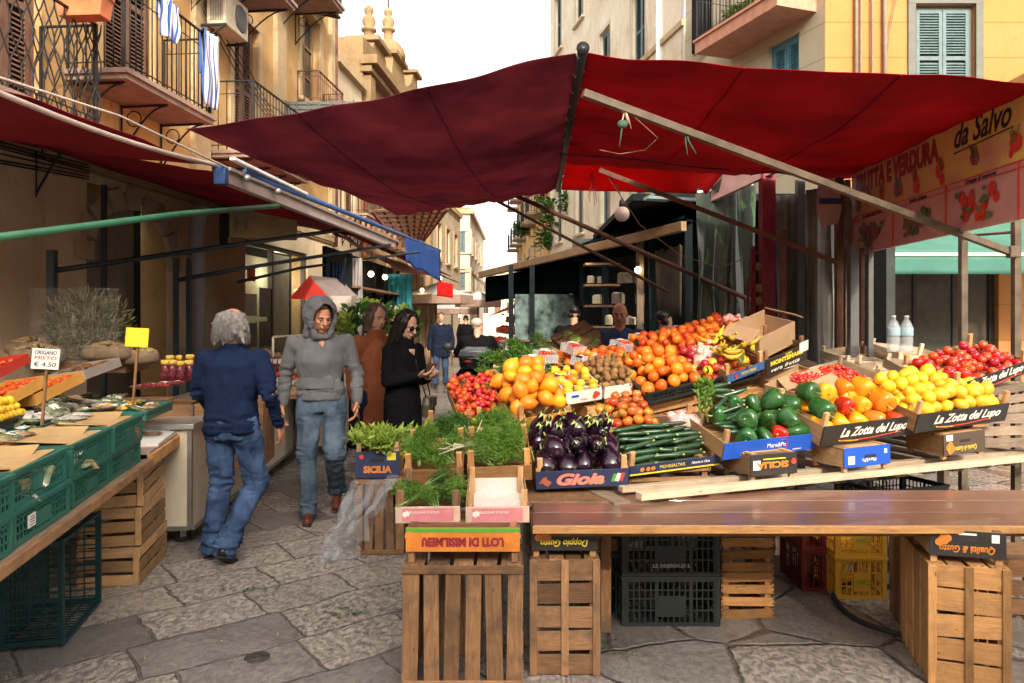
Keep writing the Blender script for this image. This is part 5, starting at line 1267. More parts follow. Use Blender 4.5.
mb=MB();mb.beam((-0.05,0.4,-0.02),(-0.05,-0.05,-0.02),0.04,0.04);mb.beam((0.9,0.4,-0.02),(0.9,-0.05,-0.02),0.04,0.04);mb.beam((-0.05,-0.02,-0.03),(-0.05,0.38,-0.3),0.03,0.03);mb.build('bracket',IRON,AC)
TW=m_fabric('striped_towel',(0.66,0.62,0.60),scale=3,stripe=(1,5.0,(0.05,0.12,0.42),0.38))
def towel(label,Y,out,z,w_,ln,seed):
 M=left_frame(Y)@Matrix.Translation((0,-out,z))
 def fn(u,v):
  s=(v-0.5)*2;side=-0.03 if s<0 else 0.03;d=abs(s)*ln*(1 if s>0 else 0.6)
  return V((u*w_*(1-0.15*abs(s))+0.04*noise.noise(V((u*3,v*4,seed))),side*-1+0.05*noise.noise(V((u*7,v*3,seed))),0.02-d if abs(s)>0.06 else 0.02))
 mb=MB();mb.sheet(fn,24,30);
 for i,g in enumerate(mb.g):mb.g[i]=V((g.y,g.x,0))
 o=mb.build('towel',TW);o.matrix_world=M;m=o.modifiers.new('t','SOLIDIFY');m.thickness=0.006;tag(o,label,'towel')
towel('white and blue striped towel hung over the far corner of the balcony rail',9.25,0.66,5.22,0.42,0.95,1)
towel('blue striped cloth draped higher over the same balcony',8.3,0.66,5.22,0.4,0.45,5)
def leafy(name,label,cat,M,n,spread,mat,ln=0.12,w_=0.02,up=0.6,pot=None,group=None,parts=None):
 o=empty(name,M);tag(o,label,cat,group);mb=MB()
 for k in range(n):
  a=U(0,6.28);r=random.random()*spread;base=V((math.cos(a)*r*0.5,math.sin(a)*r*0.5,U(0,spread*up)));d=V((math.cos(a)*U(.3,1),math.sin(a)*U(.3,1),U(-.2,1.0))).normalized();s=d.cross(AX[2]).normalized()
  l=ln*U(.6,1.4);ww=w_*U(.7,1.3)
  mb.add([base,base+d*l*.5+s*ww,base+d*l-V((0,0,l*.2)),base+d*l*.5-s*ww],[(0,1,2,3)],0,True,tone=random.random())
 mb.build('foliage',mat,o)
 mb=MB()
 for k in range(7):mb.tube([(0,0,-0.05),(U(-1,1)*spread*.3,U(-1,1)*spread*.3,spread*up*U(.6,1.2))],0.006,4)
 mb.build('stem',m_plain('twig',(0.16,0.11,0.06),0.8),o)
 if pot:pot(o)
 return o
def troughpot(o):
 mb=MB();mb.prism([(-0.28,0),(-0.32,0.24),(-0.34,0.24),(-0.34,0.28),(0.34,0.28),(0.34,0.24),(0.32,0.24),(0.28,0)],-0.12,0.12,M=T(0,0,-0.27));mb.build('planter',TERR,o,bevel=0.008,fixn=True)
leafy('potted_plant','terracotta trough of scrubby plants on the corner of the balcony rail','plant',left_frame(7.0)@Matrix.Translation((0,-0.70,4.62))@Matrix.Rotation(R(90),4,'Z')@Matrix.Scale(.72,4),260,0.42,L_PLANT,0.11,0.012,0.6,troughpot)
leafy('succulent','blue-green agave growing in the terracotta trough','plant',left_frame(6.95)@Matrix.Translation((0,-0.86,4.66))@Matrix.Scale(.8,4),26,0.16,m_leaf('agave_leaf',(0.06,0.14,0.12),(0.14,0.26,0.22)),0.26,0.03,0.3)
mb=MB();a,b=P(286,120,13),P(377,123,13)
for k in range(8):mb.box((a.x+(b.x-a.x)*(k+.5)/8,13,a.z+0.02),((b.x-a.x)/8-0.01,0.03,0.6),jit=0.006)
for k in range(9):
 mb.beam((a.x+(b.x-a.x)*k/8,12.97,a.z-0.3),(a.x+(b.x-a.x)*k/8,12.97,a.z+0.34),0.02,0.02,up=AX[0])
for k in range(7):mb.beam((a.x,12.975,a.z-0.24+k*0.085),(b.x,12.975,a.z-0.24+k*0.085),0.012,0.012)
o=mb.build('fence_panel',m_plain('grey_metal_panel',(0.10,0.105,0.10),0.6,0.3));tag(o,'grey ribbed metal screen on the terrace above the burgundy canopy','screen')
for k,(px,py,Y_,mt,wd,ht,lb)in enumerate(((703,25,16.4,BLACKC,0.5,1.3,'black garment hanging at the corner of the pink balcony'),(688,30,17.3,m_fabric('lilac_sheet',(0.42,0.36,0.55),trans=0.3),0.3,2.0,'lilac sheet hanging beside the pink balcony'),(672,28,18.5,m_fabric('white_sheet',(0.78,0.76,0.74),trans=0.3),0.8,2.2,'large white sheet hanging in the sun beside the lilac one'))):
 a=P(px,py,Y_);o=cloth('laundry',mt,None,a+V((-wd/2,0,ht/2)),a+V((wd/2,-0.1,ht/2)),a+V((wd/2,-0.1,-ht/2)),a+V((-wd/2,0,-ht/2)),14,14,0,0.08,seed=k);tag(o,lb,'laundry')
for k,(px,py,Y_)in enumerate(((741,22,14.9),(752,14,14.5),(735,24,15.2))):
 leafy('potted_plant',('leafy plant in a grey trough on the pink balcony','taller plant second along the pink balcony','low plant at the street end of the pink balcony')[k],'plant',Matrix.Translation(P(px,py,Y_)),150,0.4,L_PLANT,0.14,0.03,0.7)
for k,(px,py,Y_,s_)in enumerate(((545,205,31,1.5),(552,225,29.5,1.2),(548,250,30,1.1),(522,235,38,0.8),(590,180,27,1.3),(536,190,34,0.9),(572,212,27.5,1.0))):
 leafy('hanging_plant',('large balcony shrub on the ochre house','round shrub under the large one on the ochre house','lowest shrub on the ochre house','small pale shrub far along the ochre house','green climber high on the tall house','topmost shrub on the ochre house','blue-green shrub on the tall house corner')[k],'plant',Matrix.Translation(P(px,py,Y_)),220,s_*0.8,L_DARK,0.3,0.09,0.9)
def inv(M,h):return M@Matrix.Translation((0,0,h))@Matrix.Rotation(math.pi,4,'Y')
def Mz(x,y,z,rz=0):return T(x,y,z,0,0,R(rz))
TBL=empty('long_table',loc=(1.45,3.25,0));tag(TBL,'long stained wooden board table with an empty shiny top across the front of the stand','table')
mb=MB()
for k in range(3):mb.box((0.02,0.115+k*0.225,0.68),(2.75-0.012*k,0.222,0.035),tone=0.4+0.15*k)
mb.build('table_top',W_TABLE,TBL,bevel=0.003)
mb=MB();mb.box((0.02,-0.008,0.681),(2.76,0.014,0.033),tone=0.45);mb.build('front_edge',W_ORG,TBL,bevel=0.003)
mb=MB();mb.box((0.02,0.1,0.645),(2.6,0.05,0.035));mb.box((0.02,0.58,0.645),(2.6,0.05,0.035));mb.build('bearer',W_OLD,TBL)
for k,x_ in enumerate((-0.52,0.18,0.30)):
 pass
mb=MB();mb.ball((0,0,0),0.02,6,5)
p0,p1=P(640,492,3.66),P(1024,455,4.66);du=(p1-p0).normalized();dv=V((-du.y,du.x,0))
PL=empty('display_stand',M=frame(V((p0.x,p0.y,0)),du));tag(PL,'rough wooden trestle stand of pale laths carrying all the fruit crates','stand')
mb=MB()
mb.beam((-0.02,-0.02,0.735),(3.3,-0.02,0.735),0.06,0.035);mb.beam((-0.02,0.16,0.73),(3.3,0.16,0.73),0.05,0.03);mb.build('front_rail',W_PALE,PL,bevel=0.003)
mb=MB()
for k in range(15):mb.beam((-0.1+0.23*k,0.0,0.70),(-0.1+0.23*k+U(-.05,.05),2.5,0.70),0.09,0.02)
mb.build('cross_lath',W_GREY,PL)
for x_ in(0.1,1.6,3.2):
 for y_ in(0.9,1.7,2.4):
  mb=MB();mb.box((x_,y_,0.345),(0.06,0.06,0.69));mb.build('leg',W_GREY,PL)
mb=MB();mb.box((1.5,0.9,0.30),(2.6,0.5,0.03));mb.build('low_shelf',W_GREY,PL)
PG=empty('display_table',loc=(-0.05,3.7,0));tag(PG,'low wooden table under the herb and greens crates beside the aisle','table')
mb=MB();mb.box((0.06,1.25,0.69),(1.05,2.6,0.03));mb.build('table_top',W_OLD,PG,bevel=0.004)
for sx in(-1,1):
 for y_ in(0.1,2.4):
  mb=MB();mb.box((0.06+sx*0.47,y_,0.34),(0.05,0.05,0.67));mb.build('leg',W_OLD,PG)
FC=dict(back=('h',5,0.01,None))
slat_box('field_crate','large weathered crate with six upright slats standing at the front corner of the stand','crate',Mz(-0.215,3.22,0),0.53,0.32,0.53,W_OLD,{'front':('v',6,0.016,(0.03,0.97)),'left':('h',4,0.02,None),'right':('h',4,0.02,None),'top':('v',5,0.012,None),'back':('v',6,0.02,None)})
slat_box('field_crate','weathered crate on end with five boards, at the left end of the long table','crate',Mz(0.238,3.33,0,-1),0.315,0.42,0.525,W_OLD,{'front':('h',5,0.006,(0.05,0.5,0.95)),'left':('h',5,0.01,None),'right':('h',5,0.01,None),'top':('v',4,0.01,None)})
Mr=Mz(1.985,3.215,0,-15)
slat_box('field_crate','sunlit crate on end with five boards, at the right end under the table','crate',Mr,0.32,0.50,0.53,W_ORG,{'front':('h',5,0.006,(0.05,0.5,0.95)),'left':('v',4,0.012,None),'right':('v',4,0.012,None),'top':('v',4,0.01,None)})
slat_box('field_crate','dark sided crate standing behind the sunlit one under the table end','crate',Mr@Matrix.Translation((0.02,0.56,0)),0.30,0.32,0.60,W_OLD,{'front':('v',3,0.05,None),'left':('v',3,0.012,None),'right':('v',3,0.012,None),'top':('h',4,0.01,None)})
SW=[('swoosh',lambda q:q.tube([(-.22,0,-.035),(-.1,0,-.043),(.05,0,-.04),(.2,0,-.028),(.25,0,-.03)],0.005,5,flat=.5),INKR),('swoosh_tip',lambda q:q.tube([(-.23,0,-.035),(-.15,-.001,-.043),(-.08,-.001,-.044)],0.0055,5,flat=.5),INKY)]
def persim(q):
 for x in(-.235,-.195,.195,.235):
  disc(q,x,-0.01+0.01*math.cos(x*90),0.02,y=-.0005)
loti_shapes=[('fruit_picture',persim,ORP),('green_band',lambda q:q.box((0,-.0002,-.042),(0.5,.0008,.018)),GRNP)]
wood_tray('printed_crate','orange and green lettered crate turned upside down on the crate with upright slats','crate',inv(Mz(-0.215,3.24,0.53),0.165),0.50,0.30,0.10,W_OLD,ORP,0.105,[('LOTI DI MISILMERI',0.05,m_plain('maroon_ink',(0.26,0.02,0.03),0.6),0.0,0.008,dict(width=0.36,bold=0.003))],loti_shapes,post_h=0.155)
def gusto(name,label,M,t1,c1,W=0.30,pic=ORP):
 return wood_tray('printed_crate',label,'crate',inv(M,0.15),W,0.30,0.115,W_NEW,BLACKP,0.115,[(t1,0.042,c1,0.0,0.022,dict(width=W*0.72,shear=0.3,bold=0.001)),],[('fruit_picture',lambda q:[disc(q,W*.33+U(-.025,.025),U(-.03,0.0),.017)for _ in range(6)],pic),('hand_slot',lambda q:q.box((0,0,-.018),(.085,.003,.02)),DARKIN),('stamp',lambda q:q.box((-W*.36,0,-.03),(.03,.0015,.035)),INKW),('banner',lambda q:q.box((-.0,0,-.044),(.07,.0015,.008)),INKW)],post_h=0.145)
gusto('doppio','black crate with yellow script turned upside down on the crate with the middle batten',Mz(0.238,3.345,0.527),'Doppio Gusto',INKY)
gusto('gusto','black crate with orange script turned upside down on the sunlit crate at the table end',Mr@Matrix.Translation((0,0.02,0.532)),'Qualità & Gusto',ORP)
for k in range(2):
 plastic_crate('plastic_crate',('lower of two black plastic crates stacked under the middle of the table','upper of two black plastic crates stacked under the middle of the table')[k],'crate',T(0.83,3.86,0.262*(2-k)-0.262*0 if False else 0.002+0.262*k),0.51,0.36,0.26,P_DARK,'grid','black plastic crates',texts=([('S.S. DRIEREAUX S.',0.026,m_plain('grey_ink',(0.35,0.36,0.36),0.6),Matrix.Translation((0,-0.006,0.055)),dict(width=0.20,bold=0.001))]if k else()))
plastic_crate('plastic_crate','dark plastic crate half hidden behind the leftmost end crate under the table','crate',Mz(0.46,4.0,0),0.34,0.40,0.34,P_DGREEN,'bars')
slat_box('field_crate','wooden crate resting on the dark plastic one under the table','crate',Mz(0.48,4.02,0.342),0.30,0.34,0.25,W_ORG,{'front':('h',3,0.012,(0.96,)),'left':('h',3,0.01,None),'right':('h',3,.012,None)})
for k in range(2):
 slat_box('field_crate',('lower','upper')[k]+' of two small new wooden crates stacked right of the black plastic ones','crate',Mz(1.262,3.96,0.252*k,1),0.285,0.36,0.25,W_ORG,{'front':('h',4,0.014,None),'left':('h',4,0.012,None),'right':('h',4,0.012,None)},group='small new crates')
for k in range(2):
 plastic_crate('plastic_crate',('lower','upper')[k]+' yellow plastic crate of the stack under the table','crate',Mz(2.0,4.24,0.242*k,-2),0.29,0.36,0.24,P_YEL,'solid','yellow plastic crates',texts=[('Cirri',0.045,GRNP,Matrix.Translation((0.02,-0.006,0.10))@Matrix.Rotation(math.pi,4,'Y'),dict(shear=.3))])
 plastic_crate('plastic_crate',('lower','upper')[k]+' dark red plastic crate beside the yellow stack','crate',Mz(1.78,4.36,0.242*k,-2),0.14,0.40,0.24,m_plain('dark_red_plastic',(0.16,0.02,0.012),0.5),'bars','dark red plastic crates')
slat_box('field_crate','brown crate on the floor beyond the right end of the table','crate',Mz(2.75,4.0,0,-10),0.42,0.36,0.30,W_OLD,{'front':('h',3,0.01,None),'left':('h',3,0.01,None),'top':('h',3,.01,None)})
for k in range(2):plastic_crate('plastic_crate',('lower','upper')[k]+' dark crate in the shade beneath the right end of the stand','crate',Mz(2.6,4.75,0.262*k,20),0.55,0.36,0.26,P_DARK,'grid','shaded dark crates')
slat_box('field_crate','grey brown upright crate standing by itself at the edge of the aisle','crate',Mz(-0.905,5.04,0,2),0.34,0.34,0.52,W_OLD,{'front':('v',5,0.010,(0.04,0.96)),'left':('v',4,0.012,None),'right':('v',4,0.012,None),'top':('h',4,.01,None)})
SC=wood_tray('printed_crate','dark blue crate lettered in orange holding green tops, on the upright crate by the aisle','crate',Mz(-0.915,5.03,0.523,4),0.295,0.42,0.18,W_NEW,NAVYP,0.18,[('SICILIA',0.062,ORP,0.0,-0.035,dict(width=0.19,bold=0.003))],[('stamp',lambda q:disc(q,-.105,.055,.016),INKR),('yellow_label',lambda q:q.box((.095,0,.055),(.06,.0015,.05)),INKY),('hand_slot',lambda q:q.box((0,0,.03),(.09,.003,.025)),DARKIN)],post_h=0.235,side_slats=2)
for k in range(14):
 greens('leafy_bunch','bright leafy turnip tops heaped in the orange lettered crate','greens',T(-0.915+U(-.14,.12),5.06+U(0,.34),0.70+U(0,.05),0,U(-.5,.0),U(0,6.28)),feather_bunch(L_YEL,0.16,0.14,110,0.055,0.012,0.7,leaf=True),L_YEL,group='turnip tops')
def film(u,v):
 a=P(402,476,5.0).lerp(P(352,482,5.02),u);b=G(356,556).lerp(G(322,562),u)+V((0,0,0.01))
 p=a.lerp(b,v);p.z+=-0.10*math.sin(math.pi*v)*(0.5+.5*u)+0.06*noise.noise(V((u*6,v*6,3)))+.02*noise.noise(V((u*17,v*19,3)));p.x+=0.09*noise.noise(V((u*6,v*5,9)))-0.06*math.sin(v*3.1);p.y-=0.06+0.05*noise.noise(V((u*9,v*3,1)));p.z=max(p.z,0.008);return p
mb=MB();mb.sheet(film,80,60);o=mb.build('plastic_film',m_glass('crinkled_film',(0.50,0.54,0.60),0.12,0.10));m=o.modifiers.new('t','SOLIDIFY');m.thickness=0.0015;tag(o,'crinkled clear plastic wrap trailing from the upright crate down to the paving','plastic wrap')
def pink(label,xl,xr,liner,wood):
 M,W=px_frame(xl,525,3.33,xr,524,3.34,R(5))
 return wood_tray('tray_crate',label,'crate',M@Matrix.Translation((0,0,0.004)),W-0.006,0.42,0.085,wood,wood if False else m_plain('pinkish_wood_face',(0.60,0.42,0.34),0.7,0.15,12),0.075,[('MELANZANE DI SICILIA',0.016,INKW,-0.02,0.012,dict(width=0.14)),('1',0.014,INKR,0,-0.025)],[('pink_label',lambda q:q.box((0.0,.0006,0),(W*.78,.0015,.06)),PINKP),('star',lambda q:q.box((-W*.33,-.001,.005),(.018,.002,.03),rot=Euler((0,.7,0))),INKW),('star',lambda q:q.box((-W*.33,-.0005,.005),(.03,.002,.018)),INKW)],post_h=0.14,liner=liner),M,W
_,M1,W1=pink('pink labelled tray crate holding a few herbs, on the upside-down lettered crate',395,461,None,W_OLD)
_,M2,W2=pink('empty pink labelled tray crate lined with white paper',465,530,m_plain('lining_paper',(0.62,0.55,0.52),0.6,0.1,30),W_NEW)
def herbs(M,W,D,n,z0,label,group,mat,size=0.15,cnt=230,zs=0.06,y0=0.03,back=0.0,bl=.02,bw=.0018):
 protos=[]
 for k in range(n):
  x=U(-W/2+0.05,W/2-0.05);y=U(y0+0.02,D-0.02)
  Mo=M@T(x,y,z0+U(0,zs)+back*(y/D),U(-.3,.3),U(-.25,.1),R(90)+U(-1.2,1.2)if random.random()<.5 else R(-90)+U(-1.2,1.2))
  Mo=Mo@Matrix.Translation((-size*0.4,0,0))
  if len(protos)<3:
   protos.append(greens('herb_bunch',label,'herbs',Mo,feather_bunch(mat,size,size*0.9,cnt,bl,bw,0.6),mat,group=group))
  else:copy_tree(random.choice(protos),Mo)
herbs(M1,W1,0.40,8,0.05,'small feathery herb bunch in the pink labelled tray','herbs in the pink labelled tray',L_DILL,0.13)
herbs(M1@Matrix.Translation((0,.16,0)),W1*.9,0.2,4,0.07,'small feathery herb bunch in the pink labelled tray','herbs in the pink labelled tray',L_DARK,0.12)
for(xl,yl,xr,yr,Y_,lb,mt,n)in((404,487,465,485,3.74,'wooden crate of dark feathery fennel tops behind the herb tray',L_DILL,16),(467,484,533,481,3.74,'wooden crate heaped with bright fennel tops behind the empty tray',L_DILL,18),(424,462,474,460,4.12,'wooden crate of dark dill in the second row by the aisle',L_DARK,14),(476,458,530,455,4.12,'wooden crate with the tallest heap of green tops in the second row',L_DILL,18)):
 M,W=px_frame(xl,yl,Y_,xr,yr,Y_+.01,R(16))
 wood_tray('field_tray',lb,'crate',M,W-0.008,0.34,0.10,W_ORG,None,0.09,post_h=0.165)
 herbs(M,W,0.34,n,0.07,'feathery bunch in the '+lb.replace('wooden crate ','crate '),'green tops of the '+lb,mt,0.14,260,0.05,back=0.03)
slat_box('support_crate','plain wooden crate under the greens behind the pink trays','crate',Mz(-0.38,3.80,0.708),0.36,0.30,0.035,W_OLD,{'front':('h',1,0.01,None),'top':('h',4,.01,None)},posts=False)
slat_box('support_crate','wooden crate lifting the second row of greens','crate',Mz(-0.15,4.16,0.708),0.62,0.32,0.08,W_OLD,{'front':('h',2,0.01,None),'left':('h',2,.01,None),'top':('h',4,.01,None)},posts=False)
for k,(x,y,z)in enumerate(((468,446,3.9),(476,443,3.95),(497,437,4.3),(503,445,4.2),(462,452,4.0))):
 o=empty('fennel_root',M=Matrix.Translation(P(x,y,z))@Euler((U(-.4,.4),R(60)+U(-.5,.5),U(-3,3))).to_matrix().to_4x4());tag(o,'pale root end sticking out of the fennel tops','root','pale root ends among the fennel tops')
 mb=MB()
 for q in range(5):mb.tube([(0,0,0),(U(-.02,.02),U(-.02,.02),.09),(U(-.05,.05),U(-.05,.05),.18)],[.006,.004,.002],6)
 mb.build('shoots',ROOTW,o);mb=MB();mb.ball((0,0,-.01),.014,10,8);mb.build('bulb',ROOTW,o)
mb=MB();mb.tube([P(402,456,4.4),P(412,450,4.45),P(421,440,4.5),P(426,428,4.55),P(430,418,4.6)],[0.02,0.026,0.026,0.024,0.016],12);mb.v=[p for p in mb.v]
o=mb.build('long_gourd',FR_MAT['banana']);tag(o,'curved yellow green gourd poking up beside the aisle end of the greens','gourd')
M,W=px_frame(536,490,3.80,628,486,3.84,R(15))
def flag(q,x0):pass
wood_tray('printed_crate','dark blue crate lettered in pink with a small Italian flag, full of eggplants','crate',M,W,0.40,0.105,W_NEW,NAVYP,0.098,[('Gioia',0.085,INKP,-0.02,-0.002,dict(width=0.25,bold=0.004,shear=0.3))],[('flag_green',lambda q:q.box((.165,0,0),(.02,.0015,.045),rot=Euler((0,.3,0))),GRNP),('flag_white',lambda q:q.box((.185,0,.002),(.02,.0017,.045),rot=Euler((0,.3,0))),INKW),('flag_red',lambda q:q.box((.205,0,.004),(.02,.0015,.045),rot=Euler((0,.3,0))),INKR),('horn_picture',lambda q:[q.box((-.19,0,-.01),(.05,.0015,.03),rot=Euler((0,.6,0))),q.box((-.205,-.0004,.0),(.05,.0015,.01),rot=Euler((0,-.8,0)))],m_plain('rust_ink',(0.35,0.1,0.06),0.6))],post_h=0.16)
heap('eggplant',M,-W/2+0.01,W/2-0.01,0.02,0.40,0.045,0.057,2,rot=lambda:Euler((R(random.choice((-50,-65,-40,-80,-60,60)))+U(-.3,.3),U(-.4,.4),U(-.4,.4))).to_matrix().to_4x4(),name='eggplant',label='fat glossy black eggplant in the pink lettered crate',cat='eggplant',group='eggplants in the pink lettered crate',calyx=True,sq=0.85,slope=0.12)
heap('eggplant',M@Matrix.Translation((0,.26,0.10)),-W/2,W/2-0.01,0,0.18,0.06,0.034,1,rot=lambda:Euler((R(20)+U(-.3,.3),U(-.2,.9),U(-.4,.4))).to_matrix().to_4x4(),name='eggplant',label='slender eggplant standing at the back of the pink lettered crate',cat='eggplant',group='slender eggplants at the back',calyx=True,shape='long_eggplant')
M,W=px_frame(628,477,3.93,720,465,4.08,R(17))
wood_tray('printed_crate','navy edged crate of dark green zucchini between the eggplants and the blue crate','crate',M,W-0.01,0.38,0.06,W_NEW,NAVYP,0.058,[('MONREALTAIS',0.026,INKY,-0.02,0.004,dict(width=0.15)),('Natura in Casa',0.02,INKW,0.15,0.006,dict(shear=.3,width=0.11))],[('yellow_edge',lambda q:q.box((0,0,-.024),(W*.97,.0015,.008)),INKY),('fruit_picture',lambda q:[disc(q,x,.004,.013)for x in(-.2,-.165,-.135)],ORP)],post_h=0.125)
heap('zucchini',M,-W/2+0.12,W/2-0.10,0.015,0.39,0.015,0.022,1,rot='x',name='zucchini',label='x',cat='x',maxn=0)
zp=None
for L in range(4):
 for j in range(7-L):
  for i in range(3):
   Mo=M@T(-W/2+0.10+i*0.135+U(-.02,.02)+(0.03 if j%2 else 0),0.04+0.02*L+j*0.055,0.035+L*0.030+0.05*(j/7),U(0,6.28),U(-.08,.08),U(-.28,.2))@Matrix.Scale(0.094*U(.85,1.12),4)
   if zp is None:
    mb=fr_mesh('zucchini');mb.v=[p*1.0 for p in mb.v];me=mb.mesh('zucchini',FR_MAT['zucchini']);zp=link('zucchini',me);zp.matrix_world=Mo;tag(zp,'dark green zucchini laid sideways in the navy edged crate','zucchini','zucchini in the navy edged crate')
    st_=MB();st_.tube([(1.0,0,.02),(1.14,0,.04)],[.055,.06],6);st_.build('stalk',CALYX,zp)
   else:copy_tree(zp,Mo)
Ms_=Mz(0.885,4.04,0.72,10)
slat_box('support_crate','low wooden pallet crate under the zucchini','crate',Ms_@Matrix.Translation((-.02,0,0)),0.47,0.34,0.07,W_OLD,{'front':('h',2,0.02,None),'left':('h',2,.02,None),'top':('h',4,.012,None)})
M,W=px_frame(721,461,3.98,816,449,4.22,R(17))
wood_tray('printed_crate','bright blue fronted crate of green zucchini, green and red peppers','crate',M,W-0.012,0.40,0.10,W_NEW,BLUEP,0.098,[('Mare&Po',0.036,INKW,0.03,0.006,dict(width=0.13)),('ORTOFRUTTA',0.012,INKW,-0.17,-0.032),('i profumati',0.014,INKW,0.18,-0.032)],[('red_ring',lambda q:q.tube([(.075+math.cos(t)*.032,0,.004+math.sin(t)*.034)for t in[k*.42-1.9 for k in range(11)]],.0025,5),INKR)],post_h=0.165)
heap(['pepper_green']*5+['pepper_red'],M,-W/2+0.16,W/2-0.01,0.01,0.38,0.03,0.058,2,sq=.8,name={'pepper_green':'green_pepper','pepper_red':'red_pepper'},label={'pepper_green':'glossy dark green pepper in the blue fronted crate','pepper_red':'red pepper among the green ones in the blue fronted crate'},cat={'pepper_green':'pepper','pepper_red':'pepper'},group={'pepper_green':'green peppers in the blue crate','pepper_red':'red peppers in the blue crate'},calyx=True,slope=.1)
for k in range(12):
 Mo=M@T(-W/2+0.12+U(0,.2),0.12+0.03*k,0.10+0.012*k,U(0,6),U(-.4,.1),U(-.6,.6))@Matrix.Scale(0.09*U(.9,1.2),4);c_=copy_tree(zp,Mo);c_['label']='fresh zucchini piled at the end of the blue fronted crate';c_['group']='zucchini in the blue crate'
for k in range(3):greens('leafy_bunch','green celery stalks leaning out of the back of the blue fronted crate','greens',M@T(-W/2+0.08+.04*k,.33,.12,U(-.3,.3),R(-70),R(120)),feather_bunch(L_DILL,0.2,0.05,60,0.04,0.008,0.9,leaf=True),L_DILL,group='celery stalks in the blue crate')
wood_tray('printed_crate','black crate with orange lettering upside down beneath the blue fronted crate','crate',inv(px_frame(747,484,3.92,801,479,4.02)[0],0.155),0.29,0.28,0.115,W_NEW,BLACKP,0.115,[('SICILIA',0.045,ORP,0.01,0.0,dict(width=.2,bold=.002))],[('stamp',lambda q:disc(q,-.12,-.01,.017),INKR),('white_label',lambda q:q.box((.11,0,-.0),(.045,.0015,.05)),INKW),('line',lambda q:q.box((0,0,-.03),(.14,.0015,.006)),INKY)],post_h=0.15)
def lupo(label,pts,D,tilt,h,tscale=1.0):
 M,W=px_frame(*pts,R(tilt))
 wood_tray('printed_crate',label,'crate',M,W-0.012,D,h,W_NEW,BLACKP,h,[('La Zotta del Lupo',0.075*tscale,INKW,0.03,0.008,dict(width=W*0.72,shear=0.45,bold=0.0015))],[(a,(lambda f:(lambda q:f(q)))(b),c)for a,b,c in SW],post_h=h+0.07)
 return M,W
M,W=lupo('black crate in white script full of yellow, green and red peppers',(819,448,4.12,912,435,4.40),0.40,17,0.125)
heap(['pepper_yellow']*6+['pepper_green','pepper_red'],M,-W/2+0.01,W/2-0.01,0.01,0.40,0.03,0.062,2,sq=.8,keep=.95,name={'pepper_green':'green_pepper','pepper_red':'red_pepper','pepper_yellow':'yellow_pepper'},cat={k:'pepper' for k in('pepper_green','pepper_red','pepper_yellow')},label={'pepper_green':'green pepper among the yellow ones in the scripted black crate','pepper_red':'red pepper among the yellow ones in the scripted black crate','pepper_yellow':'orange yellow pepper in the scripted black crate'},group={'pepper_green':'green peppers in the scripted crate','pepper_red':'red peppers in the scripted crate','pepper_yellow':'yellow peppers in the scripted crate'},calyx=True,rot='lie',slope=.1)
M,W=lupo('black crate in white script heaped with lemons',(913,434,4.30,1005,421,4.62),0.42,17,0.12)
heap('lemon',M,-W/2+0.01,W/2-0.01,0.01,0.41,0.045,0.042,2,jit=.45,name='lemon',label='bright yellow lemon in the scripted black crate',cat='lemon',group='lemons in the scripted crate',slope=.07,dome=.04)
M,W=lupo('black crate in white script of red tomatoes on the vine, raised at the far end',(956,399,4.60,1028,373,4.80),0.42,15,0.09,.9)
heap('tomato',M,-W/2+0.01,W/2-0.01,0.01,0.38,0.03,0.033,2,jit=.45,keep=.9,name='tomato',label='red tomato in the raised scripted crate',cat='tomato',group='tomatoes in the raised scripted crate',rot='up',slope=.03,calyx=True)
MT3=M
wood_tray('printed_crate','bright blue carton crate upside down under the crate of yellow peppers','crate',inv(px_frame(838,474,4.06,896,467,4.2)[0],0.14),0.33,0.26,0.11,W_NEW,BLUEP,0.11,[('Mare&Po',0.03,INKW,-0.01,.02,dict(width=.1)),],[('hand_slot',lambda q:q.box((-.02,0,-.0),(.08,.003,.016)),DARKIN),('white_label',lambda q:q.box((.115,0,.015),(.045,.0015,.045)),INKW),('stamp',lambda q:q.box((-.13,0,-.02),(.02,.0015,.025)),INKW)],post_h=0.135)
wood_tray('printed_crate','brown black crate with orange script upside down under the lemons','crate',inv(px_frame(937,461,4.38,992,453,4.52)[0],0.155),0.33,0.28,0.13,W_NEW,m_plain('brown_black_print',(0.09,0.06,0.045),0.6),0.13,[('Qualità & Gusto',0.04,INKY,-0.01,.03,dict(width=.17,shear=.3))],[('fruit_picture',lambda q:[disc(q,.12+U(-.02,.02),.02+U(-.02,.02),.02)for _ in range(5)],ORP),('hand_slot',lambda q:q.box((-.0,0,-.015),(.08,.003,.016)),DARKIN),('white_label',lambda q:q.box((.12,0,-.04),(.05,.0015,.035)),INKW)],post_h=0.15)
for k,(px,py,Y_,rz,h_)in enumerate(((1005,448,4.75,8,0.22),(1000,415,4.80,14,0.18))):
 q=P(px,py,Y_);slat_box('support_crate',('lower','upper')[k]+' grey slatted crate under the raised tomatoes','crate',T(q.x,q.y,q.z,0,R(-6*k),R(rz)),0.52,0.36,h_,W_GREY,{'front':('h',3,0.012,None),'left':('h',3,.012,None),'top':('h',5,.012,None)})
def carton(label,pts,h,D,tilt,mat,texts=(),shapes=None,ph=0.0):
 M,W=px_frame(*pts,R(tilt));root=empty('carton',M);tag(root,label,'carton')
 mb=MB();mb.box((0,D/2,.004),(W-.008,D,.006));
 for sx in(-1,1):mb.box((sx*(W/2-.004),D/2,h/2),(.005,D,h))
 mb.box((0,D,h/2),(W-.012,.005,h));mb.build('sides',mat,root)
 printed(root,W-.002,h,mat,T(0,0,0),texts,shapes,name='front_panel')
 return M,W
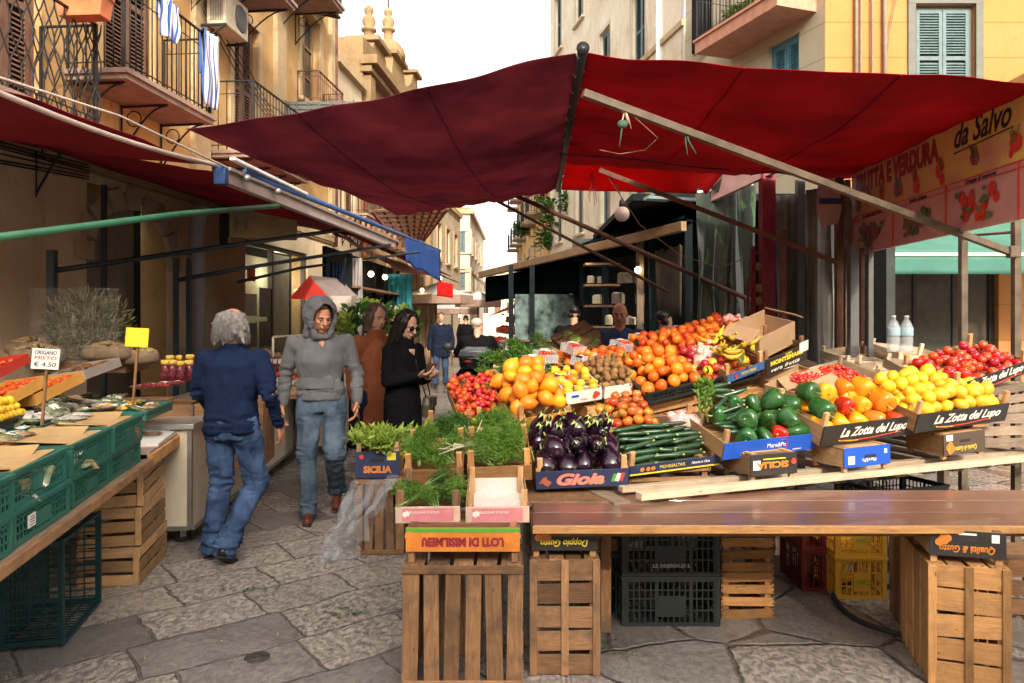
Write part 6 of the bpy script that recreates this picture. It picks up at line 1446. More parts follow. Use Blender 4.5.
M,W=carton('white carton of yellow pears and nets with a blue mark, second row',(566,405,4.9,602,399,4.95),.085,.36,18,WHITEP,[('frutta',.02,INKR,0,-.02)],[('blue_mark',lambda q:q.box((-.06,0,.01),(.05,.0015,.018)),BLUEP),('red_flower',lambda q:[disc(q,.085+U(-.01,.01),U(-.01,.01),.018)for _ in range(5)],INKR)])
heap(['yellow','citron'],M,-W/2,W/2,.0,.36,.04,.033,1,name={'yellow':'yellow_plum','citron':'pear'},cat={'yellow':'fruit','citron':'pear'},label={'yellow':'round yellow fruit in the first white carton','citron':'amber pear in the first white carton'},group={'yellow':'yellow fruit in the first white carton','citron':'pears in the first white carton'},slope=.1)
M,W=carton('white carton of brown kiwis with a red flower mark, second row',(604,399,4.95,641,393,5.05),.085,.36,18,WHITEP,[('frutta',.02,INKR,0,-.02)],[('red_flower',lambda q:[disc(q,.085+U(-.01,.01),U(-.01,.01),.018)for _ in range(5)],INKR)])
heap('kiwi',M,-W/2,W/2,.0,.36,.05,.028,2,name='kiwi',label='brown kiwi in the second white carton',cat='kiwi',group='kiwis in the second white carton',slope=.1)
M,W=px_frame(648,405,4.85,704,391,5.0,R(18));plastic_crate('plastic_crate','black plastic crate of large oranges in the second row','crate',M,W-.01,.40,.085,P_DARK,'bars')
heap('orange',M,-W/2,W/2,0,.40,.015,.043,2,jit=.4,dome=.05,keep=.86,name='orange',label='large orange heaped in the first black plastic crate',cat='orange',group='oranges in the first black plastic crate',slope=.09)
MO,WO=M,W
M,W=px_frame(706,392,5.0,760,378,5.15,R(18));plastic_crate('plastic_crate','black plastic crate of red apples and yellow lemons next to the oranges','crate',M,W-.01,.40,.085,P_DARK,'bars')
heap(['red_apple','yellow'],M,-W/2,W/2,0,.40,.02,.036,2,name={'red_apple':'red_apple','yellow':'yellow_apple'},cat='apple',label={'red_apple':'dark red apple in the second black plastic crate','yellow':'yellow apple in the second black plastic crate'},group={'red_apple':'red apples in the second black crate','yellow':'yellow apples in the second black crate'},slope=.14)
MA=M
M,W=px_frame(727,384,5.0,765,369,5.12,R(17));WB=W
wood_tray('printed_crate','blue fronted crate of green yellow bananas in the second row','crate',M,W+.0,.38,.09,W_NEW,m_plain('mid_blue_print',(.05,.12,.30),.5),.06,[('MONTERE',.03,INKY,.02,0,dict(width=.13)),],[('red_mark',lambda q:disc(q,-.09,0,.014),INKR)],post_h=.13)
bp=None
for k in range(22):
 Mo=M@T(U(-.12,.14),.06+.3*random.random(),.11+.06*random.random()+.03*(k%3),U(-.6,.6),U(-.5,.5),U(-1.2,1.2))@Matrix.Scale(.085*U(.9,1.15),4)
 if bp is None:
  bp=fr_mesh('banana').build('banana',FR_MAT['banana']);bp.matrix_world=Mo;tag(bp,'green yellow banana in the blue fronted crate of the second row','banana','bananas in the second row')
 else:copy_tree(bp,Mo)
M,W=px_frame(766,377,5.12,806,360,5.3,R(14))
wood_tray('printed_crate','black crate with yellow capitals and a pale price card, right of the bananas','crate',M,W,.38,.13,W_OLD,BLACKP,.125,[('SUPER',.025,INKY,.02,.045),('MONTEMARE',.042,INKY,0,.015,dict(width=W*.8,bold=.002)),('vera frutta',.04,INKW,-.02,-.035,dict(shear=.4,width=W*.7))],[('white_card',lambda q:q.box((W*.42,-.002,.05),(.09,.003,.075)),INKW)],post_h=.18)
mb=MB();M9=M
bxr=empty('cardboard_box',M@T(0.02,.10,.10,0,0,.1));tag(bxr,'open brown cardboard box tipped behind the yellow lettered crate','box')
mb=MB();mb.box((0,.12,0.0),(.40,.26,.01));mb.box((0,0,.08),(.40,.008,.16));mb.box((0,.25,.10),(.40,.008,.2));mb.box((.2,.12,.08),(.008,.25,.16));mb.box((-.2,.12,.08),(.008,.25,.16));mb.build('walls',CARD,bxr)
for sx in(-1,1):
 mb=MB();mb.box((sx*.25,.12,.19),(.12,.25,.006),rot=Euler((0,sx*.5,0)));mb.build('flap',CARD,bxr)
for k,(px,py,Y_,rz,sc)in enumerate(((815,408,4.9,30,1.0),(800,398,5.1,10,.9))):
 q=P(px,py,Y_);b_=empty('cardboard_box',T(q.x,q.y,q.z,R(8),R(-14),R(rz)));tag(b_,('crumpled brown carton leaning behind the peppers','brown carton lying under the yellow lettered crate')[k],'box')
 mb=MB();s=sc;mb.box((0,.12*s,.0),(.36*s,.26*s,.008));mb.box((0,0,.08*s),(.36*s,.008,.17*s));mb.box((0,.25*s,.08*s),(.36*s,.008,.17*s));mb.box((.18*s,.12*s,.08*s),(.008,.25*s,.17*s));mb.box((-.18*s,.12*s,.08*s),(.008,.25*s,.17*s));mb.build('walls',CARD,b_)
 mb=MB();mb.box((.0,-.06,.17*s),(.34*s,.12,.006),rot=Euler((.5,0,0)));mb.build('flap',CARD,b_)
for(xl,yl,xr,yr,Y_,h_,lb)in((588,432,641,423,4.97,.17,'pale wooden crate under the two white cartons'),(651,424,713,411,5.02,.13,'pale wooden crate under the black crate of oranges'),(733,420,798,404,5.1,.16,'pale wooden crate with two slats under the bananas')):
 M,W=px_frame(xl,yl,Y_,xr,yr,Y_+.16,R(6));slat_box('support_crate',lb,'crate',M,W,.36,h_,W_ORG,{'front':('h',2,.012,None),'left':('h',2,.012,None),'right':('h',2,.012,None),'top':('h',4,.02,None)})
for k,(px,py,Y_,rz,h_)in enumerate(((676,442,4.7,22,.14),(705,440,4.75,10,.14),(770,432,4.8,22,.14))):
 q=P(px,py,Y_);slat_box('support_crate',('old crate in the gap behind the zucchini','old crate behind the celery','old crate behind the green peppers')[k],'crate',T(q.x,q.y,q.z,0,0,R(rz)),.34,.3,h_,W_OLD,{'front':('h',2,.015,None),'left':('h',2,.012,None),'top':('h',3,.02,None)})
M,W=px_frame(612,447,4.25,662,441,4.32,R(20));wood_tray('field_tray','small wooden crate of half ripe tomatoes behind the eggplants','crate',M,W,.28,.08,W_NEW,None,.06,post_h=.10)
heap('tomato_mix',M,-W/2,W/2,0,.30,.04,.030,3,name='tomato',label='half ripe green and red tomato behind the eggplants',cat='tomato',group='half ripe tomatoes',rot='up',slope=.12)
NETM=m_fruit('garlic_net',(0.66,0.50,0.44),(0.55,0.22,0.26),0.6,60,rnd=.1)
def net_bag(label,p,r,s=1.0,rz=0.0,sc=(1,.7,.8)):
 b=Blob()
 for k in range(34):
  d=V((U(-1,1),U(-1,1),U(-1,1)));d=d.normalized()*(random.random()**.4)
  q=V((d.x*r*sc[0],d.y*r*sc[1],d.z*r*sc[2]+r*.5));b.ell(q,(.027*s,.027*s,.024*s),(U(0,3),U(0,3),0),10)
 b.ell((0,0,r*.5),(r*sc[0]*.85,r*sc[1]*.85,r*sc[2]*.85));b.cap((0,0,r*sc[2]),(.03,0,r*sc[2]+r*.5),.03*s,.018*s)
 o=b.build('bag',NETM,None,.008,1);o.matrix_world=T(p.x,p.y,p.z,0,0,rz);tag(o,label,'bag')
 mb=MB();mb.tube([(0.012,0,r*sc[2]+r*.35),(.014,0,r*sc[2]+r*.45)],.028*s,8);mb.build('tie',INKR,o);return o
net_bag('pinkish net of garlic between the half ripe tomatoes and the zucchini',P(683,432,4.3),.095)
net_bag('small net of garlic just behind the zucchini crate',P(664,436,4.35),.06,.8)
net_bag('big net of garlic leaning on the apples in the second row',P(706,372,5.2),.13,1.0,.3,(.9,.5,1.1))
net_bag('net of garlic lying on top of the mandarins at the back',P(735,335,5.95),.13,1.0,.2,(1.3,.6,.7))
net_bag('net of garlic beside the yellow pears',P(591,378,5.35),.12,1.0,.1,(.8,.5,.9))
M,W=px_frame(693,361,5.55,757,338,5.8,R(11));wood_tray('field_tray','yellow edged crate of mandarins at the back row','crate',M,W,.42,.09,W_NEW,YELP,.035,post_h=.12)
heap('mandarin',M,-W/2,W/2,0,.40,.02,.034,2,name='mandarin',label='deep orange mandarin in the yellow edged back crate',cat='mandarin',group='mandarins in the back crate',slope=.05)
M,W=px_frame(655,378,5.5,700,362,5.65,R(10));wood_tray('field_tray','dark sided crate of mandarins between the oranges and the back crate','crate',M,W,.42,.09,W_OLD,m_plain('dull_red_card',(.20,.07,.05),.7),.08,post_h=.10)
heap('mandarin',M,-W/2,W/2,0,.44,.05,.036,3,name='mandarin',label='mandarin in the dark sided crate above the oranges',cat='mandarin',group='mandarins above the oranges',slope=.04)
M,W=px_frame(590,392,5.3,645,382,5.4,R(12));wood_tray('field_tray','wooden crate of mixed oranges behind the white cartons','crate',M,W,.42,.09,W_OLD,None,.07,post_h=.10)
heap(['mandarin','tomato','orange'],M,-W/2,W/2,0,.44,.05,.036,2,name={'mandarin':'mandarin','tomato':'tomato','orange':'orange'},cat={'mandarin':'mandarin','tomato':'tomato','orange':'orange'},label={'mandarin':'mandarin in the mixed crate behind the white cartons','tomato':'tomato in the mixed crate behind the white cartons','orange':'orange in the mixed crate behind the white cartons'},group={'mandarin':'mandarins of the mixed crate','tomato':'tomatoes of the mixed crate','orange':'oranges of the mixed crate'},slope=.06)
M,W=px_frame(556,384,5.6,604,374,5.7,R(10));wood_tray('field_tray','wooden crate of persimmons in the third row by the aisle side','crate',M,W,.42,.09,W_OLD,None,.07,post_h=.10)
heap('mandarin',M,-W/2,W/2,0,.34,.03,.036,2,name='persimmon',label='orange persimmon in the third row crate',cat='persimmon',group='persimmons in the third row',slope=.03)
PUN=m_glass('punnet_plastic',(.75,.77,.78),.1,.28)
M,W=px_frame(596,381,6.0,706,346,6.35,R(5))
mb=MB();mb.box((0,.0,-.03),(W,.05,.05));mb.box((0,.5,.04),(W,.05,.05));mb.box((0,.25,-.0),(W,.5,.015));o=mb.build('shelf_board',W_ORG,None,M);tag(o,'tan wooden shelf board along the back of the stand under the punnets','shelf')
pk=None;PRD={}
for i in range(7):
 for j in range(2):
  kd=('strawberry','eggplant','strawberry','yellow')[(i+j*2)%4];Mo=M@T(-W/2+.09+i*(W-.16)/6,.12+.2*j,.05+.04*j,0,0,U(-.1,.1))
  if kd not in PRD:
   pr=empty('punnet',Mo);tag(pr,{'strawberry':'clear punnet of strawberries on the back shelf','eggplant':'clear punnet of dark berries on the back shelf','yellow':'clear punnet of yellow cherry fruit on the back shelf'}[kd],'punnet',{'strawberry':'strawberry punnets','eggplant':'dark berry punnets','yellow':'yellow fruit punnets'}[kd])
   mb=MB();mb.box((0,0,0),(.13,.16,.012));
   for sx in(-1,1):mb.box((sx*.064,0,.03),(.003,.16,.06));mb.box((0,sx*.079,.03),(.126,.003,.06))
   mb.build('tub',PUN,pr);mb=MB()
   for q in range(26):mb.ball((U(-.05,.05),U(-.065,.065),.02+U(0,.045)),.017,8,6)
   mb.build('fruit',FR_MAT[kd],pr)
   mb=MB();mb.box((0,.01,.073),(.06,.07,.002));mb.build('label_card',INKW,pr);PRD[kd]=pr
  else:copy_tree(PRD[kd],Mo)
pn0=PRD['strawberry']
for k,(x,y,Y_)in enumerate(((533,366,5.3),(545,360,5.4),(573,352,5.7),(622,349,5.8),(640,343,5.9),(560,385,5.1))):
 c_=copy_tree(pn0,Matrix.Translation(P(x,y,Y_))@T(0,0,0,R(12),0,R(15+10*k)));c_['label']='clear punnet of red fruit among the middle crates';c_['group']='red fruit punnets among the middle crates'
M,W=px_frame(459,428,4.60,514,420,4.68,R(20));wood_tray('printed_crate','yellow fronted crate of red cherry tomatoes and peppers at the aisle corner','crate',M,W,.44,.08,W_OLD,YELP,.05,[],[('fruit_picture',lambda q:[disc(q,x,0,.017)for x in(-.16,-.145,.15)],INKR)],post_h=.08)
heap(['strawberry','tomato','strawberry','mandarin'],M,-W/2,W/2,.025,.46,.04,.022,2,jit=.5,name={'strawberry':'cherry_tomato','tomato':'small_tomato','mandarin':'orange_pepper'},cat={'strawberry':'tomato','tomato':'tomato','mandarin':'pepper'},label={'strawberry':'speckled red cherry tomato in the yellow fronted crate','tomato':'plain small tomato in the yellow fronted crate','mandarin':'small orange pepper in the yellow fronted crate'},group={'strawberry':'cherry tomatoes','tomato':'small tomatoes','mandarin':'small orange peppers'},slope=.12,keep=.9)
q=P(478,440,4.66);slat_box('support_crate','pale wooden crate under the yellow fronted one','crate',T(q.x,q.y,q.z,0,0,R(8)),.30,.34,.07,W_PALE,{'front':('h',1,.01,None),'left':('h',1,.01,None),'top':('h',3,.02,None)})
M,W=px_frame(513,430,4.45,572,420,4.55,R(18));wood_tray('printed_crate','orange fronted crate heaped with big amber citrus','crate',M,W,.46,.08,W_NEW,ORP,.06,post_h=.08)
heap('citron',M,-W/2,W/2,0,.46,.03,.048,2,name='amber_citrus',label='big amber citrus fruit in the orange fronted heap',cat='citrus',group='amber citrus fruit',slope=.10,dome=.06,shape='lemon')
for k,(x,y,Y_,s,lb)in enumerate(((491,378,5.4,.075,'pale ribbed squash at the aisle end among leeks'),(545,357,6.0,.085,'large pale squash behind the greens'),(568,352,6.2,.075,'pale squash beside the tilted wooden crate'),(524,372,5.6,.07,'pale squash lying behind the greens and punnets'))):
 fruit('squash','squash',lb,'squash',s,Matrix.Translation(P(x,y,Y_))@Euler((R(70),0,U(-1,1))).to_matrix().to_4x4())
for k,(x,y,Y_)in enumerate(((569,339,6.6),(576,343,6.5))):fruit('green_squash','melon',('round green melon on top of the back crates','smaller green melon partly hidden by the tilted crate')[k],'melon',.085-.01*k,Matrix.Translation(P(x,y,Y_)))
for k in range(26):
 x=508+(k%9)*7+U(-4,4);y=386-(k//9)*13-(k%9)*1.4+U(-4,4);Y_=5.2+(378-y)/40*1.2
 mt=(L_DARK,L_DILL,L_DARK)[k%3];pa=P(x,y,Y_)
 greens('leek_bunch','dark leafy greens and leeks piled at the aisle end of the back rows','greens',T(pa.x,pa.y,pa.z-.03,U(-.4,.4),U(-.5,.2),U(2.4,4.2)),feather_bunch(mt,0.20,0.13,150,0.06,0.005,0.6,leaf=bool(k%3)),mt,ROOTW,group='leafy greens at the aisle end')
M,W=px_frame(560,345,6.5,590,338,6.6,R(10))
slat_box('support_crate','empty wooden crate tilted up on the back row','crate',T(P(585,352,6.5).x,6.5,P(585,352,6.5).z,R(30),R(-25),R(20)),.36,.26,.12,W_OLD,{'front':('h',2,.01,None),'left':('h',2,.01,None),'top':('h',3,.01,None)})
q=P(530,395,5.4)
for k,(x,y,Y_,W_,D_,h_,lb)in enumerate(((505,402,5.35,.6,.5,.25,'tall old crate under the squash and leeks'),(540,396,5.8,.6,.5,.32,'tall old crate under the back greens'),(600,392,6.1,.62,.5,.42,'stack crate under the persimmons'),(655,385,6.2,.6,.5,.46,'stack crate under the back shelf board'),(725,372,6.15,.6,.5,.40,'stack crate under the yellow edged mandarins'),(560,425,5.2,.5,.3,.22,'old crate hidden behind the amber citrus'),(500,440,5.0,.5,.3,.10,'old crate behind the yellow fronted tray'))):
 q=P(x,y,Y_);slat_box('support_crate',lb,'crate',T(q.x,q.y,0.72,0,0,R(22 if k>1 else 10)),W_,D_,max(.1,q.z-0.72+h_*.6),W_OLD,{'front':('h',4,.02,None),'left':('h',4,.02,None),'top':('h',4,.02,None)})
MW=m_plain('grey_tray_inside',(.24,.18,.14),.8)
for k,(x,y,Y_,rz,rx,ry,lb)in enumerate(((858,392,5.2,25,14,-10,'empty slatted tray lying open behind the cherry tomatoes'),(905,383,5.5,15,10,4,'empty slatted tray beneath the water bottles'),(945,388,5.3,8,16,6,'empty slatted tray right of the bottles'),(880,368,5.9,28,12,-4,'farthest empty slatted tray of the pile'),(925,365,6.0,12,12,6,'empty slatted tray against the cafe doors'),(818,392,5.5,35,20,-16,'empty tray with red lettering tipped on its side'))):
 q=P(x,y,Y_);wood_tray('empty_tray',lb,'crate',T(q.x,q.y,q.z,R(rx),R(ry),R(rz)),.52,.38,.07,W_PALE,None if k!=5 else INKW,.06,()if k!=5 else[('FRAGOLE',.035,INKR,0,0,dict(width=.3,bold=.002))],post_h=.11,back_mat=W_PALE)
for k in range(2):
 q=P(907+k*5,366,5.6+.0*k);b_=empty('pallet_support',T(q.x+.3*k,q.y+.1,.72,0,0,R(20)));tag(b_,('rough crate block under the bottles','rough crate block under the empty trays')[k],'crate')
 mb=MB();mb.box((0,.15,.18),(.7,.5,.34));mb.build('block',W_OLD,b_,bevel=.01)
M,W=px_frame(826,408,4.75,882,395,4.95,R(14));wood_tray('field_tray','shallow tray of cherry tomatoes with a red card behind the yellow peppers','crate',M,W,.34,.07,W_PALE,INKR,.05,post_h=.10)
heap(['strawberry','tomato'],M,-W/2,W/2,0,.36,.03,.018,2,name={'strawberry':'cherry_tomato','tomato':'cherry_tomato'},cat='tomato',label={'strawberry':'speckled cherry tomato in the shallow tray behind the peppers','tomato':'plain cherry tomato in the shallow tray behind the peppers'},group={'strawberry':'speckled cherry tomatoes behind the peppers','tomato':'cherry tomatoes behind the peppers'},slope=.1)
M,W=px_frame(950,420,4.55,985,408,4.65,R(14));M=MT3@Matrix.Translation((-.42,.05,-.02));wood_tray('field_tray','small tray of vine tomatoes left of the raised tomato crate','crate',M,.22,.34,.07,W_PALE,None,.06,post_h=.12)
heap('tomato',M,-.11,.11,0,.32,.03,.026,2,name='tomato',label='vine tomato in the small tray left of the raised crate',cat='tomato',group='vine tomatoes in the small tray',rot='up',calyx=True)
BOT=m_glass('bottle_plastic',(.70,.76,.80),.06,.38)
for k in range(2):
 q=P(893.5+13*k,352,5.75);b_=empty('water_bottle',Matrix.Translation(q));tag(b_,('left','right')[k]+' of the two big clear water bottles on the tray pile','bottle')
 mb=MB();mb.lathe([(0,0),(.042,0),(.047,.01),(.047,.05),(.043,.06),(.047,.07),(.047,.11),(.043,.12),(.047,.13),(.047,.19),(.03,.235),(.015,.255),(.014,.27),(0,.27)],20);mb.build('body',BOT,b_)
 mb=MB();mb.lathe([(.048,.125),(.0485,.13),(.0485,.185),(.047,.19)],20);mb.build('label_band',m_plain('water_label',(.35,.50,.58),.4),b_)
 mb=MB();mb.lathe([(0,.262),(.017,.262),(.017,.282),(0,.284)],12);mb.build('cap',INKW,b_)
sp=None
for k in range(70):
 x=U(520,760);y=400-(x-520)*.13-U(0,46);Y_=4.9+(400-(x-520)*.13-y)/46*1.1
 if k>46:x=U(725,1000);y=432-(x-725)*.10-U(0,30);Y_=4.25+(x-725)/275*.4+.1
 Mo=Matrix.Translation(P(x,y,Y_)+V((0,0,.02)))@rnd_rot()@Matrix.Scale(U(.7,1.3),4)
 if sp is None:
  mb=MB()
  for q in range(4):
   d=V((math.cos(q*1.7),math.sin(q*1.7),U(.1,.6))).normalized();s=d.cross(AX[2]).normalized()*.013;mb.add([V((0,0,0)),d*.03+s,d*.065,d*.03-s],[(0,1,2,3)],0,True)
  sp=mb.build('leaf_sprig',L_DARK);sp.matrix_world=Mo;tag(sp,'small green leaf sprig stuck between the fruit of the stand','leaf','leaf sprigs among the fruit')
 else:copy_tree(sp,Mo)
for k,(x,y,Y_)in enumerate(((610,372,5.35),(660,356,5.7),(583,366,5.5),(640,366,5.6),(700,352,5.75))):
 c_=copy_tree(PRD[('eggplant','yellow')[k%2]],Matrix.Translation(P(x,y,Y_))@T(0,0,0,R(14),R(U(-8,8)),R(20+20*k)));c_['label']=('clear punnet of dark berries wedged between the fruit crates','clear punnet of yellow fruit wedged between the fruit crates')[k%2];c_['group']=('dark punnets between the crates','yellow punnets between the crates')[k%2]
mb=MB()
for k in range(130):
 c=G(*random.choice(((345,614),(345,614),(410,590),(600,650),(250,590))))+V((random.gauss(0,.12),random.gauss(0,.05),.006+U(0,.012)));d=V((U(-1,1),U(-1,1),U(-.1,.3))).normalized();s=d.cross(AX[2]).normalized()*U(.004,.012);l=U(.01,.035)
 mb.add([c,c+d*l*.5+s,c+d*l,c+d*l*.5-s],[(0,1,2,3)],0,True)
o=mb.build('leaf_litter',L_DARK);tag(o,'scattered green leaf scraps on the wet paving','scraps',kind='stuff')
mb=MB()
for k in range(260):
 a,b=random.choice((((650,640),(.7)),((90,630),(.5)),((520,600),(.4)),((250,600),(1.0)),((330,540),.8)));c=G(*a)+V((random.gauss(0,b),random.gauss(0,b*.7),.004));mb.box(c,(U(.004,.014),U(.004,.01),.004),rot=(0,0,U(0,3)))
o=mb.build('litter',m_plain('straw_bits',(.38,.28,.16),.8));tag(o,'tiny straw and wood bits scattered over the paving','litter',kind='stuff')
ED=V((-0.22,0.975,0)).normalized()
ML=frame(V((-1.76,2.54,0)),ED)
def L_(x,y,z,rz=0.0,rx=0.0,ry=0.0):return ML@T(x,y,z,rx,ry,rz)
ZT=0.76
TB=empty('stall_table',ML);tag(TB,'long plank table on blue steel legs under the green plastic crates','table')
mb=MB();mb.box((0.55,0.7,ZT-0.02),(2.9,1.4,0.035),tone=.5);mb.build('table_top',W_GREY,TB,bevel=.004)
mb=MB();mb.box((0.55,-0.012,ZT-0.022),(2.9,0.022,0.045),tone=.8);mb.build('front_edge',W_OLD,TB,bevel=.003)
for(x_,y_)in((0.0,0.03),(-0.8,0.03),(1.9,0.9),(0,1.3)):
 mb=MB();mb.box((x_,y_,(ZT-.04)/2),(0.035,0.035,ZT-0.04));mb.box((x_,y_,0.01),(0.06,0.06,0.02));mb.build('leg',DKB,TB)
TB2=empty('stall_table',ML@T(2.0,0,0));tag(TB2,'second table with a pinkish top and thick wooden front rail beside the white cart','table')
mb=MB();mb.box((0.62,0.72,ZT+0.03),(1.22,1.44,0.02));mb.build('table_top',m_plain('pinkish_top',(.42,.28,.24),.5),TB2,bevel=.003)
mb=MB();mb.box((0.62,0.0,ZT-0.015),(1.24,0.03,0.075),tone=.9);mb.build('front_rail',W_ORG,TB2,bevel=.004)
for y_ in(0.6,1.3):
 for x_ in(.1,1.15):mb=MB();mb.box((x_,y_,.38),(.05,.05,.76));mb.build('leg',W_OLD,TB2)
for k in range(3):
 slat_box('field_crate',('bottom','middle','topmost')[k]+' of the three wooden crates stacked under the stall edge','crate',L_(1.98+.31,0.04,0.237*k,R(-2+2*k))@Matrix.Translation((0,0,0)),0.60,0.36,0.232,W_NEW,{'front':('h',3,0.012,None),'left':('h',3,0.014,(0.04,)),'right':('h',3,0.014,None),'top':('h',4,.01,None)},group='crates under the stall edge')
slat_box('field_crate','brown wooden crate next to the white cart behind the stack','crate',L_(2.85,.12,0.3,0),.40,.34,.40,W_ORG,{'front':('h',4,.012,None),'left':('h',4,.012,None),'right':('h',4,.012,None),'top':('h',4,.01,None)})
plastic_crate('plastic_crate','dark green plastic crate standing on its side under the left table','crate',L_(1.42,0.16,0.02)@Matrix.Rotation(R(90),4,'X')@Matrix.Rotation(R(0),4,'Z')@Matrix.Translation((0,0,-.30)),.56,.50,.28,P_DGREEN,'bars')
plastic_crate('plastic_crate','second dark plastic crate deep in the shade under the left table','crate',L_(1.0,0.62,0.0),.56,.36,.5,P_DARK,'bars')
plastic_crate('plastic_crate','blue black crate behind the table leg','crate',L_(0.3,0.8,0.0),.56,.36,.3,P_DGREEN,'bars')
CB={}
gx=0.585
PK_M={'sage':m_plain('herb_packet',(0.16,0.19,0.10),0.22,0.9,28,0.35,coat=0.6,bscale=60,rnd=.5),'brown':m_plain('spice_packet',(0.32,0.20,0.11),0.22,0.7,28,0.35,coat=0.6,bscale=60,rnd=.4),'red':m_plain('berry_packet',(0.20,0.03,0.04),0.2,0.8,30,0.35,coat=0.6,bscale=60,rnd=.4),'white':m_plain('pale_packet',(0.50,0.47,0.42),0.22,0.4,24,0.35,coat=0.6,bscale=60,rnd=.3),'yellow':m_plain('yellow_packet',(0.72,0.42,0.04),0.25,0.35,26,0.35,coat=0.5,bscale=60)}
def pillow(w_,d_,h_,seed):
 mb=MB()
 def f(sg):
  def fn(u,v):
   e=(math.sin(math.pi*u)*math.sin(math.pi*v))**.45
   return V(((u-.5)*w_*(1+.05*noise.noise(V((v*3,seed,0)))),(v-.5)*d_,sg*h_*.5*e*(1+.5*noise.noise(V((u*4+seed,v*4,sg))))))
  return fn
 mb.sheet(f(1),12,9);mb.sheet(f(-1),12,9,m=0);return mb
PKP={}
def packet(kind,label,group,M,size=(.15,.10,.035)):
 key=(kind,size,int(U(0,3)))
 lk=(kind,group)
 if lk not in PKP:
  o=pillow(size[0],size[1],size[2],U(0,50)).build('packet',PK_M[kind],None,fixn=True);o.matrix_world=M;tag(o,label,'packet',group)
  q=MB();q.box((0.0,.0,size[2]*.5),(size[0]*.38,size[1]*.4,.0015));q.build('label_card',INKW,o);PKP[lk]=o;return o
 return copy_tree(PKP[lk],M)
gc=None
names={(0,0):'nearest the viewer',(1,0):'second along the edge',(2,0):'third along the edge'}
for i in range(-1,6):
 for j in range(3):
  if i==-1 and j==2:continue
  x=0.16+gx*i+gx/2+(.012 if j else U(-.01,.01));y=0.015+j*0.42
  hi=2 if i<3 else 1
  if i>=3 and j==0:continue
  for k in range(hi):
   z=(ZT if i<3 else ZT+.05)+0.141*k+0.002
   M=L_(x,y+(U(0,.015)if j==0 else 0),z,R(U(-2.2,.6)if j==0 else U(-.8,.8)))
   if j==0 and i in(0,1,2):
    lb=('lower' if k==0 else 'upper')+' green plastic crate, '+names[(i,0)]+' in the front row on the left table'
    o=plastic_crate('green_crate',lb,'crate',M,.545,.385,.14,P_GREEN,'grid',card=(T(-.13,-.006,.07)if(i==0 and k==0)else None),group=None)
   else:
    if gc is None:gc=plastic_crate('green_crate','green plastic crate packed in the rows behind the front row','crate',M,.545,.385,.14,P_GREEN,'grid',group='green crates of the rear rows')
    else:copy_tree(gc,M)
   if k==hi-1:
    zt=z+.13
    if(i,j)in((0,0),(1,0),(2,0),(-1,0)):
     cb=MB();cb.box((0,0,0),(.50,.33,.006),jit=.004);cb.box((.17,.02,.012),(.16,.26,.005),rot=Euler((0,-.15,.1)),jit=.004);cb.box((-.2,-.03,.014),(.12,.22,.005),rot=Euler((.1,.2,.3)),jit=.004)
     o=cb.build('cardboard',m_plain('kraft_sheet',(.46,.29,.13),.85));o.matrix_world=L_(x-.02,y+.20,zt+.004,R(U(-5,5)),0,0);tag(o,'tan cardboard sheet covering a green crate on the left table','cardboard','cardboard sheets on the green crates')
     for q in range(3):packet(random.choice(('sage','brown','white')),'clear packet of dried herbs lying by the cardboard sheets','packets by the cardboard sheets',L_(x+U(-.2,.2),y+U(.28,.36),zt+.02,U(0,3),U(-.2,.2)))
     for q in range(6):packet(random.choice(('sage','brown','white')),'packet seen through the green crate wall','packets inside the front crates',L_(x+U(-.2,.2),y+U(.05,.1),zt-.06-U(0,.06),U(0,3),U(-.9,.9)))
    else:
     kd={(3,1):'brown',(4,1):'white',(2,1):'sage',(3,2):'sage',(2,2):'sage',(0,2):'red',(1,2):'brown'}.get((i,j),'sage')
     for q in range(17):
      kk=kd if random.random()<.45 else random.choice(('sage','brown','white','sage','white','brown'))
      packet(kk,{'sage':'clear packet of dried green herbs','brown':'clear packet of brown spice','white':'clear packet of pale seeds','red':'clear packet of dark red berries'}[kk]+' heaped on the left stall',kk+' packets heaped on the left stall',L_(x+U(-.24,.24),y+U(.03,.38),zt-.02+U(0,.10),U(0,3),U(-.45,.45),U(-.4,.4)))
for k in range(16):
 kk=random.choice(('brown','white','brown','sage'));packet(kk,'flat '+kk+' packet lying on the pinkish table top',kk+' packets on the pinkish top',L_(2.1+U(0,1.0),.12+U(0,.3),ZT+.06+U(0,.04),U(0,3),U(-.2,.2)))
mb=MB();mb.box((0,0,0),(.7,.3,.03));o=mb.build('carton_sheet',WHITEP);o.matrix_world=L_(2.55,.16,ZT+.055,R(2),R(6));tag(o,'pale flat carton lid at the edge of the pinkish table','carton')
plastic_crate('plastic_crate','small black crate of yellow dried fruit behind the price card','crate',L_(1.28,.50,ZT+.29),.62,.30,.05,P_DARK,'bars')
heap('yellow',ML@T(1.28,.50,ZT+.305),-.34,.30,0,.30,.02,.023,3,name='yellow_fruit',label='small round yellow fruit heaped behind the price card',cat='fruit',group='small yellow fruit behind the price card')
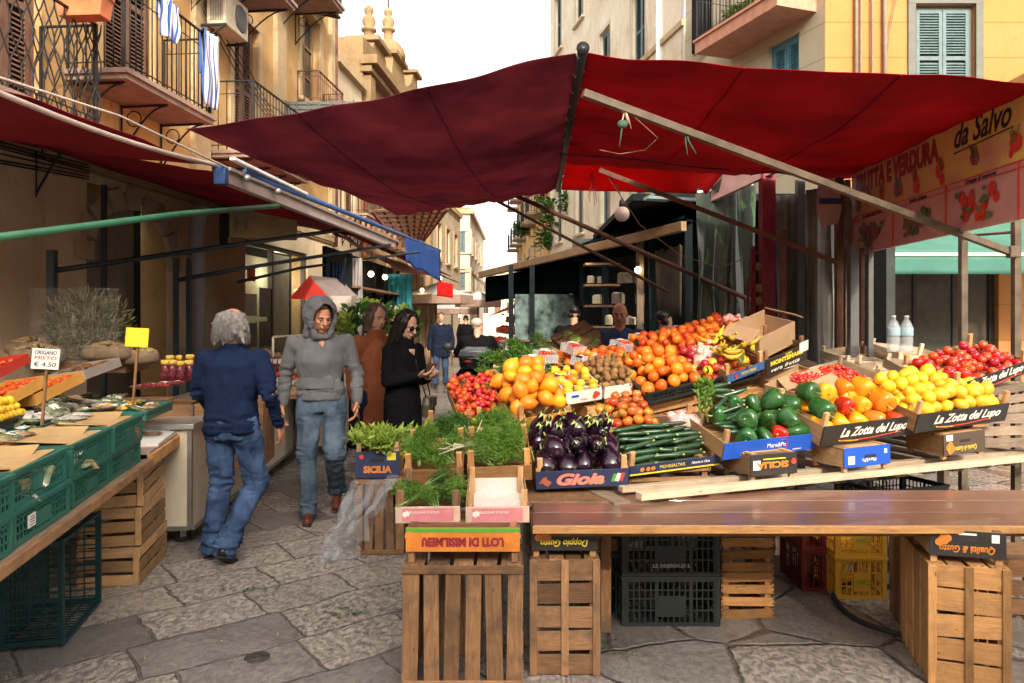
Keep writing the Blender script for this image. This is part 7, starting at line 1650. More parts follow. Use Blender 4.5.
for k,(px,py,Y_,rz,ry,mt,kd,lb)in enumerate(((22,398,4.6,80,-18,CARD_OR,'mandarin','open orange printed carton of dried apricots far at the left edge'),(62,392,4.9,80,-16,CARD_OR,'mandarin','open orange carton of dried oranges beside the price card'),(104,372,5.6,84,-10,m_plain('grey_carton',(.40,.34,.30),.7),'kiwi','grey white flat carton box behind the price card'),(10,372,5.3,85,-18,INKR,'strawberry','red carton of dried chillies at the back'))):
 q=P(px,py,Y_);r_=empty('carton',T(q.x,q.y,q.z,R(-8),R(ry),R(rz)));tag(r_,lb,'carton')
 mb=MB();mb.box((0,.15,0),(.42,.3,.008));mb.box((0,0,.03),(.42,.006,.07));mb.box((0,.3,.03),(.42,.006,.07));mb.box((.21,.15,.03),(.006,.3,.07));mb.box((-.21,.15,.03),(.006,.3,.07));mb.build('tray',mt,r_)
 mb=MB()
 for i_ in range(60):mb.ball((U(-.18,.18),U(.03,.27),.02+U(0,.04)),U(.02,.03),7,5,sc=(1,1,.7))
 mb.build('contents',FR_MAT[kd],r_)
for k in range(5):
 q=P(30+k*24,412-k*6,4.7+k*.25);b_=MB();b_.box((0,0,-.2),(.5,.6,.42));o=b_.build('display_block',W_OLD);o.matrix_world=T(q.x,q.y+.1,q.z-.12,0,0,R(10));tag(o,('first','second','third','fourth','fifth')[k]+' rough wooden block carrying the rear cartons of the left stall','block')
for k,(px,py,Y_,rr,lb,kd)in enumerate(((108,350,6.0,.12,'open sack of brown nuts behind the yellow sign',(.28,.18,.08)),(136,354,6.1,.11,'smaller sack of nuts right of the yellow sign stick',(.34,.22,.09)),(38,352,6.0,.13,'wicker coloured basket bundle behind the price card',(.30,.22,.12)),(30,345,6.3,.12,'brown open sack at the far left back',(.26,.16,.08)))):
 q=P(px,py,Y_);r_=empty('sack',Matrix.Translation(q));tag(r_,lb,'sack')
 mb=MB();mb.lathe([(0,-.08),(rr*.9,-.08),(rr*1.15,-.05),(rr*1.1,0),(rr,.03),(rr*.94,.02)],18,sc=(1.5,1),wob=.03);mb.build('cloth',m_plain('sack_cloth',(.24,.17,.11),.9,.35,12,.6),r_)
 mb=MB()
 for i_ in range(90):a_=U(0,6.28);d_=random.random()**.5*rr*.95;mb.ball((math.cos(a_)*d_*1.5,math.sin(a_)*d_,.02+.05*(1-d_/rr)),.017,6,5,sc=(1.2,1,.8))
 mb.build('nuts',m_fruit('nut_shell_%d'%k,kd,tuple(c*1.5 for c in kd),.6,30),r_)
BNM=m_plain('dark_bean',(.14,.02,.03),.15,.9,45,.5,coat=.6,bscale=90);YTP=m_plain('yellow_paper_top',(.68,.46,.08),.6)
br=None
for k,(px,py,Y_)in enumerate(((165,371,6.0),(173,371,6.0),(181,372,6.0),(189,371,6.1),(170,366,6.25),(179,366,6.25),(190,365,6.3))):
 q=P(px,py,Y_)
 if br is None:
  br=empty('bean_bag',Matrix.Translation(q));tag(br,'clear bag of dark red beans with a yellow top beside the man in navy','bag','bags of red beans')
  mb=MB();mb.lathe([(0,-.08),(.035,-.08),(.038,-.03),(.033,.03),(.022,.055),(0,.056)],12,sc=(1,.8),wob=.06);mb.build('beans',BNM,br)
  mb=MB();mb.lathe([(.024,.05),(.033,.065),(.030,.09),(0,.092)],10,sc=(1.1,.6));mb.build('paper_top',YTP,br)
 else:copy_tree(br,T(q.x,q.y,q.z,0,0,U(-1,1)))
for k in range(4):
 q=P(178,378,6.0);packet('red','red packet lying below the bean bags','red packets below the bean bags',T(P(140+12*k,387,5.6).x,5.6,P(140,387,5.6).z+.01*k,U(-.2,.2),U(-.2,.2),U(0,3)))
plastic_crate('green_crate','shallow green crate with yellow packets right behind the man in navy','crate',T(P(160,412,5.0).x,5.0,P(160,412,5.0).z-.02,0,0,R(100)),.6,.40,.06,P_GREEN,'bars')
for k in range(8):packet(('yellow','brown','sage')[k%3],('yellow packet in the shallow green crate','brown packet in the shallow green crate','green packet in the shallow green crate')[k%3],('yellow','brown','green')[k%3]+' packets in the shallow crate',T(P(160,412,5.0).x-U(.0,.38),5.0+U(-.2,.25),P(160,412,5.0).z+.04,U(-.3,.3),U(-.3,.3),U(0,3)))
q=P(150,400,5.7)
for k in range(3):o=MB();o.box((0,0,0),(.55,.5,.5));o=o.build('display_block',W_OLD);o.matrix_world=T(P(150,400,5.7).x-.45+.5*k,5.75+.1*k,q.z-.28,0,0,R(8));tag(o,('low wooden block under the sacks','low wooden block under the bean bags','low wooden block between the sacks and the cart')[k],'block')
o=MB();o.box((0,0,0),(1.8,2.6,.06));o.box((-.8,0,-.4),(.06,2.4,.76));o.box((.8,-1.1,-.4),(.06,.06,.76));o.box((.8,1.1,-.4),(.06,.06,.76));o=o.build('back_table',W_OLD);o.matrix_world=T(-3.65,5.2,.80,0,0,R(8));tag(o,'old back table against the wall carrying the cartons and sacks','table')
def sign_stick(label,foot,top,w_,h_,matl,txt,stick):
 r_=empty('price_sign',Matrix.Translation(foot));tag(r_,label,'sign');d=V(top)-V(foot)
 mb=MB();mb.beam((0,0,0),d,.014,.012);mb.build('stick',stick,r_)
 M=T(d.x,d.y-.012,d.z+h_*.35,R(-4),R(3),0);mb=MB();mb.box((0,0,0),(w_,.005,h_));b_=mb.build('card',matl,r_,M,bevel=.001)
 for i,(s,z,sz,mt)in enumerate(txt):text(s,'lettering',sz,mt,b_,Matrix.Translation((0,-.0035,z)),shear=.1,width=w_*.8)
sign_stick('white handwritten price card on a wooden stick in the left stall',P(42,425,3.9),P(47,366,3.9),.145,.108,INKW,(('ORIGANO',.032,.03,NAVYP),('MISTO',.004,.026,INKR),('€ 4.50',-.03,.034,NAVYP)),W_OLD)
sign_stick('bright yellow blank price card on a tall wooden stick',P(133,405,4.6),P(138,344,4.6),.142,.118,m_plain('yellow_card',(.78,.62,.03),.6,.05),(),W_ORG)
hb_=empty('herb_bundle',Matrix.Translation(P(90,325,6.2)));tag(hb_,'big shaggy bundle of dried grey green herbs in glinting film leaning at the wall','herbs')
mb=MB()
for k in range(1500):
 a=U(0,6.28);r=random.random()**.6;c=V((math.cos(a)*r*.33,U(-.15,.12),math.sin(a)*r*.27));d=V((c.x*1.5+U(-.4,.4),U(-.8,.4),c.z*1.5+U(-.2,.8))).normalized();s=d.cross(V((0,1,.3))).normalized()*U(.003,.009);l=U(.04,.10)
 mb.add([c,c+d*l*.5+s,c+d*l,c+d*l*.5-s],[(0,1,2,3)],0,True)
mb.build('dried_leaves',m_leaf('dried_herb',(.035,.036,.014),(.34,.33,.17),.28),hb_)
mb=MB()
for k in range(16):a=U(-.32,.32);mb.tube([(a*.2,.05,-.32),(a*.8,-.02,0),(a*1.05,-.03,.24)],.006,5)
mb.build('stalks',W_GREY,hb_)
mb=MB()
def fb(u,v):return V(((u-.5)*.72,-.22-.08*math.sin(u*3.1)+.05*noise.noise(V((u*8,v*8,1))),(v-.5)*.6))
mb.sheet(fb,24,20);mb.build('film',m_glass('glinting_film',(.45,.45,.40),.1,.10),hb_)
mb=MB();mb.box((0,.05,-.34),(.75,.4,.1));mb.build('tray',W_OLD,hb_)
o=MB();o.box((0,0,0),(.11,.01,.14));o=o.build('yellow_leaflet',YTP);o.matrix_world=T(*P(172,322,6.6),0,.1,.1)if False else Matrix.Translation(P(175,322,8.5));tag(o,'small orange and white leaflet on the wall left of the man in navy','leaflet')
CT=empty('cart',M=frame(V((-2.27,5.25,0)),V((-.07,1,0))));tag(CT,'long cream sided counter cart on castors behind the man in navy','cart')
CWM=m_plain('cream_enamel',(.62,.54,.42),.45,.1,3)
mb=MB();mb.box((1.6,.012,.47),(3.2,.024,.70));mb.box((.012,.42,.47),(.024,.80,.70));mb.box((3.19,.42,.47),(.024,.8,.7));mb.build('side_panel',CWM,CT,bevel=.004)
mb=MB();mb.box((1.6,.42,.845),(3.26,.88,.04));mb.build('counter_top',m_plain('steel_top',(.45,.44,.42),.35,metal=.5),CT,bevel=.006)
mb=MB();mb.box((1.6,-.002,.125),(3.2,.03,.03));mb.box((-.003,.42,.125),(.03,.8,.03));mb.box((-.004,.012,.47),(.03,.03,.7));mb.build('trim',STEEL,CT)
for x_ in(.10,1.65,3.05):
 for y_ in(.10,.72):
  cs=MB();cs.box((0,0,.115),(.05,.05,.02));cs.box((-.018,0,.075),(.004,.04,.07));cs.box((.018,0,.075),(.004,.04,.07));c_=cs.build('castor',STEEL,CT,T(x_,y_,0,0,0,R(30)))
  w_=MB();w_.lathe([(.02,-.014),(.05,-.014),(.055,-.008),(.055,.008),(.05,.014),(.02,.014)],20,M=T(0,0,.055,0,R(90)));w_.build('wheel',RUBBER,c_)
for k in range(12):
 packet(('brown','red','yellow','white')[k%4],('brown','red','yellow','pale')[k%4]+' packet on the cream cart',('brown','red','yellow','pale')[k%4]+' packets on the cart',CT.matrix_world@T(.3+.22*k,.3+U(-.1,.2),.90,U(-.3,.3),U(-.3,.3),U(0,3)),)
RK=empty('rack',loc=P(300,400,8.6));RK.location.z=0;tag(RK,'white tubular display rack standing behind the hooded man','rack');bx=RK.location
mb=MB();WT=m_plain('white_tube_paint',(.62,.56,.48),.5)
def RR(x,y,Y_):p=P(x,y,Y_);return V((p.x-bx.x,p.y-bx.y,p.z))
for x_ in(273,302,345):mb.tube([RR(x_,337,8.6),RR(x_,337,8.6)*1.0-V((0,0,RR(x_,337,8.6).z))],.014,8)
mb.tube([RR(273,337,8.6),RR(345,333,8.6)],.014,8);mb.tube([RR(273,372,8.6),RR(345,370,8.6)],.012,8);mb.build('frame',WT,RK)
mb=MB();mb.box((RR(308,380,8.8).x,.2,RR(308,385,8.8).z-.35),(.9,.3,.7));mb.build('cabinet',m_plain('beige_cabinet',(.40,.32,.24),.6),RK)
for i in range(2):
 for k in range(6):
  q=P(262+k*4.6,362+i*18,8.3);packet('red','small red jar pack stacked before the shop door','red packs before the shop door',T(q.x,q.y,q.z,R(70),0,0),(.09,.12,.05))
GB=empty('gable_sign',loc=(P(312,290,9.0).x,9.0,0));tag(GB,'little red gabled roof box on a post behind the hooded man','sign')
def GG(x,y,dY=0):p=P(x,y,9.0+dY);return(p.x-GB.location.x,p.z)
mb=MB();a,b,c=GG(289,299),GG(330,299),GG(309,276);mb.prism([a,b,c],0,.05);mb.build('red_gable',REDP,GB,fixn=True)
mb=MB();mb.add([(c[0],.02,c[1]+.01),(b[0]+.02,.02,b[1]),(b[0]+.18,.9,b[1]+.03),(c[0]+.16,.9,c[1]+.02),(c[0],.02,c[1]-.01),(b[0]+.02,.02,b[1]-.03),(b[0]+.18,.9,b[1]),(c[0]+.16,.9,c[1]-.02)],[(0,1,2,3),(7,6,5,4),(0,4,5,1),(1,5,6,2),(2,6,7,3),(3,7,4,0)]);mb.build('roof_slope',m_plain('roof_grey',(.26,.21,.20),.6),GB,fixn=True)
mb=MB();mb.box((b[0]+.12,.2,b[1]-.06),(.26,.3,.2));mb.build('white_valance',m_plain('roof_white',(.5,.42,.38),.6),GB)
mb=MB();mb.box((0,.05,a[1]/2),(.06,.06,a[1]));mb.box((b[0]+.1,.3,a[1]/2),(.04,.04,a[1]));mb.build('post',W_OLD,GB)
SH=empty('shop_window',left_frame(Y0)@T(opA[5][0],.05,0));tag(SH,'lit shop window with posters under the dark red awning','shop window')
Lw=opA[5][1]-opA[5][0]
mb=MB()
for x_ in(0.04,Lw*.42,Lw*.72,Lw-.04):mb.box((x_,0,1.45),(.07,.08,2.9))
mb.box((Lw/2,0,2.86),(Lw,.078,.08));mb.box((Lw/2,0,.04),(Lw,.078,.08));mb.build('frame',m_plain('dark_frame',(.05,.045,.04),.5),SH)
mb=MB();mb.box((Lw*.22,.01,1.45),(Lw*.38,.01,2.75));mb.box((Lw*.86,.01,1.45),(Lw*.25,.01,2.75));mb.build('glass_pane',m_glass('shop_window',(.14,.17,.15),.06,.4),SH)
mb=MB();mb.box((Lw/2,.7,1.4),(Lw,.05,2.8));mb.build('inner_wall',m_plain('pale_green_wall',(.42,.44,.32),.7),SH)
mb=MB();mb.box((Lw*.57,-.0,1.4),(Lw*.27,.05,2.75));mb.build('door_panel',m_plain('cream_door',(.46,.44,.30),.6),SH)
for k,(x_,z_,w_,h_,mt)in enumerate(((Lw*.12,2.35,.3,.22,INKR),(Lw*.12,1.85,.42,.36,INKW),(Lw*.12,1.35,.42,.4,m_plain('grey_poster',(.3,.32,.3),.6)),(Lw*.33,1.9,.55,.5,m_plain('dark_poster',(.05,.06,.055),.4,.9,12)),(Lw*.33,1.35,.55,.45,m_plain('dark_poster',(.05,.06,.055),.4,.9,12)),(Lw*.33,.85,.55,.4,INKW),(Lw*.12,.85,.4,.3,m_plain('blue_poster',(.05,.1,.3),.5)))):
 mb=MB();mb.box((x_,-.02-.002*k,z_),(w_,.006,h_));mb.build('poster',mt,SH)
for lx_,e_ in((Lw*.2,26),(Lw*.84,22)):
 li=bpy.data.lights.new('shop_lamp','POINT');li.energy=e_;li.color=(1,.86,.6);li.shadow_soft_size=.12;lo2=bpy.data.objects.new('shop_lamp',li);col.objects.link(lo2);lo2.matrix_world=SH.matrix_world@T(lx_,.38,2.45)
li=bpy.data.lights.new('sign_lamp','POINT');li.energy=16;li.color=(1,.72,.3);li.shadow_soft_size=.06;lo2=bpy.data.objects.new('sign_lamp',li);col.objects.link(lo2);lo2.location=P(272,214,9.35)+V((0,-.05,.12))
lf_=empty('sign_lamp_fitting',loc=lo2.location+V((0,0,.1)));tag(lf_,'small lamp lighting the metal sign box over the shop door','lamp');mb=MB();mb.lathe([(.07,-.02),(.05,.04),(.02,.06),(0,.06)],12);mb.build('hood',IRON,lf_);mb=MB();mb.tube([(0,0,.05),(0,.1,.2),(0,.3,.3)],.01,5);mb.build('bracket',IRON,lf_)
o=MB();o.tube([(0,0,-2.0),(0,0,.1),(.02,-.02,.3),(0.1,0,.45)],.09,12);o=o.build('duct',m_plain('grey_duct',(.30,.29,.32),.6));o.matrix_world=Matrix.Translation(P(186,240,8.7)+V((0,.3,0)));tag(o,'grey vertical duct on the wall pier behind the double posts','duct')
def bulb(label,p):
 o=empty('bulb_lamp',loc=p);tag(o,label,'lamp');mb=MB();mb.ball((0,0,0),.045,12,8);mb.build('bulb',m_emit('warm_bulb',(1,.72,.35),14),o);mb=MB();mb.tube([(0,0,.04),(0,0,.10)],.022,8);mb.tube([(0,0,.1),(0.02,0,.45)],.006,5);mb.build('socket',IRON,o)
for px,py,Y_,lb in((371,274,11.5,'first lit bulb under the left awnings'),(385,277,12.5,'second lit bulb beside the teal curtain'),(440,278,16,'lit bulb above the red banner'),(410,289,18,'lit bulb at the left rim of the white umbrella'),(422,290,18.2,'lit bulb under the middle of the white umbrella'),(638,270,9.8,'small lit bulb inside the dark kiosk')):bulb(lb,P(px,py,Y_))
def umbrella(label,p,r,h,mat,n=8):
 o=empty('umbrella',loc=(p.x,p.y,0));tag(o,label,'umbrella');top=p.z
 mb=MB();vs=[V((0,0,top))];fs=[]
 for k in range(n):
  a=2*math.pi*k/n;vs.append(V((math.cos(a)*r,math.sin(a)*r,top-h)))
 for k in range(n):fs.append((0,1+k,1+(k+1)%n))
 mb.add(vs,fs);mb.add([v-V((0,0,.03))for v in vs],[tuple(reversed(f))for f in fs]);mb.build('canopy',mat,o)
 mb=MB()
 for k in range(n):
  a,b=2*math.pi*k/n,2*math.pi*(k+1)/n;A_,B_=V((math.cos(a)*r,math.sin(a)*r,top-h)),V((math.cos(b)*r,math.sin(b)*r,top-h));mb.add([A_,B_,B_-V((0,0,.22)),A_-V((0,0,.22))],[(0,1,2,3)])
 mb.build('valance',m_fabric('brown_valance',(.25,.17,.13)),o)
 mb=MB();mb.tube([(0,0,0),(0,0,top-.02)],.03,8);mb.build('pole',W_OLD,o)
 mb=MB()
 for k in range(n):a=2*math.pi*k/n;mb.tube([(0,0,top-.05),(math.cos(a)*r*.98,math.sin(a)*r*.98,top-h-.04)],.012,4)
 mb.build('rib',IRON,o)
UW=m_fabric('white_umbrella_cloth',(.62,.62,.62),trans=.4)
umbrella('large white market umbrella with a brown valance across the street end',P(436,283,19),0.95,.32,UW)
umbrella('smaller white umbrella farther down the street',P(452,299,30),1.1,.4,UW)
umbrella('pale umbrella beyond the scooter rider',P(478,291,24),.75,.3,UW)
def far_stall(label,x,y,w_,d_,rz,cols,n,rack=True,h0=.8,step=.14,rows=4,gl='',sz=(.28,.12)):
 M=T(x,y,0,0,0,rz);o=empty('market_stall',M);tag(o,label,'stall')
 mb=MB();mb.box((0,d_/2,h0-.03),(w_,d_,.05));mb.build('table_top',W_OLD,o)
 for sx in(-1,1):
  for yy in(.05,d_-.05):mb=MB();mb.box((sx*(w_/2-.06),yy,(h0-.05)/2),(.05,.05,h0-.05));mb.build('leg',W_OLD,o)
 mb=MB();mb.box((0,.0,h0*.5),(w_*.96,.02,h0*.7));mb.build('cloth_front',m_fabric('dark_table_cloth',(.05,.04,.04)),o)
 pr={}
 for r in range(rows):
  for k in range(n):
   c=random.choice(cols);Mo=M@T(-w_/2+w_*(k+.5)/n+U(-.02,.02),d_*(r+.3)/rows,h0+step*r,R(18),0,U(-.1,.1))
   if c not in pr:
    b_=empty('produce_box',Mo);tag(b_,c+' produce box on the '+gl,'box',c+' boxes on the '+gl)
    mb=MB();mb.box((0,0,.03),(w_/n*.9,d_/rows*.95,.07));mb.build('box',random.choice((W_NEW,W_OLD,WHITEP)),b_)
    mb=MB()
    for q in range(18):mb.ball((U(-.5,.5)*w_/n*.75,U(-.5,.5)*d_/rows*.75,.08+U(0,.03)),U(.025,.04),7,5)
    mb.build('contents',{'red':FR_MAT['tomato'],'orange':FR_MAT['orange'],'green':FR_MAT['green_squash'],'white':FR_MAT['onion'],'yellow':FR_MAT['lemon'],'brown':FR_MAT['kiwi']}[c],b_);pr[c]=b_
   else:copy_tree(pr[c],Mo)
far_stall('stall of colourful fruit boxes far right beyond the scooter',-.62,17.0,2.8,1.0,R(-80),['red','orange','white','yellow','red'],6,rows=4,step=.26,gl='far right stall')
far_stall('shaded left stall behind the two women',-2.35,9.2,2.4,1.1,R(95),['green','white','brown','red'],6,rows=3,gl='shaded left stall')
far_stall('second shaded left stall beside the walking man',-2.55,12.6,2.8,1.1,R(95),['white','green','orange','brown'],6,rows=3,gl='second left stall')
far_stall('narrow left stall under the white umbrella',-2.6,16.5,2.2,1.0,R(95),['yellow','orange','green','white'],5,rows=3,gl='stall under the umbrella')
far_stall('distant left stall with warm lamps',-2.3,22,3.5,1.2,R(92),['yellow','orange','red'],5,rows=3,gl='distant left stall')
far_stall('small produce table between the scooter and the kiosk',P(500,350,12).x,12.0,.9,.6,R(10),['green','white','orange'],3,rows=2,h0=.7,gl='small table by the kiosk')
for k,(a,b,Y1,Y2,mt,lb)in enumerate((((486,303),(512,289),20,15,STRP,'red and white striped awning of the far right stall'),((484,318),(510,306),20,15,STRP,'lower striped awning of the far right stall'),((470,296),(486,292),30,22,UW,'white far awning in the street end'))):
 p0,p1=P(*a,Y1),P(*b,Y2);o=cloth('awning',mt,None,p0,p1,p1+V((1.4,.5,.5)),p0+V((1.4,.5,.5)),10,6,.03,.02,seed=k+40);tag(o,lb,'awning')
bulb('lit bulb inside the far right stall',P(503,318,16.5));bulb('warm lit bulb on the distant left stall',P(460,316,23));bulb('warm lit bulb by the street end umbrella',P(450,303,24))
for k,(xa,xb,yt,Y_,zb,mt,lb)in enumerate(((345,362,258,10.2,1.2,m_fabric('pale_hung_cloth',(.30,.28,.27)),'row of pale cloths hung under the left awnings'),(388,412,274,13.0,.6,m_fabric('teal_cloth',(.02,.13,.15)),'dark teal curtain hung under the left awnings'),(412,436,296,20,.4,m_fabric('tan_cloth',(.42,.30,.20)),'tan cloths hung behind the walking man'),(330,345,262,9.8,.9,DKC,'black coats hung beside the gabled box'))):
 curtain(lb,xa,xb,yt,Y_,zb,mt,9)
lf=empty('shelf_rack',loc=(-2.4,10.5,0));tag(lf,'dark frame with shelves closing the left side of the aisle','shelves')
mb=MB()
for k in range(6):
 p=P(350+k*12,262,10.0+k*.9);mb.box((p.x+2.4,p.y-10.5,1.25),(.06,.06,2.5))
mb.build('post',KM,lf)
mb=MB()
for z in(.5,1.15,1.6,2.05):mb.beam((P(350,262,10).x+2.35,-.5,z),(P(410,262,14.5).x+2.35,4.0,z),.3,.03)
mb.build('shelf_board',W_OLD,lf)
mb=MB();mb.beam((P(350,262,10).x+2.05,-.5,1.3),(P(410,262,14.5).x+2.05,4.0,1.3),.05,2.6);mb.build('back_board',KM,lf)
pr=None
for k in range(44):
 f=random.random();z=random.choice((.53,1.18,1.63));Mo=T(P(350,262,10).x*(1-f)+P(410,262,14.5).x*f-.02,10+4.4*f,z,0,0,U(0,3))
 if pr is None:
  pr=empty('shelf_box',Mo);tag(pr,'small goods box on the dark shelves at the left side of the aisle','box','goods boxes on the dark shelves');mb=MB();mb.box((0,0,.08),(.16,.14,.16));mb.build('carton',m_plain('mixed_goods',(.36,.30,.22),.6,.3,rnd=.9),pr);mb=MB();mb.box((0,0,.165),(.12,.10,.02));mb.build('lid',WHITEP,pr)
 else:copy_tree(pr,Mo@Matrix.Scale(U(.7,1.3),4))
for k in range(34):
 p_=P(U(590,640),300,10.62);c_=copy_tree(pr,T(p_.x,10.62+U(-.05,.1),random.choice((1.235,1.535,1.835,2.135)),0,0,U(0,3))@Matrix.Scale(U(.5,.95),4));c_['label']='small goods box on the shelves inside the black kiosk';c_['group']='goods boxes inside the black kiosk'
for k in range(8):
 q=P(352+k*9,330+U(-4,10),8.6+.2*k);mt=(L_YEL,L_DARK)[k%2];greens('leafy_bunch','bunch of leaves on the shaded stall behind the women','greens',T(q.x,q.y,q.z,U(-.5,.5),R(-80)+U(-.6,.6),U(0,6)),feather_bunch(mt,.3,.25,70,.1,.03,.7,leaf=True),mt,group='leaf bunches on the shaded left stall')
bb_=empty('bag_stack',loc=(P(418,372,13).x,13,0));tag(bb_,'clear bags heaped on a box at the left kerb beyond the women','bags')
mb=MB();mb.box((-.35,0,.3),(.7,.6,.6));mb.build('box',W_OLD,bb_);mb=MB()
for k in range(6):mb.ball((-.35+U(-.25,.25),U(-.2,.2),.66+U(0,.15)),.16,10,7,sc=(1,1,.7))
mb.build('bag',m_plain('milky_film',(.4,.38,.36),.3),bb_)
SCX=P(476,380,10.6);SO=empty('scooter',M=T(SCX.x,10.6,0,0,0,R(4)));tag(SO,'dark scooter with a big top box seen from behind, ridden down the street','scooter')
BKP=m_plain('black_scooter_paint',(.010,.011,.014),.25,.2,coat=.5)
b=Blob();b.cap((0,.15,.55),(0,.75,.60),.15,.14);b.cap((0,0.05,.62),(0,.5,.74),.13,.12);b.cap((0,.75,.5),(0,1.2,.35),.12,.15);b.cap((0,1.25,.4),(0,1.3,1.0),.13,.10);b.build('body',BKP,SO,.02,3)
mb=MB();mb.lathe([(.10,-.05),(.20,-.055),(.245,-.03),(.25,0),(.245,.03),(.20,.055),(.10,.05)],22,M=T(0,.1,.25,0,R(90)));wh=mb.build('wheel',RUBBER,SO);mb=MB();mb.lathe([(.0,-.04),(.14,-.04),(.14,.04),(0,.04)],16,M=T(0,.1,.25,0,R(90)));mb.build('rim',STEEL,wh)
mb=MB();mb.lathe([(.10,-.05),(.20,-.055),(.245,-.03),(.25,0),(.245,.03),(.20,.055),(.10,.05)],22,M=T(0,1.45,.25,0,R(90)));mb.build('wheel',RUBBER,SO)
b=Blob();b.loft([(V((0,-.12,.92)),.22,.19,0),(V((0,-.12,.95)),.24,.21,0),(V((0,-.12,1.08)),.25,.215,0)],pw=4);bx_=b.build('top_box',BKP,SO,.012,1)
b=Blob();b.loft([(V((0,-.12,1.09)),.255,.22,0),(V((0,-.12,1.17)),.23,.2,0),(V((0,-.12,1.22)),.15,.13,0)],pw=3);b.build('lid',m_plain('grey_box_lid',(.14,.15,.16),.2,.2,coat=.5),bx_,.012,2)
mb=MB()
for sx in(-1,1):mb.ball((sx*.12,-.335,1.02),.03,8,6,sc=(2,.4,.7))
mb.ball((0,-.02,.74),.05,10,6,sc=(1.8,.5,.8));mb.build('tail_lamp',m_plain('red_lens',(.3,.01,.01),.2),SO)
mb=MB();mb.box((0,-.06,.55),(.18,.006,.18));npl=mb.build('number_plate',m_plain('plate_white',(.45,.46,.48),.4),SO)
mb=MB();mb.beam((-.33,1.1,1.02),(.33,1.1,1.02),.03,.03);mb.ball((-.42,1.15,1.18),.06,8,6,sc=(1.3,.4,1));mb.ball((.42,1.15,1.18),.06,8,6,sc=(1.3,.4,1));mb.tube([(-.33,1.1,1.02),(-.42,1.15,1.15)],.01,5);mb.tube([(.33,1.1,1.02),(.42,1.15,1.15)],.01,5);mb.build('handlebar',IRON,SO)
mb=MB();mb.beam((-.2,.3,.05),(.2,.3,.12),.05,.04);mb.beam((0.02,.1,.3),(.02,.7,.3),.1,.12);mb.build('chassis',IRON,SO)
mb=MB();mb.box((0,.35,.80),(.26,.75,.10));mb.build('saddle',LEA_B,SO,bevel=.03)
def lerp(a,b,t):return V(a).lerp(V(b),t)
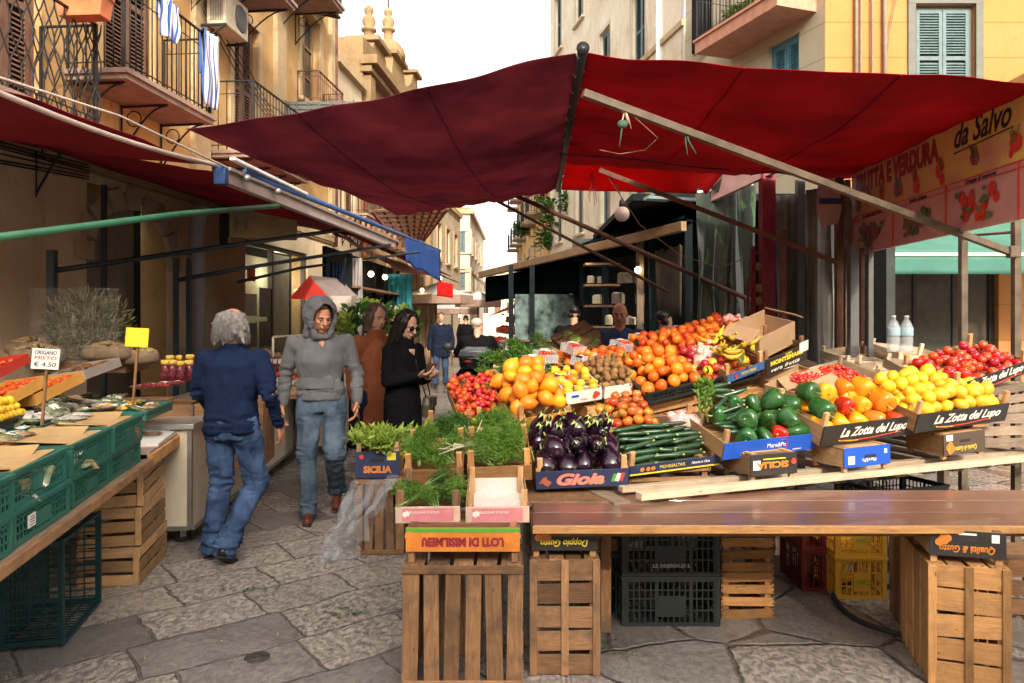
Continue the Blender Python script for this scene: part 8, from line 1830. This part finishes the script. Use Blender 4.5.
def person(label,M,J,skinm,top,legs,shoe_m,vox=.012,hair=None,extra=None,female=False,head_turn=0.0,head_tilt=0.0,face=True,scale=1.0,top_name='jacket',top_fat=1.0,hem=0.0,cuffs=True,hand_curl=(.5,.5),hands=(True,True),palm=((1,0,0),(-1,0,0)),legs_name='trousers',wrink=.008,coat_len=None,lows=True,shoulders=1.0,fine=None,shoe_dir=((0,-1,0),(0,-1,0))):
 root=empty('person',M@Matrix.Scale(scale,4));tag(root,label,'person')
 fine=fine or vox
 hd=V(J['head']);nk=V(J['neck'])
 b=Blob();w_,Rm=head_blob(b,hd,1.0,head_turn,head_tilt,female)
 b.cap(nk-V((0,0,.04)),lerp(nk,hd,.72)+V((0,.012,0)),.060 if not female else .052,.052 if not female else .046)
 b.cap(lerp(nk,J['pel'],.2),J['pel'],.11,.11)
 for s in(0,1):
  sh,el,wr=[V(J[k][s])for k in('sh','el','wr')];b.cap(nk-V((0,0,.06)),sh,.05,.045);b.cap(sh,el,.042,.034);b.cap(el,wr,.034,.024)
  if hands[s]:hand(b,wr,J['hd'][s],palm[s],hand_curl[s],1.0,thumb_side=(-1 if s else 1)*J.get('ts',(1,1))[s])
  hp,kn,an=[V(J[k][s])for k in('hip','kn','an')];b.cap(J['pel'],hp,.10,.075);b.cap(hp,kn,.068,.045);b.cap(kn,an,.045,.03)
 body=b.build('body',skinm,root,fine,2)
 if face:face_bits(root,w_,Rm)
 t=Blob();f=top_fat;pel,ch,=V(J['pel']),V(J['chest']);sw=(V(J['sh'][0])-V(J['sh'][1])).length/2;yaw=J.get('yaw',0.0)
 wst=lerp(pel,ch,.42);fem=.88 if female else 1.0
 hz=hem
 rings=[(pel+V((0,0,hz)),.175*f*fem,.125*f,yaw),(pel+V((0,0,hz+.03)),.182*f*fem,.132*f,yaw),(wst,.165*f*fem,.122*f,yaw),(ch-V((0,0,.05)),.190*f*fem,.135*f,yaw),(ch+V((0,0,.08)),.185*f*fem,.122*f,yaw),(lerp(ch,nk,.7),.13*f*fem,.095*f,yaw),(nk+V((0,0,-.005)),.072*f,.072*f,yaw)]
 if coat_len:rings=[(V((pel.x,pel.y,coat_len)),.19*f*fem,.15*f,yaw),(V((pel.x,pel.y,coat_len+.25)),.185*f*fem,.145*f,yaw)]+rings[1:]
 t.loft(rings)
 for s in(0,1):
  sh,el,wr=[V(J[k][s])for k in('sh','el','wr')]
  t.ell(sh-(sh-nk)*.20+V((0,0,-.035)),(.074*f,.078*f,.078*f));t.cap(lerp(nk,sh,.25)-V((0,0,.02)),lerp(nk,sh,.85)-V((0,0,.03)),.058*f,.058*f)
  t.cap(sh,el,.067*f,.055*f);t.cap(el,lerp(el,wr,.93),.055*f,.043*f)
  if cuffs:t.cap(lerp(el,wr,.90),lerp(el,wr,.97),.040*f,.038*f)
 fc,fd=folds(wrink*1.6,6,(1,1,.6),U(0,30),False),folds(wrink*2.0,10,(.4,.4,2.4),seed=U(0,30))
 ez=[V(J['el'][s_])for s_ in(0,1)]
 ob=t.build(top_name,top,root,vox,1,lambda p:fc(p)+fd(p)*max(math.exp(-((p-ez[0]).length/.10)**2),math.exp(-((p-ez[1]).length/.10)**2),math.exp(-((p.z-(pel.z+hz+.07))/.07)**2)*.7))
 if legs:
  l=Blob();l.loft([(pel+V((0,0,-.13)),.155*fem,.12,yaw),(pel+V((0,0,-.03)),.170*fem,.128,yaw),(pel+V((0,0,.08)),.155*fem,.115,yaw)])
  for s in(0,1):
   hp,kn,an=[V(J[k][s])for k in('hip','kn','an')]
   l.cap(hp+V((0,0,.02)),kn,.104,.080);l.cap(kn,lerp(kn,an,.95),.078,.066);l.cap(lerp(kn,an,.86),lerp(kn,an,1.02),.072,.074)
  kz=(J['kn'][0][2]+J['kn'][1][2])/2
  fa,fb_=folds(wrink*1.3,7,(1,1,.5),seed=U(0,30)),folds(wrink*2.2,9,(.5,.5,2.6),seed=U(0,30))
  l.build(legs_name,legs,root,vox,1,lambda p:fa(p)+fb_(p)*max(math.exp(-((p.z-kz)/.09)**2)*.7,math.exp(-((p.z-.13)/.10)**2),math.exp(-((p.z-.84)/.05)**2)*.5))
 if shoe_m:
  for s in(0,1):shoe(root,V(J['an'][s])+V((0,0,.0)),shoe_dir[s],shoe_m,.95)
 if extra:extra(root,w_,Rm,J)
 return root,w_,Rm
def Jstand(h=1.75,arms=None,legs=None,**k):
 s=h/1.75
 J=dict(pel=(0,0,.95*s),chest=(0,0,1.27*s),neck=(0,.01,1.46*s),head=(0,-.01,1.635*s),sh=((-.19*s,0,1.40*s),(.19*s,0,1.40*s)),el=((-.26*s,.03,1.13*s),(.26*s,.03,1.13*s)),wr=((-.27*s,-.05,.88*s),(.27*s,-.05,.88*s)),hd=((-.05,-.2,-1),(.05,-.2,-1)),hip=((-.09*s,0,.90*s),(.09*s,0,.90*s)),kn=((-.10*s,-.02,.50*s),(.10*s,-.02,.50*s)),an=((-.11*s,.02,.09*s),(.11*s,.02,.09*s)))
 J.update(k);return J
def long_hair(root,w_,Rm,mat,strands,name='hair'):
 b=Blob()
 for(p,q,r1,r2)in strands:b.cap(w_(*p),w_(*q),r1,r2)
 o=b.build(name,mat,root,.007,1,lambda p:.006*noise.noise(V((p.x*70,p.y*70,p.z*9)))+.003*noise.noise(V((p.x*140,p.y*140,p.z*20))));return o
def strands(root,w_,mat,n,a0,a1,ln,spread,top=.075,seed=1,r=.0026,rx=.080,ry=.090):
 mb=MB()
 for k in range(n):
  a=a0+(a1-a0)*random.random();e=U(-.15,1.0);c,s_=math.cos(e),math.sin(e)
  x0,y0,z0=math.sin(a)*rx*c,.022+math.cos(a)*ry*c,.02+s_*top;L=ln*U(.6,1.15);wv=U(-.012,.012);q=[]
  for t in range(7):
   f=t/6;q.append(w_(x0*(1+spread*f*(1.2-c*.2))+math.sin(a)*rx*(1-c)*min(1,f*2)+wv*math.sin(f*5),y0*(1+spread*.6*f)+math.cos(a)*ry*(1-c)*min(1,f*2)+.010*noise.noise(V((k,f*3,seed))),z0-L*f*(.35+.65*f)))
  mb.tube(q,[r]*5+[r*.7,r*.3],4,flat=.8)
 mb.build('hair_strands',mat,root)
def ex_navy(root,w_,Rm,J):
 st=[((0,.05,.03),(0,.06,-.05),.078,.078)]
 for k in range(15):
  a=-1.75+3.5*k/14;x,y=math.sin(a)*.088,.022+math.cos(a)*.08;dx=math.sin(a)*U(.02,.06)
  st.append(((x,y,.03),(x+dx,y+U(-.0,.03),-.09+U(-.05,.04)),.020,.009));st.append(((x,y+.01,.04),(x+dx*.6+U(-.02,.02),y+U(.0,.03),-.03+U(-.05,.04)),.018,.009))
  st.append(((x*.9,y,.06),(x,y,.0),.028,.026))
 long_hair(root,w_,Rm,HAIRW,st);strands(root,w_,HAIRW,420,-1.9,1.9,.15,.42,rx=.096,ry=.098)
 b=Blob();nk=V(J['neck']);b.loft([(nk+V((0,0,-.03)),.085,.08,0),(nk+V((0,.0,.035)),.078,.074,0)]);b.build('collar',NAVY,root,.008,1)
Jn=Jstand(1.74,pel=(0,0,.96),chest=(0.0,.0,1.26),neck=(0,-.01,1.45),head=(0,-.03,1.615),sh=((-.195,0,1.385),(.195,0,1.385)),el=((-.295,.05,1.12),(.275,-.05,1.14)),wr=((-.30,-.10,.91),(.25,-.23,.96)),hd=((-.02,-.45,-1),(-.1,-.7,-.7)),hip=((-.09,0,.91),(.09,0,.91)),kn=((-.135,-.10,.51),(.095,-.03,.50)),an=((-.06,.20,.13),(.125,.04,.09)))
g=G(226,563);g2=G(245,556)
person('grey haired man from behind in a navy jacket and blue jeans, walking into the market',T(-1.90,5.02,0,0,0,R(180-6))@Matrix.Scale(.97,4),Jn,SK3,NAVY,DENIM,LEA_B,.010,extra=ex_navy,face=False,fine=.006,top_fat=1.07,hem=-.10,wrink=.012,hand_curl=(.6,.8),palm=((1,0,0),(-1,0,0)),shoe_dir=((0,-.8,-.45),(0,-1,0)),head_turn=R(-12))
def ex_hood(root,w_,Rm,J):
 b=Blob();
 for k in range(26):
  a=math.pi*(-.18+1.36*k/25);
  x,z=math.cos(a)*.108,math.sin(a)*.135+.012
  b.cap(w_(x*.86,-.078+.012*math.sin(a*5),z*.93),w_(x*1.05,.02,z*1.04),.010,.022);b.cap(w_(x*1.05,.02,z*1.04),w_(x*.80,.115,z*.78+.01),.024,.030)
 for k in range(9):
  z=.10-.026*k;b.cap(w_(-.06,.11,z),w_(.06,.11,z),.026,.026)
 b.cap(w_(-.095,-.055,-.03),w_(-.055,-.07,-.135),.020,.026);b.cap(w_(.095,-.055,-.03),w_(.055,-.07,-.135),.020,.026)
 b.cap(w_(-.10,.02,-.03),w_(-.085,.02,-.15),.028,.035);b.cap(w_(.10,.02,-.03),w_(.085,.02,-.15),.028,.035)
 b.cap(w_(-.06,-.065,-.14),w_(.06,-.065,-.14),.026,.026);b.cap(w_(-.08,.05,-.13),w_(.08,.05,-.13),.045,.045)
 b.cap(w_(0,.0,.128),w_(0,.09,.10),.026,.03)
 b.build('hood',GREYC,root,.007,2,folds(.007,10,(.6,.6,1.6)))
 p=V(J['pel']);b=Blob();b.loft([(p+V((0,0,-.03)),.185,.142,0),(p+V((0,0,.035)),.185,.142,0)]);b.build('waist_band',GREYC,root,.010,1)
 b=Blob();b.loft([(p+V((0,-.075,.06)),.125,.07,0),(p+V((0,-.075,.14)),.12,.068,0),(p+V((0,-.075,.2)),.07,.062,0)],pw=4);b.build('front_pocket',GREYC,root,.008,1)
 b=Blob();b.ell(w_(0,.02,.075),(.074,.088,.05));b.build('hair',BROW,root,.007,1)
Jh=Jstand(1.82,pel=(0,.02,.99),chest=(0.0,-.01,1.32),neck=(.0,-.04,1.49),head=(.01,-.105,1.62),sh=((-.205,-.01,1.42),(.205,-.01,1.42)),el=((-.285,.07,1.16),(.285,.01,1.16)),wr=((-.30,.02,.92),(.29,-.13,.95)),hd=((.0,-.25,-1),(-.02,-.35,-1)),hip=((-.095,.02,.93),(.095,.02,.93)),kn=((-.10,-.07,.51),(.115,-.16,.54)),an=((-.085,-.08,.10),(.115,.20,.20)))
person('man in a grey hoodie with the hood up and faded jeans walking toward the viewer',T(-1.545,5.98,0,0,0,R(10)),Jh,SK3,GREYC,DENIM2,LEA_R,.010,extra=ex_hood,fine=.0055,top_fat=1.04,hem=.0,top_name='hoodie',hand_curl=(.6,.9),head_turn=R(24),head_tilt=R(17),shoe_dir=((0,-1,0),(0,-.85,-.5)),wrink=.012)
def ex_woman(root,w_,Rm,J):
 st=[((0,.03,.06),(0,.05,-.02),.082,.085)]
 for k in range(17):
  a=-2.15+4.3*k/16;x,y=math.sin(a)*.078,.015+math.cos(a)*.085
  st.append(((x*.5,y*.6,.10),(x,y,.03),.03,.026));st.append(((x,y,.04),(x*1.12,y+.01,-.09),.026,.024));st.append(((x*1.12,y+.01,-.09),(x*1.25,y+.02,-.20+U(-.03,.02)),.024,.018))
 long_hair(root,w_,Rm,HAIRD,st);strands(root,w_,HAIRD,220,-2.1,2.1,.26,.22,seed=3,rx=.092,ry=.098,top=.11)
 gl=MB();gl.tube([w_(-.066,-.086,.012),w_(-.03,-.104,.014),w_(.03,-.104,.014),w_(.066,-.086,.012)],.003,6);gl.tube([w_(-.066,-.086,.012),w_(-.078,.0,.01)],.003,5);gl.tube([w_(.066,-.086,.012),w_(.078,.0,.01)],.003,5);g_=gl.build('sunglasses',LEA_B,root)
 for sx in(-1,1):
  mb=MB();mb.ball((0,0,0),1,14,8,M=Matrix.Translation(w_(sx*.034,-.099,.003))@Rm.to_4x4()@Matrix.Diagonal((.029,.008,.022,1)));mb.build('lens',m_plain('dark_lens',(.006,.006,.008),.06,.1,coat=.5),g_)
 b=Blob();nk=V(J['neck']);b.loft([(nk+V((0,0,-.06)),.10,.095,0),(nk+V((0,0,.05)),.075,.075,0)]);b.build('scarf',BLACKC,root,.008,1)
Jw=Jstand(1.68,pel=(0,0,.92),chest=(0,-.01,1.21),neck=(0,-.02,1.40),head=(-.0,-.06,1.555),sh=((-.165,-.01,1.335),(.165,-.01,1.335)),el=((-.20,-.03,1.08),(.19,-.04,1.08)),wr=((-.05,-.25,1.13),(.07,-.24,1.10)),hd=((.25,-.9,.1),(-.3,-.9,.15)),hip=((-.085,0,.87),(.085,0,.87)),kn=((-.09,-.02,.48),(.09,-.02,.48)),an=((-.09,.0,.09),(.09,.0,.09)))
rw,ww,Rw=person('dark haired woman in a black coat and sunglasses looking at her phone',T(-.955,6.45,0,0,0,R(52)),Jw,SK2,BLACKC,BLACKC,LEA_B,.012,extra=ex_woman,female=True,fine=.006,top_name='coat',coat_len=.62,head_tilt=R(22),hand_curl=(1.2,.8),palm=((.3,0,1),(-.3,0,1)),wrink=.006,face=True)
ph=empty('phone',rw.matrix_world@T(.0,-.345,1.175,R(35),0,0));tag(ph,'dark smartphone in a brown case held by the woman in black','phone')
mb=MB();mb.box((0,0,0),(.075,.009,.15));mb.build('case',m_plain('brown_case',(.12,.05,.03),.5),ph,bevel=.004);mb=MB();mb.box((0,.0055,0),(.066,.002,.138));mb.build('screen',m_plain('black_glass',(.02,.02,.025),.08),ph)
hbg=empty('handbag',rw.matrix_world@T(.20,-.12,.86,0,0,R(35)));tag(hbg,'olive brown shoulder bag hanging at the hip of the woman in black','handbag')
b=Blob();b.loft([(V((0,0,-.10)),.13,.045,0),(V((0,0,0)),.14,.05,0),(V((0,0,.07)),.12,.03,0)],pw=4);b.build('pouch',m_plain('olive_leather',(.06,.05,.03),.45),hbg,.008,1)
mb=MB();mb.box((0,-.052,.02),(.24,.008,.09));mb.box((0,-.058,-.02),(.02,.006,.02));mb.build('flap',m_plain('olive_leather',(.06,.05,.03),.45),hbg,bevel=.004)
mb=MB();mb.tube([(-.11,0,.06),(-.14,.08,.35),(-.12,.12,.52)],.006,5);mb.tube([(.11,0,.06),(.06,.06,.35),(-.06,.12,.52)],.006,5);mb.build('strap',LEA_B,hbg)
def ex_rust(root,w_,Rm,J):
 st=[((0,.04,.05),(0,.05,-.02),.085,.085)]
 for k in range(15):
  a=-2.0+4.0*k/14;x,y=math.sin(a)*.078,.015+math.cos(a)*.083;st.append(((x*.6,y*.7,.09),(x,y,.0),.028,.026));st.append(((x,y,.0),(x*1.1,y+.01,-.13),.026,.02))
 long_hair(root,w_,Rm,HAIRG,st);strands(root,w_,HAIRG,200,-2.0,2.0,.18,.15,seed=5,rx=.090,ry=.096,top=.10)
 b=Blob();nk=V(J['neck']);b.loft([(nk+V((0,0,-.07)),.11,.10,0),(nk+V((0,0,.06)),.085,.085,0)]);b.build('collar',RUSTC,root,.010,1)
person('woman in a rust brown coat half hidden behind the woman in black',T(-1.28,7.0,0,0,0,R(40)),Jstand(1.74),SK2,RUSTC,DKC,LEA_B,.014,extra=ex_rust,female=True,fine=.009,top_name='coat',coat_len=.45,head_tilt=R(14),top_fat=1.08)
def ex_short(mat):
 def f(root,w_,Rm,J):
  b=Blob();b.ell(w_(0,.025,.055),(.080,.095,.075));b.cap(w_(-.06,.04,-.01),w_(.06,.04,-.01),.04,.04);b.build('hair',mat,root,.010,1)
 return f
Jm=Jstand(1.78,kn=((-.11,-.14,.52),(.10,.0,.50)),an=((-.12,-.16,.12),(.11,.12,.12)))
person('man in a dark navy coat walking toward the viewer down the aisle',T(P(441,382,17.6).x,17.6,0,0,0,R(4)),Jm,SK2,DKC,DENIM,LEA_B,.018,extra=ex_short(HAIRG),fine=.014,top_name='coat',coat_len=.72,top_fat=1.2)
person('distant person in black walking away near the street end',T(P(466,360,24).x,24,0,0,0,R(170)),Jstand(1.75),SK2,BLACKC,DKC,LEA_B,.022,extra=ex_short(HAIRD),fine=.018,face=False,top_name='coat',top_fat=1.15)
person('dark clothed vendor standing behind the hooded man',T(P(347,400,9.2).x-.05,9.2,0,0,0,R(60)),Jstand(1.76),SK1,DKC,DKC,LEA_B,.018,extra=ex_short(HAIRD),fine=.013,top_fat=1.1)
def ex_bald(root,w_,Rm,J):pass
person('bald seller in a dark blue sweater behind the fruit display',T(P(620,400,7.9).x,7.9,0,0,0,R(-12)),Jstand(1.78,el=((-.30,-.02,1.14),(.30,-.02,1.14)),wr=((-.22,-.22,1.0),(.22,-.22,1.0))),SK3,m_fabric('blue_sweater',(.05,.075,.16),crease=.5),DKC,LEA_B,.016,fine=.009,top_name='sweater',top_fat=1.22,head_tilt=R(10))
person('person in black silhouetted against the kiosk window',T(P(574,400,10.6).x,10.6,0,0,0,R(190)),Jstand(1.80),SK2,BLACKC,BLACKC,LEA_B,.02,extra=ex_short(HAIRD),fine=.018,face=False,top_fat=1.3)
person('dark figure bending in the shade of the kiosk right of the seller',T(P(664,400,8.7).x,8.7,0,0,0,R(120)),Jstand(1.70),SK1,BLACKC,DKC,LEA_B,.02,extra=ex_short(HAIRD),fine=.016,face=False,top_fat=1.1)
def ex_cap(root,w_,Rm,J):
 b=Blob();b.ell(w_(0,.02,.055),(.092,.108,.078));b.build('cap',m_fabric('beige_cap',(.42,.36,.30)),root,.010,1)
 mb=MB();mb.ball((0,0,0),1,14,6,M=Matrix.Translation(w_(0,-.11,.045))@Matrix.Diagonal((.07,.07,.012,1)));mb.build('cap_peak',m_fabric('beige_cap',(.42,.36,.30)),root)
Jr=Jstand(1.75,pel=(0,0,.86),chest=(0,-.05,1.16),neck=(0,-.08,1.35),head=(0,-.12,1.50),sh=((-.20,-.06,1.29),(.20,-.06,1.29)),el=((-.30,-.26,1.10),(.30,-.26,1.10)),wr=((-.30,-.50,1.08),(.30,-.50,1.08)),hd=((0,-1,0),(0,-1,0)),hip=((-.12,-.05,.84),(.12,-.05,.84)),kn=((-.26,-.42,.72),(.26,-.42,.72)),an=((-.24,-.38,.32),(.24,-.38,.32)))
person('rider in black with a beige cap sitting on the scooter',SO.matrix_world@T(.03,.42,0,0,0,R(180)),Jr,SK2,BLACKC,DKC,LEA_B,.016,extra=ex_cap,fine=.011,face=False,top_fat=1.25,head_turn=R(-35))
bpy.context.view_layer.update()
